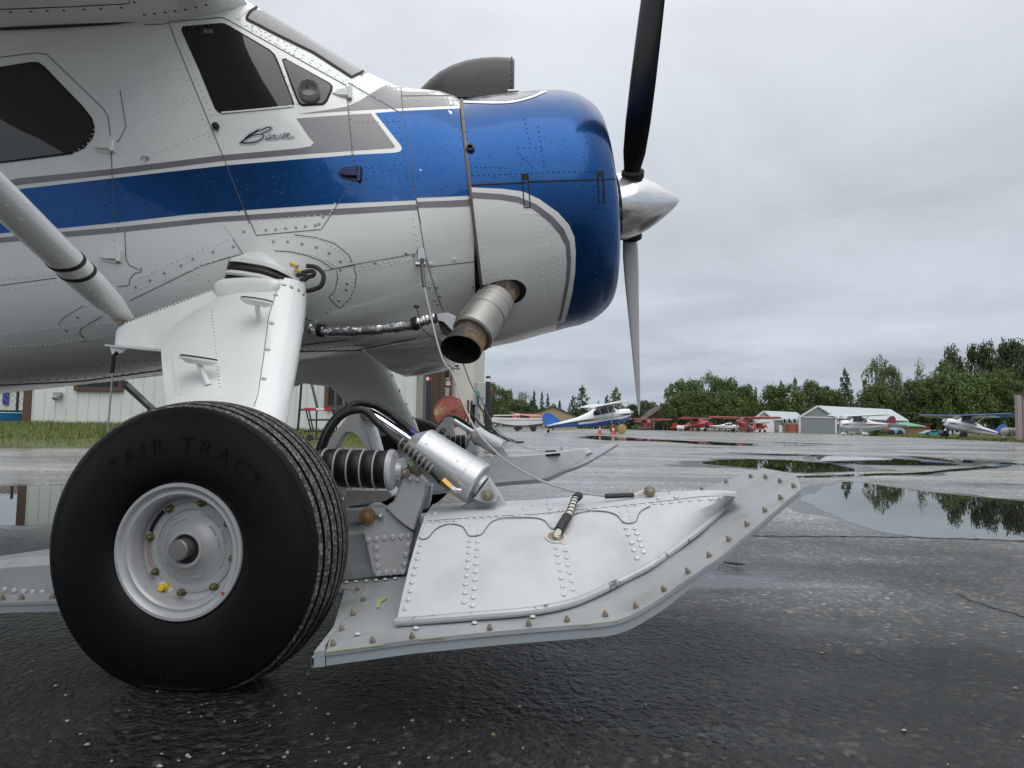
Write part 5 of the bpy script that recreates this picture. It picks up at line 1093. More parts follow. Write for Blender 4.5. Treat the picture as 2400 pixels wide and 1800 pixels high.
# bolts along the edges
def nut(p, n, par, s=1., nm='bolt'):
    if nut.me is None:
        m_ = MB(); m_.lathe((0, 0, 0), (0, 0, 1), [(.0095, 0), (.0095, .0015), (.0078, .0018), (.0074, .0085), (.006, .0095), (.0042, .0098), (.0038, .014), (.002, .0152), (0, .0152)], 8); nut.me = m_.mesh('bolt', BOLTM, smooth=30)
    o = bpy.data.objects.new(nm, nut.me); COL.objects.link(o); o.parent = par; o.location = Vector(p) - base_of(par); o.rotation_euler = Vector(n).to_track_quat('Z', 'Y').to_euler(); o.scale = (s, s, s); return o
nut.me = None
for q in cr('I', (107, 1490), (175, 1370), (268, 1245), (350, 1130), (302, 1050), (427, 1465), (747, 1430), (1375, 1365), (1692, 1330), (2003, 1295)) + cr('J', (575, 1232), (820, 1165), (1045, 1030), (1235, 888), (1405, 760), (1562, 632), (1708, 512), (1850, 400), (1975, 300), (2080, 205), (1970, 165), (1855, 132), (1737, 128)):
    p = pan_hit(*q, lift=.002); e = .02; nx = Vector((-(pz(p.x + e, p.y) - pz(p.x - e, p.y)) / (2 * e), 0, 1)).normalized(); nut(p, nx, pan, .66)
for q in cr('J', (1540, 170), (1345, 232)):
    p = pan_hit(*q, lift=.002); nut(p, (-.5, 0, 1), pan, .64)
# rivets of the ski, each one its own part
def rivet1(p, n, par, s=1., m=RIVA):
    if rivet1.me is None:
        m_ = MB(); m_.lathe((0, 0, 0), (0, 0, 1), [(.0066, 0), (.0064, .0014), (.0050, .0030), (.0024, .0035), (.0020, .0026), (0, .0026)], 12); rivet1.me = m_.mesh('rivet', RIVA, smooth=35)
    o = bpy.data.objects.new('rivet', rivet1.me); COL.objects.link(o); o.parent = par; o.location = Vector(p) + Vector(n) * .0003 - base_of(par); o.rotation_euler = Vector(n).to_track_quat('Z', 'Y').to_euler(); o.scale = (s, s, s); return o
rivet1.me = None
rl = cr('I', (857, 497), (915, 497), (977, 494), (1035, 490), (1097, 487), (1155, 480), (1215, 474), (1274, 468), (1333, 463), (1395, 459), (1452, 454), (1580, 445), (1637, 441), (1716, 436), (1793, 429), (848, 546), (835, 585), (827, 620), (817, 685), (803, 741), (789, 797), (774, 859), (761, 921), (746, 987), (732, 1056), (714, 1125), (692, 1197),
        (1220, 530), (1287, 523), (1220, 563), (1285, 558), (1217, 602), (1280, 598), (1214, 652), (1277, 658), (1210, 697), (1275, 716), (1206, 745), (1270, 774), (1199, 806), (1266, 835), (1194, 869), (1262, 899), (1188, 933), (1255, 966), (1181, 1001), (1250, 1036), (1175, 1070), (1243, 1106), (1168, 1144), (1236, 1174),
        (1887, 505), (1890, 540), (1976, 671), (1912, 708), (1988, 727), (1922, 765), (1996, 785), (1930, 826), (2006, 847), (1943, 887), (2020, 908), (1953, 951), (2032, 974), (1963, 1016), (2044, 1042), (1972, 1083)) + cr('J', (370, 390), (447, 386), (522, 380), (597, 373), (677, 364), (753, 357), (827, 351), (903, 346), (970, 343), (1030, 342), (1102, 335), (1173, 323), (1252, 318), (1331, 311), (1414, 304), (1495, 297),
        (697, 412), (762, 408), (710, 442), (777, 445), (726, 478), (786, 469), (740, 537), (812, 541), (757, 588), (826, 580), (784, 653), (845, 629), (804, 712), (862, 678), (827, 775), (880, 725))
for q in rl:
    h = hit(SB, *q)
    if h: rivet1(h[0], h[1], pnl, .85)
for q in cr('I', (930, 430), (1660, 393), (1733, 365), (1855, 355), (1865, 388), (1870, 415), (1948, 405)) + cr('J', (1002, 300), (1098, 258), (1140, 288), (1430, 226), (1502, 215), (1570, 206)):
    h = hit(DB, *q)
    if h: rivet1(h[0], h[1], dk)
mbv = MB()
for q in cr('I', (205, 925), (272, 918), (338, 913), (405, 910)) + cr('S', (30, 858), (85, 865), (140, 870), (193, 873), (248, 875)):
    h = hit(RBV, *q)
    if h: rivet1(h[0], h[1], bod, 1.05)
for q in cr('I', (215, 985), (293, 980), (375, 975), (455, 968), (530, 962), (610, 955), (777, 1357), (305, 1405), (1252, 1315), (1722, 1265)):
    p = pan_hit(*q, lift=.003); rivet1(p, (0, 0, 1), pan, .95)
for q in cr('S', (5, 925), (92, 932), (262, 934)):
    p = pan_hit(*q); nut(Vector((p.x, 1.74, pz(p.x, 1.74))), (0, 0, 1), pan, .9)
# doubler plates along the panel top (scalloped sheet)
def scallop(pts, nm):
    poly = pts; return decal(nm, poly, SB, ALUP, pnl, .0016, step=9)
d1 = cr('I', (838, 482), (1470, 437), (1890, 420)) + cr('J', (380, 372), (930, 333)); 
lowr = smooth_poly(cr('J', (935, 366), (880, 392), (840, 430), (820, 485), (770, 502), (715, 492), (670, 440), (610, 415), (520, 404), (420, 408), (330, 430)), 3) + smooth_poly(cr('I', (1950, 520), (1920, 555), (1880, 555), (1850, 525), (1820, 490), (1750, 468), (1620, 464), (1480, 470), (1390, 500), (1340, 560), (1300, 605), (1210, 612), (1180, 570), (1150, 535), (1080, 517), (1000, 527), (930, 565), (880, 625), (830, 640), (800, 625)), 3)
scallop(d1 + lowr, 'scalloped_doubler')
mb = MB(); ribbon_on(mb, SB, lowr, 1.7, .0022, step=5); mb.build('doubler_edge', mat('dark_edge', (.12, .12, .12), .5), pnl)
# mounting plate and upright arm
mb = MB(); prism_px(mb, smooth_poly(cr('I', (335, 440), (345, 400), (385, 378), (440, 380), (520, 375)), 2) + cr('I', (640, 500), (755, 582), (690, 915), (600, 925), (450, 935), (430, 900), (400, 760), (360, 590), (340, 520)), 1.765, .03); mp = g(mb.build('mount_plate', BRKT, plane, bevel=.003)); MPB = bvh_of(mp)
mb = MB(); prism_px(mb, cr('I', (520, 378), (590, 330), (620, 260), (655, 160), (652, 95), (680, 45), (715, 30), (740, 60), (855, 190), (850, 260), (800, 430), (765, 575), (690, 530), (600, 460)), 1.750, .075); ua = g(mb.build('mount_upright', BRKT, plane, bevel=.005))
mb = MB(); prism_px(mb, cr('I', (800, 425), (858, 195), (905, 195), (890, 330), (870, 390), (830, 400)), 1.83, .04); g(mb.build('upright_web', BRKT, plane, bevel=.003))
for q in cr('I', (390, 640), (455, 632), (522, 626), (590, 618), (658, 613), (718, 607), (457, 706), (462, 780), (466, 852), (470, 912), (537, 906), (603, 900), (668, 898), (711, 685), (697, 760), (684, 836)):
    h = hit(MPB, *q)
    if h: rivet1(h[0], h[1], mp, 1.15)
def boltx(k, x, y, Y, r, m, par, nm='pivot_bolt', ln=.03):
    p = U(*cr(k, (x, y))[0], Y); mb = MB(); mb.lathe(p, (0, -1, 0), [(r, -.01), (r, .003), (r * .92, .005), (r * .6, .0055), (r * .55, .012), (r * .3, .0135), (0, .0135)], 16); return mb.build(nm, m, par)
g(boltx('I', 380, 450, 1.755, .021, mat('rusty_washer', (.23, .15, .07), .5, metal=.5, var=.35, vscale=60), plane)); g(boltx('I', 487, 450, 1.76, .009, STEEL, plane)); g(boltx('I', 685, 95, 1.742, .0135, BOLTM, plane))
g(boltx('I', 730, 150, 1.745, .006, STEEL, plane)); g(boltx('I', 790, 160, 1.745, .006, STEEL, plane))
# A-frame crank
mb = MB(); prism_px(mb, smooth_poly(cr('G', (580, 770), (640, 660), (700, 580), (800, 455), (860, 385), (930, 365), (1000, 385), (1030, 445), (1012, 540), (1040, 640), (1075, 770)), 3) + smooth_poly(cr('G', (985, 770), (930, 700), (885, 640), (830, 600), (770, 605), (725, 660), (690, 730), (640, 770)), 3), 1.86, .055); cf = g(mb.build('crank_bracket', BRKT, plane, bevel=.005))
mb = MB(); mb.bar(U(*cr('G', (985, 560))[0], 1.855), U(*cr('G', (1050, 770))[0], 1.855), .012, .03, up=(0, 1, 0)); mb.build('bracket_rib', BRKT, cf)
g(boltx('G', 955, 452, 1.845, .017, BOLTM, plane))
# hydraulic cylinder
def GP(x, y, Y): return U(*cr('G', (x, y))[0], Y)
ra, rb_, c0, c1, pv = GP(940, 425, 1.84), GP(1390, 690, 1.80), GP(1412, 755, 1.79), GP(1913, 1064, 1.755), GP(2000, 1150, 1.74)
c0 = GP(1425, 735, 1.79); c1 = GP(1925, 1050, 1.755)
ca = (c1 - c0).normalized(); LC = (c1 - c0).length
mb = MB(); mb.tube([GP(985, 440, 1.83), c0 + ca * .02], .0185, 20); g(mb.build('cylinder_rod', CHROME, plane))
mb = MB(); mb.lathe(c0, ca, [(.026, -.030), (.030, -.026), (.052, -.002), (.056, .002), (.056, LC * .78), (.0575, LC * .78 + .0015), (.0575, LC - .004), (.054, LC), (.030, LC + .004), (.028, LC + .012)], 44); cyl = g(mb.build('hydraulic_cylinder', CYLM, plane, smooth=35))
mb = MB(); prism_px(mb, cr('G', (1880, 1180), (2010, 1005), (2040, 1050), (2085, 1150), (2080, 1200), (1990, 1215)), 1.71, .055); g(mb.build('cylinder_clevis', BRKT, plane, bevel=.004))
mb = MB(); prism_px(mb, cr('G', (1760, 1260), (1880, 1190), (1990, 1000), (2010, 990), (2180, 1250), (2150, 1285)), 1.77, .05); g(mb.build('clevis_lug', BRKT, plane, bevel=.003))
g(boltx('G', 2000, 1148, 1.705, .0135, BOLTM, plane)); mb = MB(); prism_px(mb, smooth_poly(cr('G', (1940, 1120), (1980, 1095), (2030, 1100), (2060, 1150), (2040, 1185), (1990, 1195), (1950, 1180)), 3, True), 1.7085, .002); mb.build('washer_plate', STEEL, plane)
# bellows
bx0, bx1 = GP(545, 905, 1.76), GP(1165, 925, 1.74); ba = (bx1 - bx0).normalized(); LB_ = (bx1 - bx0).length
mb = MB(); pr = [(.02, 0)]
NSEG = 6; sg = LB_ / (NSEG - .4)
for i in range(NSEG):
    t0 = (i - .4) * sg
    for tt, rr in ((.02, .0455), (.12, .0475), (.5, .0485), (.88, .0475), (.97, .0455)):
        if t0 + tt * sg > 0: pr.append((rr, t0 + tt * sg))
pr.append((.02, LB_)); mb.lathe(bx0, ba, pr, 40); be = g(mb.build('rubber_bellows', RUBW, plane, smooth=60))
mb = MB()
for i in range(1, NSEG): mb.lathe(bx0, ba, [(.045, (i - .4) * sg - .0013), (.0515, (i - .4) * sg - .0013), (.0515, (i - .4) * sg + .0013), (.045, (i - .4) * sg + .0013)], 40)
mb.build('bellows_rings', SILV, be, kind='stuff')
mb = MB(); mb.lathe(bx1, ba, [(.03, -.004), (.052, -.003), (.052, .004), (.047, .010), (.030, .016), (.022, .017), (.018, .03)], 40); g(mb.build('bellows_end_plate', SILV, plane))
mb = MB(); a, b = GP(1240, 850, 1.73), GP(1285, 945, 1.73); prism_px(mb, cr('G', (1210, 840), (1270, 820), (1300, 850), (1310, 900), (1250, 940), (1240, 1020), (1205, 1010)), 1.73, .03); g(mb.build('end_clevis', BRKT, plane, bevel=.003))
mb = MB(); mb.tube([GP(1350, 900, 1.76), GP(1420, 930, 1.75)], .017, 16); mb.tube([GP(1385, 908, 1.755), GP(1398, 920, 1.752)], .019, 16); g(mb.build('hose_swivel', BOLTM, plane))
mb = MB(); prism_px(mb, cr('G', (1300, 860), (1350, 850), (1370, 880), (1340, 900)), 1.742, .02); mb.build('paint_patch', LIME, plane)
# hoses of the cylinder
hp = [GP(x, y, Y) for x, y, Y in ((545, 760, 1.80), (600, 610, 1.79), (680, 490, 1.79), (770, 410, 1.80), (870, 355, 1.81), (990, 358, 1.81), (1100, 405, 1.81), (1220, 490, 1.80), (1350, 605, 1.79))]
mb = MB(); mb.tube(smooth_poly(hp, 6), .0105, 12); g(mb.build('hydraulic_hose', RUBW, plane)); mb = MB(); mb.tube([GP(1335, 590, 1.79), GP(1400, 645, 1.79)], .012, 12); g(mb.build('hose_end', mat('violet_anodised', (.05, .05, .16), .35, metal=.6), plane))
hp = [GP(x, y, Y) for x, y, Y in ((570, 750, 1.775), (640, 580, 1.76), (740, 460, 1.75), (860, 410, 1.74), (960, 425, 1.735), (1050, 520, 1.73), (1170, 625, 1.725), (1310, 745, 1.715), (1425, 845, 1.705), (1530, 945, 1.70), (1605, 1025, 1.695))]
hpS = [Vector(p) for p in smooth_poly(hp, 8)]
mb = MB(); mb.tube(hpS, .0095, 12); g(mb.build('hydraulic_hose', RUB, plane))
mb = MB(); seg = hpS[-29:-8]; coil = []
for i in range(160):
    t = i / 159 * (len(seg) - 1); j = min(int(t), len(seg) - 2); c = seg[j].lerp(seg[j + 1], t - j); d = (seg[j + 1] - seg[j]).normalized(); u = d.orthogonal().normalized(); w = d.cross(u); a = 2 * pi * 8 * i / 159; coil.append(c + (u * cos(a) + w * sin(a)) * .0115)
mb.tube(coil, .0035, 6); g(mb.build('spiral_wrap', mat('clear_spiral', (.17, .165, .15), .3), plane))
mb = MB(); mb.tube([GP(1610, 1020, 1.693), GP(1680, 1085, 1.690)], .0115, 6); g(mb.build('brass_coupling', BRASS, plane)); mb = MB(); mb.tube([GP(1680, 1085, 1.69), GP(1715, 1110, 1.69)], .010, 6); mb.tube([GP(1715, 1105, 1.69), GP(1760, 1110, 1.69), GP(1775, 1085, 1.71)], .0075, 10); g(mb.build('hose_elbow', STEEL, plane))
# tray under the bellows
mb = MB(); prism_px(mb, cr('I', (180, 380), (520, 330), (590, 290), (560, 230), (200, 230)), 1.86, .12); g(mb.build('pivot_box', BRKT, plane, bevel=.004))
mb = MB(); prism_px(mb, cr('I', (180, 395), (345, 390), (340, 495), (180, 500)), 1.82, .14); g(mb.build('cross_beam', BRKT, plane, bevel=.004))
# rear tie cable and its rope
mb = MB(); mb.tube([axpt('D', x, y, 2.2) for x, y in ((870, 1345), (845, 1370), (838, 1440), (830, 1500))], .006, 8); mb.build('cable_end', SEAM, plane); mb = MB(); a, b = axpt('D', 835, 1480, 2.2), axpt('P', 1112, 775, 2.15); mb.tube([a, a.lerp(b, .5), b + (b - a) * 2.2], .0028, 8); mb.build('check_cable', CABLE, plane)
# front cable with fitting
h = hit(FB, 986, 592); p0 = h[0] + h[1] * .01
mb = MB(); prism_px(mb, cr('E', (1515, 575), (1555, 568), (1575, 640), (1560, 680), (1510, 660)), h[0].y - .012, .012); mb.tube([p0 + Vector((-.02, 0, -.045)), p0 + Vector((.02, 0, -.045))], .011, 10); mb.build('cable_bracket', STEEL, plane, bevel=.002)
cp = [axpt('E', 1545, 690, 2.54), axpt('E', 1550, 760, 2.53), axpt('E', 1562, 860, 2.51), axpt('E', 1585, 960, 2.47), axpt('E', 1640, 1200, 2.36), axpt('E', 1700, 1400, 2.25), axpt('G', 1700, 100, 2.16), axpt('G', 1780, 330, 2.06), axpt('G', 1900, 580, 1.95), axpt('G', 2080, 780, 1.86), axpt('K', 880, 1190, 1.80), axpt('K', 1130, 1330, 1.74), axpt('K', 1330, 1410, 1.72), axpt('K', 1590, 1478, 1.70), axpt('K', 1850, 1515, 1.69)]
cpS = [Vector(p) for p in smooth_poly(cp, 5)]
mb = MB(); mb.tube(cpS, .0032, 8); g(mb.build('check_cable', mat('galvanised_cable', (.40, .385, .37), .55, metal=.3, bump=.3, bscale=500), plane)); mb = MB(); mb.tube([cp[0], cp[1], cp[2]], [.006, .0075, .007], 8); mb.tube([cp[0] + Vector((0, 0, .02)), cp[0]], .008, 8); mb.build('cable_sleeve', RIVD, plane)
mb = MB(); mb.tube([axpt('J', 570, 283, 1.69), axpt('J', 800, 273, 1.69)], .0062, 8); g(mb.build('cable_sleeve', RUB, plane)); mb = MB(); mb.tube(smooth_poly([axpt('J', x, y, 1.69) for x, y in ((800, 272), (850, 255), (910, 240), (960, 245), (950, 262), (880, 265), (810, 275))], 4), .004, 8); g(mb.build('cable_loop', WROPE, plane)); g(boltx('J', 930, 245, 1.68, .013, BOLTM, plane, 'cable_bolt'))
# bungee from the cable to the panel
q = [axpt('J', x, y, Y) for x, y, Y in ((175, 620, 1.545), (225, 520, 1.57), (290, 410, 1.62), (330, 310, 1.67), (370, 275, 1.69))]
qs = [Vector(p) for p in smooth_poly(q, 6)]
mb = MB(); mb.tube(qs, .0075, 10); bu = mb.build('bungee_cord', WROPE, plane); mb = MB(); coil = []
for i in range(200):
    t = i / 199 * (len(qs) - 9) + 6; j = min(int(t), len(qs) - 2); c = qs[j].lerp(qs[j + 1], t - j); d = (qs[j + 1] - qs[j]).normalized(); u = d.orthogonal().normalized(); w = d.cross(u); a = 2 * pi * 11 * i / 199; coil.append(c + (u * cos(a) + w * sin(a)) * .0078)
mb.tube(coil, .0016, 5); mb.build('cord_thread', RUB, bu)
mb = MB(); mb.tube(qs[4:11], .0115, 10); mb.build('tape_wrap', RUB, bu); mb = MB(); mb.tube([qs[-6], qs[-2]], .011, 10); mb.build('tape_wrap', RUB, bu)
h = hit(SB, *cr('J', (178, 615))[0]); mb = MB(); mb.lathe(h[0], h[1], [(.020, 0), (.020, .003), (.019, .0045), (.009, .005), (.0085, .011), (0, .012)], 18); mb.build('bungee_bolt', BOLTM, bu); mb = MB(); mb.lathe(h[0], h[1], [(.0235, .001), (.0235, .004), (.02, .004)], 18); mb.build('bungee_eye', WROPE, bu)

# ---- far side: the mirrored gear
def mirror(o, par):
    me = o.data.copy(); off = base_of(o) - o.location * 0 
    c = o.copy(); c.data = me; COL.objects.link(c); c.parent = par
    base = base_of(o)
    for v in me.vertices:
        wy = v.co.y + base.y; v.co.y = 2 * YC - wy - base.y
    me.flip_normals()
    for ch in list(o.children):
        if ch.name.split('.')[0] in ('rivet', 'bolt', 'lettering', 'red_print', 'instruction_sticker', 'black_sticker', 'torque_mark', 'scalloped_doubler', 'doubler_edge', 'worn_edge', 'paint_patch'): continue
        if ch.data and len(ch.children) == 0: mirror(ch, c)
    return c
FAR = [mirror(o, plane) for o in GEAR if o.parent is plane]
far_body = [o for o in FAR if o.name.startswith('ski_deck')][0]
fb = bvh_of(far_body)
rv = MB()
for q, g_ in ((cr('K', (640, 1190), (900, 1180)), 5), (cr('K', (1075, 1160), (1078, 1300)), 6), (cr('K', (640, 1305), (820, 1310)), 5), (cr('K', (880, 1220), (820, 1300)), 5), (cr('K', (830, 1310), (1100, 1290), (1300, 1230), (1560, 1140)), 6)):
    rivet_row(rv, fb, q, g_, .0032, .002)
rv.build('rivets', RIVA, far_body, kind='stuff')
far_leg = [o for o in FAR if o.name.startswith('gear_leg')][0]; fl = bvh_of(far_leg); rv = MB()
rivet_row(rv, fl, cr('G', (1175, 110), (1240, 240), (1300, 358), (1357, 475), (1415, 585)), 0, .008, .003); rv.build('screws', RIVD, far_leg, kind='stuff')
# ================================================================== things around the apron
random.seed(21)
def part(mb, name, m, par, smooth=30, **k): return mb.build(name, m, par, smooth=smooth, local=True, **k)
# ---- white ribbed metal shed
SHW = mat('white_siding', (.60, .625, .60), .5, var=.05, vscale=1.2); BRN = mat('brown_trim', (.085, .050, .032), .6, var=.2, vscale=6)
YS = 19.4; xl, xr = U(72, 990, YS).x, U(974, 990, YS).x
shed = thing('metal_shed', (xl, YS, .1), 'white ribbed metal shed behind the main wheel', 'shed')
def ribbed(x0, x1, y, z0, z1, rib=.31, d=.03, flip=1):
    mb = MB(); P = []; x = x0
    P.append((x0, y))
    while x < x1 - .02:
        for q, e in ((0, 0), (.02, -d), (.05, -d), (.07, 0)):
            if x + q < x1: P.append((x + q, y + e * flip))
        x += rib
    P.append((x1, y)); n = len(P); mb.add([(a, b, z0) for a, b in P] + [(a, b, z1) for a, b in P], [(i, i + 1, n + i + 1, n + i) for i in range(n - 1)]); return mb
x = xl
while x < xr: e = min(xr, x + .93); ribbed(x, e, YS, .30, 3.6).build('wall_panel', SHW, shed, smooth=0); x = e
def box(par, name, a, b, m, bev=0., lab=None): mb = MB(); a, b = Vector(a), Vector(b); mb.box((a + b) / 2, [abs(q) for q in (b - a)]); return mb.build(name, m, par, smooth=0, bevel=bev, label=lab)
box(shed, 'side_wall', (xl, YS + .01, .2), (xl + .1, YS + 9, 3.6), SHW); box(shed, 'corner_trim', (xl - .22, YS - .05, .2), (xl + .02, YS + .2, 3.6), BRN); box(shed, 'base_board', (xl - .1, YS - .06, .22), (xr, YS - .01, .36), mat('weathered_base', (.10, .085, .07), .8, var=.3, vscale=3))
mb = MB(); mb.prism([(xl - .5, YS - .5, 3.55), (xr + .3, YS - .5, 3.55), (xr + .3, YS + 9.5, 4.6), (xl - .5, YS + 9.5, 4.6)], (0, 0, .12)); mb.build('roof', mat('white_roof', (.6, .62, .62), .5), shed, smooth=0)
def window(par, px0, py0, px1, py1, Y, fm, gm=None, fw=.12):
    a, b = U(px0, py0, Y), U(px1, py1, Y); f = box(par, 'window', (a.x + fw, Y - .02, b.z + fw), (b.x - fw, Y + .02, a.z - fw), gm or mat('dark_pane', (.010, .012, .012), .06))
    for p, q in (((a.x, b.z), (b.x, b.z + fw)), ((a.x, a.z - fw), (b.x, a.z)), ((a.x, b.z + fw), (a.x + fw, a.z - fw)), ((b.x - fw, b.z + fw), (b.x, a.z - fw))): box(f, 'frame', (p[0], Y - .07, p[1]), (q[0], Y + .03, q[1]), fm)
    return f
window(shed, 764, 860, 880, 962, YS - .04, BRN); window(shed, 180, 840, 289, 918, YS - .04, BRN)
mb = MB(); p = U(*cr('P', (600, 330))[0], YS - .1); mb.box(p, (.2, .12, .12)); mb.lathe(p + Vector((0, -.05, -.05)), (0, -.6, -.8), [(.05, 0), (.08, .1)], 12); mb.build('wall_lamp', mat('grey_metal', (.3, .3, .3), .5), shed)
mb = MB(); q = [U(*cr('P', (250, 625))[0], YS - .3), U(*cr('P', (500, 632))[0], YS - .3), U(*cr('P', (900, 640))[0], YS - .3), U(*cr('P', (1300, 648))[0], YS - .3)]; mb.tube(q, .025, 6); mb.build('conduit', RIVD, shed)
# yard behind the fence
YF = 24
mb = MB(); fe = thing('chain_link_fence', (U(30, 990, YF).x, YF, .3), 'black chain link fence beside the white shed', 'fence')
FBK = mat('black_fence', (.02, .02, .02), .5); m_ = MB()
xa, xb, za, zb = U(-150, 990, YF).x, U(66, 990, YF).x, .45, 2.2
for i in range(-8, 45):
    for s in (1, -1):
        x0 = xa + i * .11 * 2; x1 = x0 + s * (zb - za); 
        a, b = Vector((x0, YF, za)), Vector((x1, YF, zb))
        if s == 1:
            if x1 > xb: b = a.lerp(b, max(0.001, (xb - x0) / (x1 - x0))) if x0 < xb else None
        else:
            if x0 > xb: a = b.lerp(a, (xb - x1) / (x0 - x1)) if x1 < xb else None
        if a and b: m_.tube([a, b], .006, 3)
m_.build('mesh_wire', mat('galvanised_wire', (.2, .2, .2), .5, metal=.5), fe, kind='stuff')
for q in (38, -60):
    p = U(q, 990, YF); m_ = MB(); m_.tube([(p.x, YF, .3), (p.x, YF, 2.3)], .045, 8); m_.build('fence_post', FBK, fe)
pl = thing('paddling_pool', (U(25, 985, 23).x, 23, .4), 'round blue plastic pool in front of the fence', 'pool'); c = Vector((U(0, 985, 23).x, 23, .42)); mb = MB(); mb.lathe(c, (0, 0, 1), [(.80, 0), (.84, .12), (.86, .26), (.84, .26), (.80, .02)], 32); mb.build('pool_wall', mat('blue_plastic', (.02, .17, .42), .4, var=.1), pl); mb = MB(); mb.lathe(c, (0, 0, 1), [(.86, .25), (.89, .27), (.86, .29), (.83, .27)], 32); mb.build('pool_rim', mat('pale_blue_plastic', (.12, .36, .6), .4), pl)
# pale shed, dark pallet behind the fence
ps = thing('storage_shed', (U(0, 960, 27).x, 27, .3), 'small pale storage shed behind the chain link fence', 'shed'); a, b = U(-120, 905, 27), U(64, 962, 27); box(ps, 'wall', (a.x, 27, b.z), (b.x, 29, a.z + .3), SHW); box(ps, 'skirting', (a.x, 26.95, .3), (b.x, 29, b.z), mat('dark_skirting', (.03, .03, .03), .8)); q = U(12, 930, 26.9); box(ps, 'blue_sign', (q.x - .1, 26.9, q.z - .3), (q.x + .1, 26.98, q.z + .35), mat('blue_sign', (.02, .04, .25), .5)); mb = MB(); mb.prism([(a.x - .2, 26.7, a.z + .3), (b.x + .2, 26.7, a.z + .3), (b.x + .2, 29.3, a.z + .9), (a.x - .2, 29.3, a.z + .9)], (0, 0, .08)); mb.build('roof', BRN, ps, smooth=0)

# ---- rolling stairs
BLK = mat('black_steel', (.012, .012, .012), .4); YL = 12.5
stq = thing('rolling_stairs', (U(730, 1030, YL).x, YL, .0), 'black rolling stairs with a red and white striped bar', 'stairs')
def LPt(x, y, Y=YL): return U(*cr('Y', (x, y))[0], Y)
def rod(par, name, pts, r=.018): mb = MB(); mb.tube(pts, r, 8); return mb.build(name, BLK, par)
rod(stq, 'post', [LPt(270, 150), LPt(225, 760), LPt(180, 1300)], .022); rod(stq, 'handrail', [LPt(505, 190, 13), LPt(640, 750, 12.6)], .025); rod(stq, 'handrail', [LPt(1230, 300, 13), LPt(1270, 760, 12.6)], .022); rod(stq, 'post', [LPt(1075, 300, 12.9), LPt(1060, 850, 12.6), LPt(1010, 1350)], .025)
rod(stq, 'cross_bar', [LPt(230, 805), LPt(1100, 805)]); rod(stq, 'stringer', [LPt(375, 810), LPt(490, 1300)], .014); rod(stq, 'stringer', [LPt(440, 820), LPt(545, 1290)], .014); rod(stq, 'stringer', [LPt(1000, 820), LPt(1110, 1300)], .014); rod(stq, 'post', [LPt(628, 810), LPt(610, 1480)], .014)
rod(stq, 'cross_bar', [LPt(440, 1045), LPt(950, 1045)]); rod(stq, 'cross_bar', [LPt(330, 1310), LPt(1010, 1310)]); rod(stq, 'cross_bar', [LPt(470, 1490), LPt(1000, 1490)])
for x in (465, 1030): mb = MB(); mb.lathe(LPt(x, 1470) + Vector((0, .03, 0)), (0, -1, 0), [(.06, 0), (.06, .05)], 14); mb.build('caster', RUB, stq)
for x0, x1, m in ((330, 612, mat('red_tape', (.45, .015, .02), .5)), (612, 800, mat('white_tape', (.7, .7, .72), .5)), (800, 955, mat('red_tape', (.45, .015, .02), .5))):
    a, b = LPt(x0, 762, YL - .04), LPt(x1, 818, YL - .04); box(stq, 'striped_bar', (a.x, a.y, b.z), (b.x, a.y + .02, a.z), m)

# ---- fuel station corner
YB = 17.
def VP(x, y, Y): return U(*cr('V', (x, y))[0], Y)
RSTY = mat('rust_streaked_white', (.55, .53, .47), .5, col2=(.33, .15, .05), mix_scale=3.5, mix_lo=.55, mix_hi=.68, var=.1)
def wall_box(par, nm, x0, x1, m, Y, ztop=5., dep=.3, zb=0): a, b = VP(x0, 400, Y), VP(x1, 400, Y); return box(par, nm, (a.x, Y, zb), (b.x, Y + dep, ztop), m)
cab = thing('fuel_building', (VP(1300, 400, 21).x, 21, 0), 'tall cream building with brown panels behind the hose reel', 'building')
CRM = mat('cream_wall', (.56, .56, .50), .55, var=.03)
wall_box(cab, 'front_wall', 1130, 1660, CRM, 21.0, 5.4, 8.); wall_box(cab, 'brown_panel', 880, 1115, BRN, 20.4, 5.2, .4); wall_box(cab, 'seam_strip', 1030, 1036, mat('dark_brown', (.03, .018, .012), .6), 20.38, 5.2, .1); wall_box(cab, 'grey_column', 735, 790, mat('grey_column', (.15, .14, .135), .6, var=.15, vscale=3), 20.0, 5.2, .3); wall_box(cab, 'white_jamb', 668, 732, SHW, 20.1, 5.2, .3); wall_box(cab, 'rust_streaked_post', 560, 652, RSTY, 19.8, 5.0, .3); wall_box(cab, 'back_panel', 640, 900, mat('dark_gap', (.012, .012, .012), .9), 20.9, 5.2, .05)
wall_box(cab, 'red_pipe', 1226, 1258, mat('rust_red_pipe', (.22, .045, .025), .6, var=.2, vscale=8), 20.8, 5.2, .12)
a, b = VP(1268, 290, 20.97), VP(1312, 620, 20.97); box(cab, 'door_frame', (a.x, 20.9, .2), (b.x, 21.0, a.z), mat('grey_metal', (.3, .3, .3), .5))
for x0, x1, y0, y1, m in ((1140, 1200, 130, 250, BLK), (1150, 1215, 280, 330, STEEL), (1120, 1230, 340, 430, SHW), (1110, 1210, 460, 620, mat('beige_box', (.42, .42, .36), .6)), (1118, 1150, 360, 430, BLK), (1160, 1200, 200, 240, SHW)):
    a, b = VP(x0, y0, 20.85), VP(x1, y1, 20.85); box(cab, 'electrical_box', (a.x, 20.75 - .01 * (x0 % 7), b.z), (b.x, 20.99, a.z), m)
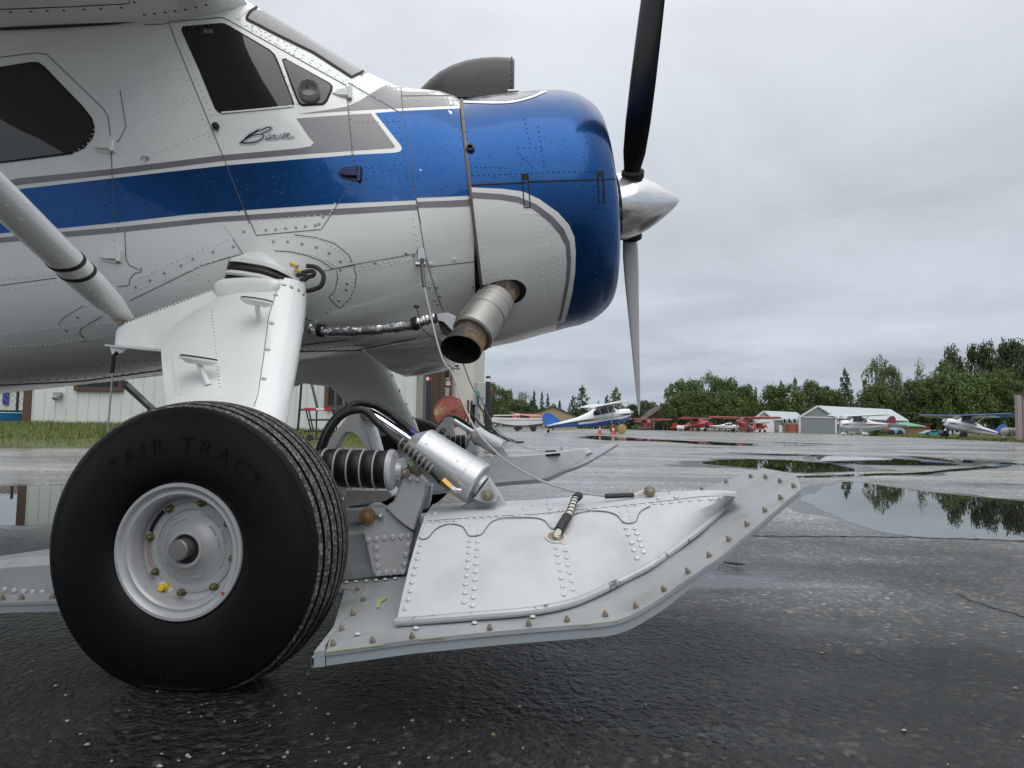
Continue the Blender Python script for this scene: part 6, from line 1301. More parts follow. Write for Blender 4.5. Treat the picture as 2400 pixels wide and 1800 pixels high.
mb = MB(); p = VP(612, 165, 19.7); mb.lathe(p, (0, -1, -.2), [(.09, 0), (.115, .12), (.10, .13), (.05, .09)], 16); l_ = mb.build('wall_lamp', RSTY, cab); mb = MB(); mb.lathe(p + Vector((0, -.1, -.02)), (0, -1, -.2), [(.045, 0), (0, .03)], 12); mb.build('lamp_bulb', BLK, l_)
# sign board
sg = thing('sign_board', VP(1300, 75, 18.4), 'brown wooden arrow sign with white letters under the exhaust', 'sign'); mb = MB(); prism_px(mb, cr('V', (1150, 15), (1390, 35), (1408, 50), (1405, 115), (1390, 128), (1150, 88)), 18.4, .06); sb = mb.build('board', BRN, sg)
mb = MB(); prism_px(mb, cr('V', (1340, 34), (1392, 38), (1404, 52), (1402, 110), (1386, 124), (1336, 118)), 18.38, .015); mb.build('black_plate', BLK, sg)
p = VP(1362, 103, 18.37)
for ch_, dx_ in (('C', -.055), ('E', .055)):
    vs, fs = text_mesh(ch_, .16, .004); mb = MB(); mb.add([p + Vector((a + dx_, -c_, b)) for a, b, c_ in vs], fs); mb.build('letter', mat('white_letter', (.8, .8, .8), .5), sg, smooth=0)
# bollards
def bollard(px0, px1, ptop, Y, bands, label):
    a, b = U(px0, ptop, Y), U(px1, ptop, Y); r = (b.x - a.x) / 2; c = (a + b) / 2; o = thing('bollard', (c.x, Y, 0), label, 'bollard', 'black bollards guarding the fuel pump'); h = a.z
    mb = MB(); mb.lathe((0, 0, 0), (0, 0, 1), [(r, 0), (r, h - r * .8), (r * .93, h - r * .4), (r * .65, h - r * .1), (0, h)], 20); part(mb, 'post', mat('black_sleeve', (.012, .012, .014), .35), o)
    mb = MB()
    for k in (1, -1): mb.lathe((0, 0, 0), (0, 0, 1), [(r * 1.0, h * .1), (r * 1.03, h * .1 + .01)], 20)
    for z0, z1, m, a0, a1 in bands:
        mb = MB(); n = 20
        for i in range(n):
            t0, t1 = a0 + (a1 - a0) * i / n, a0 + (a1 - a0) * (i + 1) / n; mb.add([(r * 1.025 * cos(t), r * 1.025 * sin(t), z) for t, z in ((t0, h - z0), (t1, h - z0), (t1, h - z1), (t0, h - z1))], [(0, 1, 2, 3)])
        part(mb, 'reflective_band', m, o)
    return o
WT, RT = mat('white_tape', (.7, .7, .72), .5), mat('red_tape', (.45, .015, .02), .5)
bollard(*[q[0] for q in cr('V', (786, 0), (884, 0))], cr('V', (0, 205))[0][1], 16.2, ((.08, .16, RT, -1.5, 2.4), (.08, .16, WT, -3.9, -1.5)), 'black bollard with a red and white band by the brown panels')
bollard(*[q[0] for q in cr('V', (1885, 0), (1980, 0))], cr('V', (0, 240))[0][1], 16.8, ((.07, .15, WT, 0, 2 * pi),), 'tall black bollard with a white band beside the fuel pump')
bollard(*[q[0] for q in cr('V', (1925, 0), (2006, 0))], cr('V', (0, 425))[0][1], 19.0, ((.05, .15, RT, 0, 2 * pi),), 'black bollard with a red band half hidden behind the white banded one')
bollard(*[q[0] for q in cr('V', (1600, 0), (1690, 0))], cr('V', (0, 700))[0][1], 18.2, (), 'plain black bollard between hose reel and fuel pump')
# hose reel
hr = thing('hose_reel', (VP(1220, 900, 17.4).x, 17.4, 0), 'rusty red hose reel drum in front of the brown panels', 'hose reel'); c = VP(1222, 915, 17.2); R_ = (VP(1525, 915, 17.2).x - VP(930, 915, 17.2).x) / 2
RR = mat('rusty_red_drum', (.27, .065, .05), .55, col2=(.42, .33, .17), mix_scale=2.2, mix_lo=.5, mix_hi=.66, var=.15, vscale=8)
mb = MB(); mb.lathe(c, (0, -1, 0), [(R_ * .96, -.06), (R_, -.03), (R_, .03), (R_ * .97, .04), (R_ * .94, .02), (R_ * .5, .035), (.06, .045), (.06, .07), (0, .07)], 40); mb.build('drum_disc', RR, hr); mb = MB(); mb.lathe(c, (0, 1, 0), [(R_ * .5, 0), (R_ * .5, .45)], 24); mb.build('hose_core', RUB, hr); mb = MB(); mb.lathe(c, (0, 1, 0), [(R_, .42), (R_, .46), (0, .47)], 40); mb.build('drum_disc', RR, hr)
mb = MB(); mb.bar(c + Vector((.03, -.08, .02)), VP(1510, 790, 17.1), .03, .02); mb.tube([VP(1010, 980, 17.08), VP(1020, 962, 17.08), VP(1420, 968, 17.08)], .008, 6); mb.build('crank_handle', mat('rusted_iron', (.10, .05, .03), .7), hr)
mb = MB(); a = VP(1560, 690, 17.3); mb.bar((a.x, 17.3, 0), (a.x, 17.3, a.z), .06, .06); mb.bar((a.x - .7, 17.35, 0), c + Vector((0, .2, 0)), .05, .05); mb.build('reel_stand', mat('rusted_iron', (.10, .05, .03), .7), hr)
# fuel pump cabinet with nozzle
fp = thing('fuel_pump', (VP(1760, 900, 17.9).x, 17.9, 0), 'grey fuel pump cabinet with a green nozzle', 'fuel pump'); GMT = mat('galvanised_sheet', (.40, .41, .41), .45, metal=.3, var=.08, vscale=5)
a, b = VP(1650, 365, 17.9), VP(1875, 780, 17.9); box(fp, 'cabinet', (a.x, 17.9, b.z), (b.x, 18.3, a.z), GMT, .01); box(fp, 'door_edge', (VP(1712, 0, 17.9).x, 17.88, b.z), (VP(1718, 0, 17.9).x, 17.91, a.z), SEAM)
a2 = VP(1730, 800, 17.9); box(fp, 'pedestal', (VP(1700, 0, 17.9).x, 17.95, 0), (VP(1790, 0, 17.9).x, 18.2, b.z), GMT); box(fp, 'valve_block', (VP(1760, 0, 17.8).x, 17.75, b.z - .25), (VP(1860, 0, 17.8).x, 17.95, b.z - .02), RSTY)
mb = MB(); mb.tube([VP(1742, 520, 17.8), VP(1742, 560, 17.8), VP(1742, 630, 17.8)], [.02, .035, .03], 10); nz_ = mb.build('nozzle', mat('green_nozzle', (.02, .22, .13), .4), fp); mb = MB(); mb.tube([VP(1742, 625, 17.8), VP(1740, 760, 17.8)], .022, 8); mb.build('nozzle_spout', BLK, nz_); mb = MB(); p = VP(1826, 658, 17.88); mb.box(p, (.05, .01, .02)); mb.build('blue_sticker', mat('blue_sign', (.02, .04, .25), .5), fp)
hs = thing('fuel_hose', (VP(2100, 1350, 18).x, 18, 0), 'black fuel hose hanging from the pump to the asphalt', 'hose')
for pts in (((1740, 770, 17.7), (1830, 900, 17.5), (1860, 1020, 17.4), (1900, 1130, 17.4), (1990, 1210, 17.4)), ((1590, 900, 17.2), (1700, 1050, 17.2), (1840, 1190, 17.2), (2000, 1290, 17.6), (2200, 1380, 19), (2400, 1440, 20.5))):
    mb = MB(); mb.tube(smooth_poly([VP(*q) for q in pts], 5) , .028, 8); mb.build('hose', RUB, hs)
p0, p1, p2 = GR(1190, 1032, .03), GR(1210, 1036, .03), GR(1226, 1035.5, .03); mb = MB(); mb.tube(smooth_poly([VP(2000, 1220, 17.6), VP(2120, 1330, 18.5), p0, p1, p2], 5), .03, 8); mb.build('hose', RUB, hs)

# ---- white boat on a trailer
YBO = 70.
def XP(x, y, Y=YBO): return U(*cr('X', (x, y))[0], Y)
BW = mat('boat_white', (.74, .76, .76), .3); boat = thing('boat', (XP(900, 950).x, YBO, .3), 'white open boat on a trailer beyond the bollards', 'boat'); secs = []
for xx, zt, zm, zb, hw in ((130, 600, 730, 745, .05), (200, 590, 720, 770, .35), (330, 592, 745, 800, .65), (560, 605, 790, 840, .9), (800, 612, 820, 865, 1.0), (1100, 615, 825, 868, 1.02), (1350, 618, 800, 862, 1.02), (1640, 622, 760, 850, 1.0)):
    c = XP(xx, zt); t, m_, b = XP(xx, zt).z, XP(xx, zm).z, XP(xx, zb).z; secs.append([Vector((c.x, YBO - hw, t)), Vector((c.x, YBO - hw * .98, (t + m_) / 2)), Vector((c.x, YBO - hw * .9, m_)), Vector((c.x, YBO - hw * .3, b)), Vector((c.x, YBO + hw * .3, b)), Vector((c.x, YBO + hw * .9, m_)), Vector((c.x, YBO + hw * .98, (t + m_) / 2)), Vector((c.x, YBO + hw, t)), Vector((c.x, YBO, t - .08))])
mb = MB(); mb.loft(secs)
for i, f in enumerate(mb.f):
    if i % 9 in (2, 3, 4) and i < 63: mb.m[i] = 1
mb.build('hull', [BW, mat('boat_keel_grey', (.3, .3, .3), .4)], boat, smooth=35)
mb = MB(); mb.bar(XP(330, 672, YBO - 1.0), XP(1640, 668, YBO - 1.04), .02, .05); mb.build('rub_rail', mat('maroon_line', (.25, .08, .09), .5), boat); mb = MB(); mb.tube([XP(200, 540, YBO - .9), XP(960, 525, YBO - .9)], .05, 8); mb.tube([XP(960, 525, YBO - .9), XP(960, 610, YBO - .9)], .02, 6); mb.tube([XP(230, 540, YBO - .9), XP(230, 600, YBO - .9)], .02, 6); mb.build('canopy_roll', mat('canvas_white', (.7, .7, .68), .8), boat)
bt = thing('boat_trailer', (XP(1000, 950).x, YBO, 0), 'low galvanised trailer under the white boat', 'trailer'); mb = MB()
for d in (-.6, .6): mb.bar(XP(190, 880, YBO + d), XP(1640, 870, YBO + d), .08, .1)
for xx in (220, 700, 1300): mb.bar(XP(xx, 880, YBO - .7), XP(xx, 880, YBO + .7), .06, .06)
mb.bar(XP(190, 940, YBO), XP(210, 750, YBO), .07, .07); mb.build('frame', GMT, bt)
def bgwheel(par, c, r, w, m=RUB, hubm=None, loc=False, ax=(0, 1, 0)):
    mb = MB(); mb.lathe(c, ax, [(r * .55, -w / 2), (r * .8, -w / 2), (r * .97, -w * .36), (r, 0), (r * .97, w * .36), (r * .8, w / 2), (r * .55, w / 2)], 20); o = mb.build('wheel', m, par, local=loc); mb = MB(); mb.lathe(c, ax, [(r * .56, -w * .45), (r * .2, -w * .4), (0, -w * .42)], 14); mb.lathe(c, ax, [(r * .56, w * .45), (r * .2, w * .4), (0, w * .42)], 14); mb.build('rim', hubm or SILV, o, local=loc); return o
for d in (-.85, .85): c = XP(1350, 905, YBO + d); c.z = .34; bgwheel(bt, c, .34, .2)
for d in (-.85, .85): c = XP(895, 905, YBO + d); c.z = .30; bgwheel(bt, c, .30, .2)

# ---- small aircraft parked around the apron
def loft_body(st, n=14, pw=.75):
    secs = []
    for X, zb, zt, hw in st: zc, h = (zb + zt) / 2, (zt - zb) / 2; secs.append([Vector((X, hw * math.copysign(abs(cos(t)) ** pw, cos(t)), zc + h * math.copysign(abs(sin(t)) ** pw, sin(t)))) for t in [2 * pi * k / n for k in range(n)]])
    mb = MB(); mb.loft(secs); return mb
def light_plane(name, loc, heading, label, body, belly, stripe, wingc, tailc, scale=1., tail=True, tw=.33, wheelm=None, span=10.9, band=.0, group='small planes parked around the apron', tailm=None, spats=False, text=None, winglow=False, pitch=11.5):
    """nose along +X; origin on the ground below the main gear"""
    o = thing(name, loc, label, 'airplane', group, heading - atan2(loc[0], loc[1])); pt = radians(pitch) if tail else radians(1.5); gz = .95 if tail else .9
    R = Matrix.Rotation(-pt, 4, 'Y'); O = Vector((0, 0, gz))
    def fin(mb): mb.v = [tuple((R @ (Vector(v) * scale)) + O * scale) for v in mb.v]; return mb
    st = [(2.02, .28, .62, .18), (1.95, .05, .78, .36), (1.5, -.12, .88, .46), (.95, -.18, .92, .52), (.55, -.2, 1.28, .55), (.1, -.2, 1.46, .56), (-.7, -.2, 1.44, .54), (-1.5, -.1, 1.15, .42), (-2.6, .10, .88, .28), (-4.0, .30, .78, .14), (-5.2, .42, .72, .06)]
    mb = loft_body(st); 
    for i, f in enumerate(mb.f):
        z = sum(mb.v[j][2] for j in f) / len(f); X = sum(mb.v[j][0] for j in f) / len(f); zz = .22 + max(0, -X - .7) * .085
        mb.m[i] = 1 if z < zz else 0
    fin(mb); bd = part(mb, 'fuselage', [body, belly], o, 40)
    for s in (-1, 1):
        mb = MB(); mb.prism([(1.9, s * .475, .30), (1.2, s * .545, .34), (-.6, s * .58, .36), (-2.6, s * .33, .48), (-5, s * .1, .58), (-5, s * .1, .62), (-2.6, s * .33, .60), (-.6, s * .58, .52), (1.2, s * .545, .50), (1.9, s * .475, .40)], (0, s * .012, 0)); part(fin(mb), 'stripe', stripe, o, 0)
        for a, b in ((.62, .08), (.03, -.60), (-.65, -1.25)):
            mb = MB(); top = lambda q: 1.30 if q < .4 else 1.12; mb.prism([(a, s * .555, .78), (b, s * .565, .78), (b, s * .545 if b > -1 else s * .46, 1.28 if b > -1 else 1.1), (a - .12, s * .535, 1.30)], (0, s * .02, 0)); part(fin(mb), 'side_window', GLASSD, o, 0)
    mb = MB(); mb.prism([(1.0, -.40, .92), (1.0, .40, .92), (.52, .46, 1.36), (.52, -.46, 1.36)], (.03, 0, .03)); part(fin(mb), 'windscreen', GLASSD, o, 0)
    hw = span / 2 / scale; zw = 1.41 if not winglow else .02; mb = MB(); pr = [(.55, 0), (.50, .08), (.25, .14), (-.2, .15), (-1.0, .04), (-1.0, .01), (0, -.02), (.45, -.03)]
    mb.loft([[(x * k - .03 * abs(y), y, z * k + zw + abs(y) * .028) for x, z in pr] for y, k in ((-hw, .8), (-hw * .97, .95), (-hw * .5, 1), (0, 1), (hw * .5, 1), (hw * .97, .95), (hw, .8))]); part(fin(mb), 'wing', wingc, o, 40)
    if not winglow:
        for s in (-1, 1): mb = MB(); mb.bar((.1, s * .5, -.12), (.0, s * hw * .52, 1.49), .10, .035); part(fin(mb), 'wing_strut', body, o)
    tz = .70; mb = MB(); mb.prism([(-3.9, -.03, .74), (-4.35, -.03, 1.25), (-4.7, -.03, 1.60), (-5.0, -.03, 1.72), (-5.3, -.03, 1.66), (-5.5, -.03, 1.40), (-5.5, -.03, .9), (-5.3, -.03, .5), (-5.0, -.03, .5)], (0, .06, 0)); part(fin(mb), 'tail_fin', tailc, o, 0)
    mb = MB(); mb.prism([(-4.3, -.1, .66), (-4.6, -1.5, .66), (-5.0, -1.7, .66), (-5.35, -1.5, .66), (-5.3, 0, .66), (-5.35, 1.5, .66), (-5.0, 1.7, .66), (-4.6, 1.5, .66), (-4.3, .1, .66)], (0, 0, .06)); part(fin(mb), 'tailplane', tailm or wingc, o, 0)
    mb = MB(); mb.lathe((2.0, 0, .45), (1, 0, 0), [(.16, 0), (.15, .12), (.08, .28), (0, .34)], 14); part(fin(mb), 'spinner', STEEL if body is not BW else SILV, o); mb = MB()
    for s in (-1, 1): mb.prism([(2.05, s * .1 * .3, .45 + s * .95 * 0), (2.08, s * .15, .45), (2.08, s * .5 * .6, .45 + s * .55), (2.06, s * .3 * .9, .45 + s * .95), (2.04, s * .2, .45 + s * .95)], (.03, 0, 0))
    part(fin(mb), 'propeller', BLK, o, 0)
    gx = .75 if tail else -.45
    for s in (-1, 1):
        w_ = Vector((0 if tail else -.9, s * 1.15, tw)) ; mb = MB(); a = R @ (Vector((gx if tail else -.4, s * .45, -.1)) * scale) + O * scale; wp = Vector((a.x + (.05 if tail else -.05), s * 1.2 * scale, tw)); mb.bar(a, wp, .10, .05); part(mb, 'gear_leg', body if not tail else tailc, o); bgwheel(o, wp, tw, tw * .6, wheelm or RUB, SILV if wheelm is None else wheelm, True)
        if spats: mb = MB(); mb.loft([[(wp.x + dx, wp.y + .16 * k * cos(t), wp.z + .05 + .2 * k * sin(t)) for t in [2 * pi * q / 10 for q in range(10)]] for dx, k in ((.45, .1), (.3, .8), (0, 1.), (-.4, .7), (-.7, .1))]); part(mb, 'wheel_fairing', body, o)
    if tail: tp_ = R @ (Vector((-5.0, 0, .45)) * scale) + O * scale; wp = Vector((tp_.x - .15, 0, .13)); mb = MB(); mb.bar(tp_, wp, .05, .05); part(mb, 'tail_spring', BLK, o); bgwheel(o, wp, .13, .09, RUB, None, True)
    else:
        tp_ = R @ (Vector((1.5, 0, -.05)) * scale) + O * scale; wp = Vector((tp_.x, 0, .2)); mb = MB(); mb.bar(tp_, wp, .07, .07); part(mb, 'nose_leg', STEEL, o); bgwheel(o, wp, .2, .14, RUB, None, True)
        if spats: mb = MB(); mb.loft([[(wp.x + dx, .13 * k * cos(t), wp.z + .05 + .17 * k * sin(t)) for t in [2 * pi * q / 10 for q in range(10)]] for dx, k in ((.4, .1), (.25, .8), (0, 1.), (-.3, .7), (-.5, .1))]); part(mb, 'wheel_fairing', body, o)
    if text:
        vs, fs = text_mesh(text[0], text[1], .004); 
        for s in (text[2],):
            mb = MB(); mb.add([(-2.75 - s * a * 1, s * (.40 - (0.045 * (-2.2 - (-2.75 - s * a)))) , .42 + b) for a, b, c_ in vs], fs)
            mb.v = [(x, s * (lerp([-4.0, -2.6, -1.5], [.16, .30, .44], x)), z) for x, y, z in mb.v]; part(fin(mb), 'lettering', text[3], o, 0)
    return o
WP = mat('plane_white', (.74, .755, .76), .3, coat=.4); BP = mat('plane_blue', (.02, .12, .42), .3, coat=.4); KP = mat('plane_black', (.012, .012, .016), .3); RP = mat('plane_red', (.42, .035, .03), .3, coat=.4, var=.05); MP = mat('plane_maroon', (.16, .02, .05), .3, coat=.3); PKP = mat('plane_faded_red', (.48, .10, .09), .4)
TAN = mat('tan_wheel_cover', (.42, .30, .12), .7, var=.12, vscale=5)
light_plane('taildragger_plane', (U(1426, 1005, 61).x, 61, 0), radians(15), 'blue and white taildragger with black stripe and tan wheel covers', WP, BP, KP, WP, BP, 1.06, True, .42, TAN, 11.0, group='small planes parked around the apron', tailm=WP)
# super cub style
light_plane('taildragger_plane', (U(2252, 1026, 66).x, 66, 0), radians(180 + 43), 'white and blue taildragger with big black tyres by the silver tank', WP, WP, BP, BP, BP, .93, True, .40, RUB, 10.7, text=('N6549Z', .34, -1, BP))
light_plane('parked_plane', (U(2003, 1018, 92).x, 92, 0), radians(180 + 36), 'white and maroon plane with wheel fairings before the metal hangar', WP, WP, MP, WP, MP, 1.12, False, .24, RUB, 11., spats=True)
light_plane('taildragger_plane', (U(1519, 1003, 150).x, 150, 0), radians(-80), 'red plane seen head-on before the brown cabin', RP, RP, PKP, PKP, RP, 1.0, True, .36, RUB, 10.7, tailm=RP)
light_plane('taildragger_plane', (U(1636, 1005, 142).x, 142, 0), radians(-32), 'red and white plane pointing past the white tank', RP, RP, WP, PKP, RP, 1.1, True, .36, RUB, 10.9, tailm=RP)
light_plane('bush_plane', (U(1741, 1009, 128).x, 128, 0), radians(-112), 'largest red bush plane with long straight wing beside the grey shed', RP, RP, WP, PKP, PKP, 1.15, True, .45, RUB, 13.4, tailm=RP)
light_plane('low_wing_plane', (U(1712, 1008, 150).x, 150, 0), radians(0), 'small white low wing plane behind the largest red plane', WP, WP, RP, WP, RP, .85, False, .2, RUB, 9., winglow=True)
light_plane('taildragger_plane', (U(1780, 1008, 152).x, 152, 0), radians(30), 'small red plane with dark wing in front of the grey shed', RP, RP, PKP, KP, RP, .85, True, .3, RUB, 9.)
light_plane('taildragger_plane', (U(1225, 1000, 98).x, 98, 0), radians(160), 'dark red plane standing behind the white boat', RP, MP, MP, PKP, RP, .88, True, .36, RUB, 11., tailm=RP)
# traffic cones
def cone(px_, py_, Y, label):
    p = U(px_, py_, Y); o = thing('traffic_cone', (p.x, Y, 0), label, 'traffic cone', 'cones by the tan wheel covers'); OR = mat('cone_orange', (.55, .085, .025), .5)
    mb = MB(); mb.box((0, 0, .02), (.38, .38, .04)); part(mb, 'base', OR, o, 0); mb = MB(); mb.lathe((0, 0, .04), (0, 0, 1), [(.15, 0), (.03, .68), (0, .69)], 16); part(mb, 'cone_body', OR, o); mb = MB(); mb.lathe((0, 0, .04), (0, 0, 1), [(.102, .30), (.078, .44)], 16); mb.f = [f for f in mb.f if len(f) == 4]; mb.m = [0] * len(mb.f); part(mb, 'white_collar', WT, o)
cone(1406, 1010, 58.5, 'orange traffic cone standing behind the tan wheel covers'); cone(1437, 1011, 55, 'orange traffic cone in front of the tan wheel covers')

# ---- buildings across the apron
def gable(name, label, px0, px1, base_py, eave_py, ridge_py, Y, depth, wallm, roofm, ridge_along_x=False, trim=None, over=.3, z0=0):
    a, b = U(px0, base_py, Y), U(px1, base_py, Y); ze, zr = U((px0 + px1) / 2, eave_py, Y).z, U((px0 + px1) / 2, ridge_py, Y).z; o = thing(name, ((a.x + b.x) / 2, Y, 0), label, 'building'); x0, x1 = a.x, b.x; xm = (x0 + x1) / 2
    mb = MB(); mb.prism([(x0, Y, z0), (x1, Y, z0), (x1, Y, ze), (xm, Y, zr), (x0, Y, ze)], (0, .2, 0)); mb.build('gable_wall', wallm, o, smooth=0)
    for s, xx in ((0, x0), (1, x1)): box(o, 'side_wall', (xx - .1 + .1 * (1 - s) , Y + .2, z0), (xx + .1 * (1 - s) if s == 0 else xx, Y + depth, ze), wallm)
    for s in (-1, 1):
        xe = x0 if s < 0 else x1; d = Vector((xe - xm, 0, ze - zr)); e = Vector((xm, Y - over, zr)) ; q = e + d * (1 + over / d.length); mb = MB(); mb.prism([e, q, q + Vector((0, depth + 2 * over, 0)), e + Vector((0, depth + 2 * over, 0))], (0, 0, .15)); mb.build('roof', roofm, o, smooth=0)
    return o, x0, x1, ze, zr
TANW = mat('tan_wall', (.30, .25, .16), .7); DKR = mat('dark_brown_roof', (.045, .036, .03), .7)
gable('tan_shed', 'tan gabled shed behind the blue rudder', 1238, 1352, 1000, 976, 954, 130, 12, TANW, DKR)
lo_, x0, x1, ze, zr = gable('log_cabin', 'brown gabled cabin with a big window at the edge of the grove', 1503, 1616, 1003, 990, 951, 186, 14, mat('brown_logs', (.06, .028, .018), .7, var=.2, vscale=4), mat('shingle_roof', (.075, .062, .055), .8, var=.15, vscale=3))
for i in range(3):
    for j in range(3):
        a = cr('M', (470 + i * 32, 560 + j * 30))[0]; p, q = U(a[0], a[1], 185.9), U(a[0] + 5, a[1] + 4.6, 185.9); box(lo_, 'window', (p.x, 185.8, q.z), (q.x, 185.97, p.z), mat('sky_pane', (.05, .055, .05), .05))
for x in (400, 510, 560): a, b = U(*cr('M', (x, 670))[0], 184), U(*cr('M', (x + 9, 745))[0], 184); box(lo_, 'porch_post', (a.x, 183.9, 0), (b.x, 184.2, a.z), TANW)
a, b = U(*cr('M', (400, 690))[0], 185.8), U(*cr('M', (500, 735))[0], 185.8); box(lo_, 'dark_doorway', (a.x, 185.7, 0), (b.x, 185.9, a.z), SEAM)
GSH = mat('grey_board_wall', (.30, .295, .29), .7, var=.06); WRF = mat('white_metal_roof', (.47, .52, .55), .4)
def long_house(name, label, pxs, wallm, roofm, Yn, dY, trimm):
    """gable end facing the camera plus a long side running back to the side: pxs = gable left, gable right, far end; base, eave, ridge rows"""
    gl, grr, fe_, base, ev_, rg_, evf, rgf = pxs; A, B = U(gl, base, Yn), U(grr, base, Yn); C = U(fe_, base, Yn + dY); ze = U(gl, ev_, Yn).z; zr = U((gl + grr) / 2, rg_, Yn).z; xm = (A.x + B.x) / 2; o = thing(name, (xm, Yn, 0), label, 'building'); d = Vector((C.x - B.x, dY, 0))
    mb = MB(); mb.prism([(A.x, Yn, 0), (B.x, Yn, 0), (B.x, Yn, ze), (xm, Yn, zr), (A.x, Yn, ze)], (.0, .2, 0)); mb.build('gable_wall', wallm, o, smooth=0)
    n_ = 14
    for i in range(n_):
        p, q = Vector((B.x, Yn + .01, 0)) + d * (i / n_), Vector((B.x, Yn + .01, 0)) + d * ((i + 1) / n_); mb = MB(); mb.add([p, q, q + Vector((0, 0, ze)), p + Vector((0, 0, ze))], [(0, 1, 2, 3)]); nrm_ = Vector((d.y, -d.x, 0)).normalized() * .06; mb.bar(p + nrm_, p + nrm_ + Vector((0, 0, ze)), .12, .12); mb.build('wall_panel', wallm, o, smooth=0)
    P0, P1 = Vector((xm, Yn, zr)), Vector((B.x, Yn, ze)); s_ = (P1 - P0).normalized() * .5; mb = MB(); mb.prism([P0 - d.normalized() * .3, P1 + s_ - d.normalized() * .3, P1 + s_ + d, P0 + d], (0, 0, .14)); mb.build('roof', roofm, o, smooth=0)
    P1 = Vector((A.x, Yn, ze)); s_ = (P1 - P0).normalized() * .5; mb = MB(); mb.prism([P0 - d.normalized() * .3, P1 + s_ - d.normalized() * .3, P1 + s_ + d, P0 + d], (0, 0, .14)); mb.build('roof', roofm, o, smooth=0)
    for xx, yy in ((A.x, Yn - .05), (B.x, Yn - .05), (C.x, Yn + dY - .05)): box(o, 'corner_trim', (xx - .22, yy - .1, 0), (xx + .22, yy + .08, ze), trimm)
    mb = MB(); 
    for q in (A, B): P1 = Vector((q.x, Yn - .32, ze)); mb.bar(Vector((xm, Yn - .32, zr)), P1 + (P1 - Vector((xm, Yn - .32, zr))).normalized() * .5, .08, .28)
    mb.build('barge_board', trimm, o, smooth=0); box(o, 'tie_trim', (A.x, Yn - .12, ze - .15), (B.x, Yn - .01, ze + .1), trimm); return o, A, B, C, ze, zr, d
HGW = mat('grey_metal_wall', (.22, .25, .27), .45, var=.04, metal=.2); WTR = mat('white_trim', (.62, .63, .62), .5)
hg, A, B, C, ze, zr, d = long_house('metal_hangar', 'grey metal hangar with pale roof and white trim', (1874, 1959, 2127, 1013, 977, 952, 979, 956), HGW, WRF, 150, 16, WTR)
hg2 = long_house('board_shed', 'grey board shed with white roof and white door', (1768, 1812, 1888, 1009, 981, 964, 0, 0), GSH, WRF, 158, 8, WTR)[0]
for x0_, x1_, y0_, y1_, m, nm in ((1570, 1780, 650, 785, WP, 'garage_door'), (1845, 1880, 720, 785, WP, 'door')): a, b = U(*cr('M', (x0_, y0_))[0], 157.6), U(*cr('M', (x1_, y1_))[0], 157.6); box(hg2, nm, (a.x, 157.4, 0), (b.x, 157.7, a.z), m)
for x in (1890, 1945, 2005, 2055): a, b = U(*cr('M', (x, 652))[0], 160), U(*cr('M', (x + 22, 692))[0], 160); w_ = box(hg2, 'window', (a.x, 159.4, b.z), (b.x, 159.9, a.z), mat('dark_pane', (.010, .012, .012), .06)); box(w_, 'frame', (a.x - .12, 159.5, b.z - .12), (b.x + .12, 160, a.z + .12), WTR)
oc = thing('orange_crate', (U(1858, 1010, 149).x, 149, 0), 'orange equipment crate beside the metal hangar', 'crate'); a, b = U(*cr('M', (1945, 710))[0], 149), U(*cr('M', (2070, 795))[0], 149); box(oc, 'box', (a.x, 149, .3), (b.x, 150.5, a.z), mat('orange_box', (.26, .08, .045), .6, var=.2, vscale=1.)); mb = MB()
for q in (a.x + .2, b.x - .2): mb.bar((q, 148.9, 0), (q, 148.9, a.z), .25, .1)
mb.build('leg', mat('red_rail', (.35, .04, .03), .5), oc)
wt = thing('white_tank', (U(1594, 1005, 140).x, 140, 0), 'small white tank on legs between the red planes', 'tank'); c = U(1595, 1001, 140); mb = MB(); mb.lathe(Vector((c.x - .8, 140, .75)), (1, 0, 0), [(0, -.05), (.3, .05), (.42, .25), (.45, .5), (.45, 1.2), (.4, 1.45), (0, 1.65)], 18); mb.build('shell', WP, wt); mb = MB()
for q in (-.5, .5): mb.box((c.x + q, 140, .2), (.12, .6, .42))
mb.build('leg', GMT, wt)
gsd = thing('garden_shed', (U(2148, 1017, 120).x, 120, 0), 'low shed with a green roof beside the metal hangar', 'shed'); a, b = U(*cr('N', (1120, 885))[0], 120), U(*cr('N', (1280, 950))[0], 120); box(gsd, 'wall', (a.x, 120, 0), (b.x, 124, a.z), mat('plywood', (.24, .15, .06), .8, var=.3, vscale=.8)); mb = MB(); p = [U(*q, 119.6) for q in cr('N', (1118, 858), (1225, 852), (1292, 890), (1118, 884))]; mb.prism([p[0] + Vector((0, 4, 0)), p[1] + Vector((0, 4, 0)), p[2], p[3]], (0, 0, .2)); mb.build('roof', mat('green_roof', (.12, .32, .22), .5), gsd, smooth=0)
rsd = thing('red_shed', (U(2178, 1017, 128).x, 128, 0), 'dark red outhouse behind the teal car', 'shed'); a, b = U(*cr('N', (1280, 865))[0], 128), U(*cr('N', (1330, 930))[0], 128); box(rsd, 'wall', (a.x, 128, 0), (b.x, 131, a.z), mat('barn_red', (.24, .02, .02), .6)); box(rsd, 'roof', (a.x - .3, 127.6, a.z), (b.x + .3, 131.3, a.z + .25), DKR)
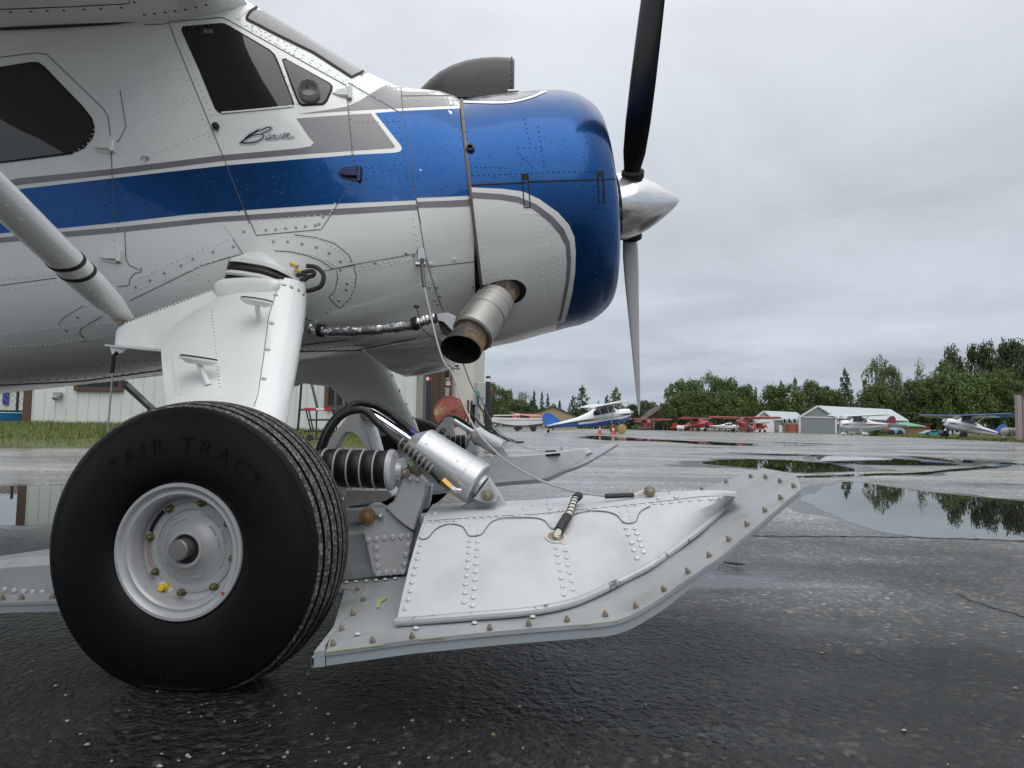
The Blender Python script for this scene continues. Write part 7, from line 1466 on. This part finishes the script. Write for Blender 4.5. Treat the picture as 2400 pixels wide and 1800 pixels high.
# old blue and rust truck
tk = thing('old_truck', (U(2100, 1021, 95).x, 95, 0), 'old light blue truck with a rusty drum beside the metal hangar', 'truck')
def NP(x, y, Y=95.): return U(*cr('N', (x, y))[0], Y)
LBL = mat('faded_blue', (.22, .38, .50), .5, col2=(.13, .06, .03), mix_scale=.9, mix_lo=.52, mix_hi=.6); RSTB = mat('rust_brown', (.15, .07, .04), .8, var=.3, vscale=2)
P_ = [NP(x, y) for x, y in ((975, 910), (1040, 895), (1075, 900), (1095, 920), (1100, 950), (1075, 955), (1060, 935), (1030, 932), (1010, 955), (975, 958))]; mb = MB(); mb.prism(P_, (0, 1.9, 0)); mb.build('cab_body', LBL, tk, smooth=0, bevel=.12)
c = NP(950, 930); R_ = (NP(950, 895).z - NP(950, 962).z) / 2; mb = MB(); mb.lathe(NP(908, 928) + Vector((0, .9, 0)), (1, 0, 0), [(R_ * .8, 0), (R_, .2), (R_, (NP(978, 930) - NP(908, 930)).x - .2), (R_ * .8, (NP(978, 930) - NP(908, 930)).x)], 20); mb.build('drum', RSTB, tk)
for x, y in ((1043, 955), (965, 955)):
    for d_ in (.1, 1.7): c = NP(x, y, 95. + d_); c.z = .45; bgwheel(tk, c, .45, .25, RUB, RSTB)
# teal car
car = thing('car', (U(2190, 1020, 112).x, 112, 0), 'small teal hatchback parked by the low sheds', 'car'); TL_ = mat('teal_paint', (.03, .22, .28), .25, coat=.8)
def CPt(x, y, Y=112.): return U(*cr('N', (x, y))[0], Y)
prof = [(1275, 965), (1272, 950), (1282, 940), (1310, 935), (1335, 920), (1370, 916), (1405, 918), (1430, 930), (1445, 945), (1447, 965)]
mb = MB(); mb.loft([[Vector((p.x, 112 + y, max(.25, z0_))) for p, z0_ in ((q, q.z if f == 1 else (q.z if q.z < 1.05 else 1.05 + (q.z - 1.05) * f)) for q in [CPt(*w) for w in prof])] for y, f in ((0, .96), (.15, 1), (1.5, 1), (1.65, .96))]); mb.build('body', TL_, car, smooth=30)
mb = MB(); P_ = [CPt(x, y, 111.93) for x, y in ((1322, 935), (1340, 923), (1370, 919.5), (1400, 921), (1420, 933))]; mb.prism(P_, (0, .06, 0)); mb.build('side_window', GLASSD, car, smooth=0)
for x in (1300, 1420):
    for d_ in (.05, 1.6): c = CPt(x, 960, 112 + d_); c.z = .32; bgwheel(car, c, .32, .2)
# silver tank and hangar corner at the picture's edge
tn = thing('fuel_tank', (U(2372, 1030, 60).x, 60, 0), 'silver horizontal fuel tank on skids beside the dark hangar corner', 'tank'); c0_ = NP(2030, 933, 60.); R_ = (NP(2030, 893, 60.).z - NP(2030, 973, 60.).z) / 2; mb = MB(); mb.lathe(c0_ + Vector((0, 0, 0)), Vector((.85, .5, 0)), [(0, -.12), (R_ * .5, -.10), (R_ * .9, -.02), (R_, .05), (R_, 5.4), (R_ * .9, 5.5), (0, 5.6)], 24); mb.build('shell', mat('tank_silver', (.42, .40, .38), .4, metal=.3, var=.08, vscale=1.), tn); mb = MB(); mb.box((c0_.x + 1.8, 61, .15), (6, 1.6, .18)); mb.build('skid', mat('yellow_timber', (.45, .36, .16), .7), tn)
mb = MB()
for q in (.6, 3.6): mb.box((c0_.x + q * .85, 60 + q * .5, .6), (.15, 1.2, .8))
mb.build('cradle', GMT, tn)
hc_ = thing('dark_hangar', (U(2395, 1030, 50).x, 50, 0), 'corner of a mauve grey metal hangar at the edge of the apron', 'building'); MV = mat('mauve_metal', (.20, .165, .165), .5, var=.05); a = U(2387, 1033, 50); zt_ = U(2390, 925, 50).z
x_ = a.x
for i in range(8): ribbed(x_, x_ + .95, 50, 0, zt_, .32, .04).build('wall_panel', MV, hc_, smooth=0); x_ += .95
mb = MB(); mb.prism([(a.x - .12, 49.8, zt_), (a.x + 8, 49.8, zt_), (a.x + 16, 60, zt_), (a.x + 8.2, 60, zt_)], (0, 0, .15)); mb.build('roof_trim', mat('maroon_trim', (.09, .03, .03), .5), hc_, smooth=0); mb = MB(); mb.prism([(a.x, 50.05, 0), (a.x + .1, 50.05, 0), (a.x + 8.3, 60, 0), (a.x + 8.2, 60, 0)], (0, 0, zt_)); mb.build('side_wall', MV, hc_, smooth=0); box(hc_, 'corner_trim', (a.x - .1, 49.85, 0), (a.x + .2, 50.15, zt_), mat('mauve_trim', (.28, .23, .23), .5))
# shrubs
def shrub(px0, px1, ptop, Y, leaf, label, n=420):
    a, b = U(px0, 1010, Y), U(px1, 1010, Y); h = U((px0 + px1) / 2, ptop, Y).z; o = thing('shrub', ((a.x + b.x) / 2, Y, 0), label, 'shrub'); mb = MB(); w_ = (b.x - a.x) / 2
    for i in range(n): t = random.uniform(0, 2 * pi); r = sqrt(random.random()); z = random.random(); mb_r = sqrt(max(0.05, 1 - z * z)); quad(mb, Vector((w_ * r * mb_r * cos(t), 1.2 * r * mb_r * sin(t), .05 + z * h)), random.uniform(.10, .22), .5)
    part(mb, 'foliage', LM[leaf], o, 0); mb = MB(); mb.tube([(0, 0, 0), (.05, 0, h * .6)], [.05, .02], 5); part(mb, 'stem', BARK, o)
shrub(2030, 2082, 1010, 93.5, 'mid', 'low green shrub below the maroon tailed plane'); shrub(1478, 1508, 995, 165, 'bright', 'trimmed yellow green hedge before the brown cabin')
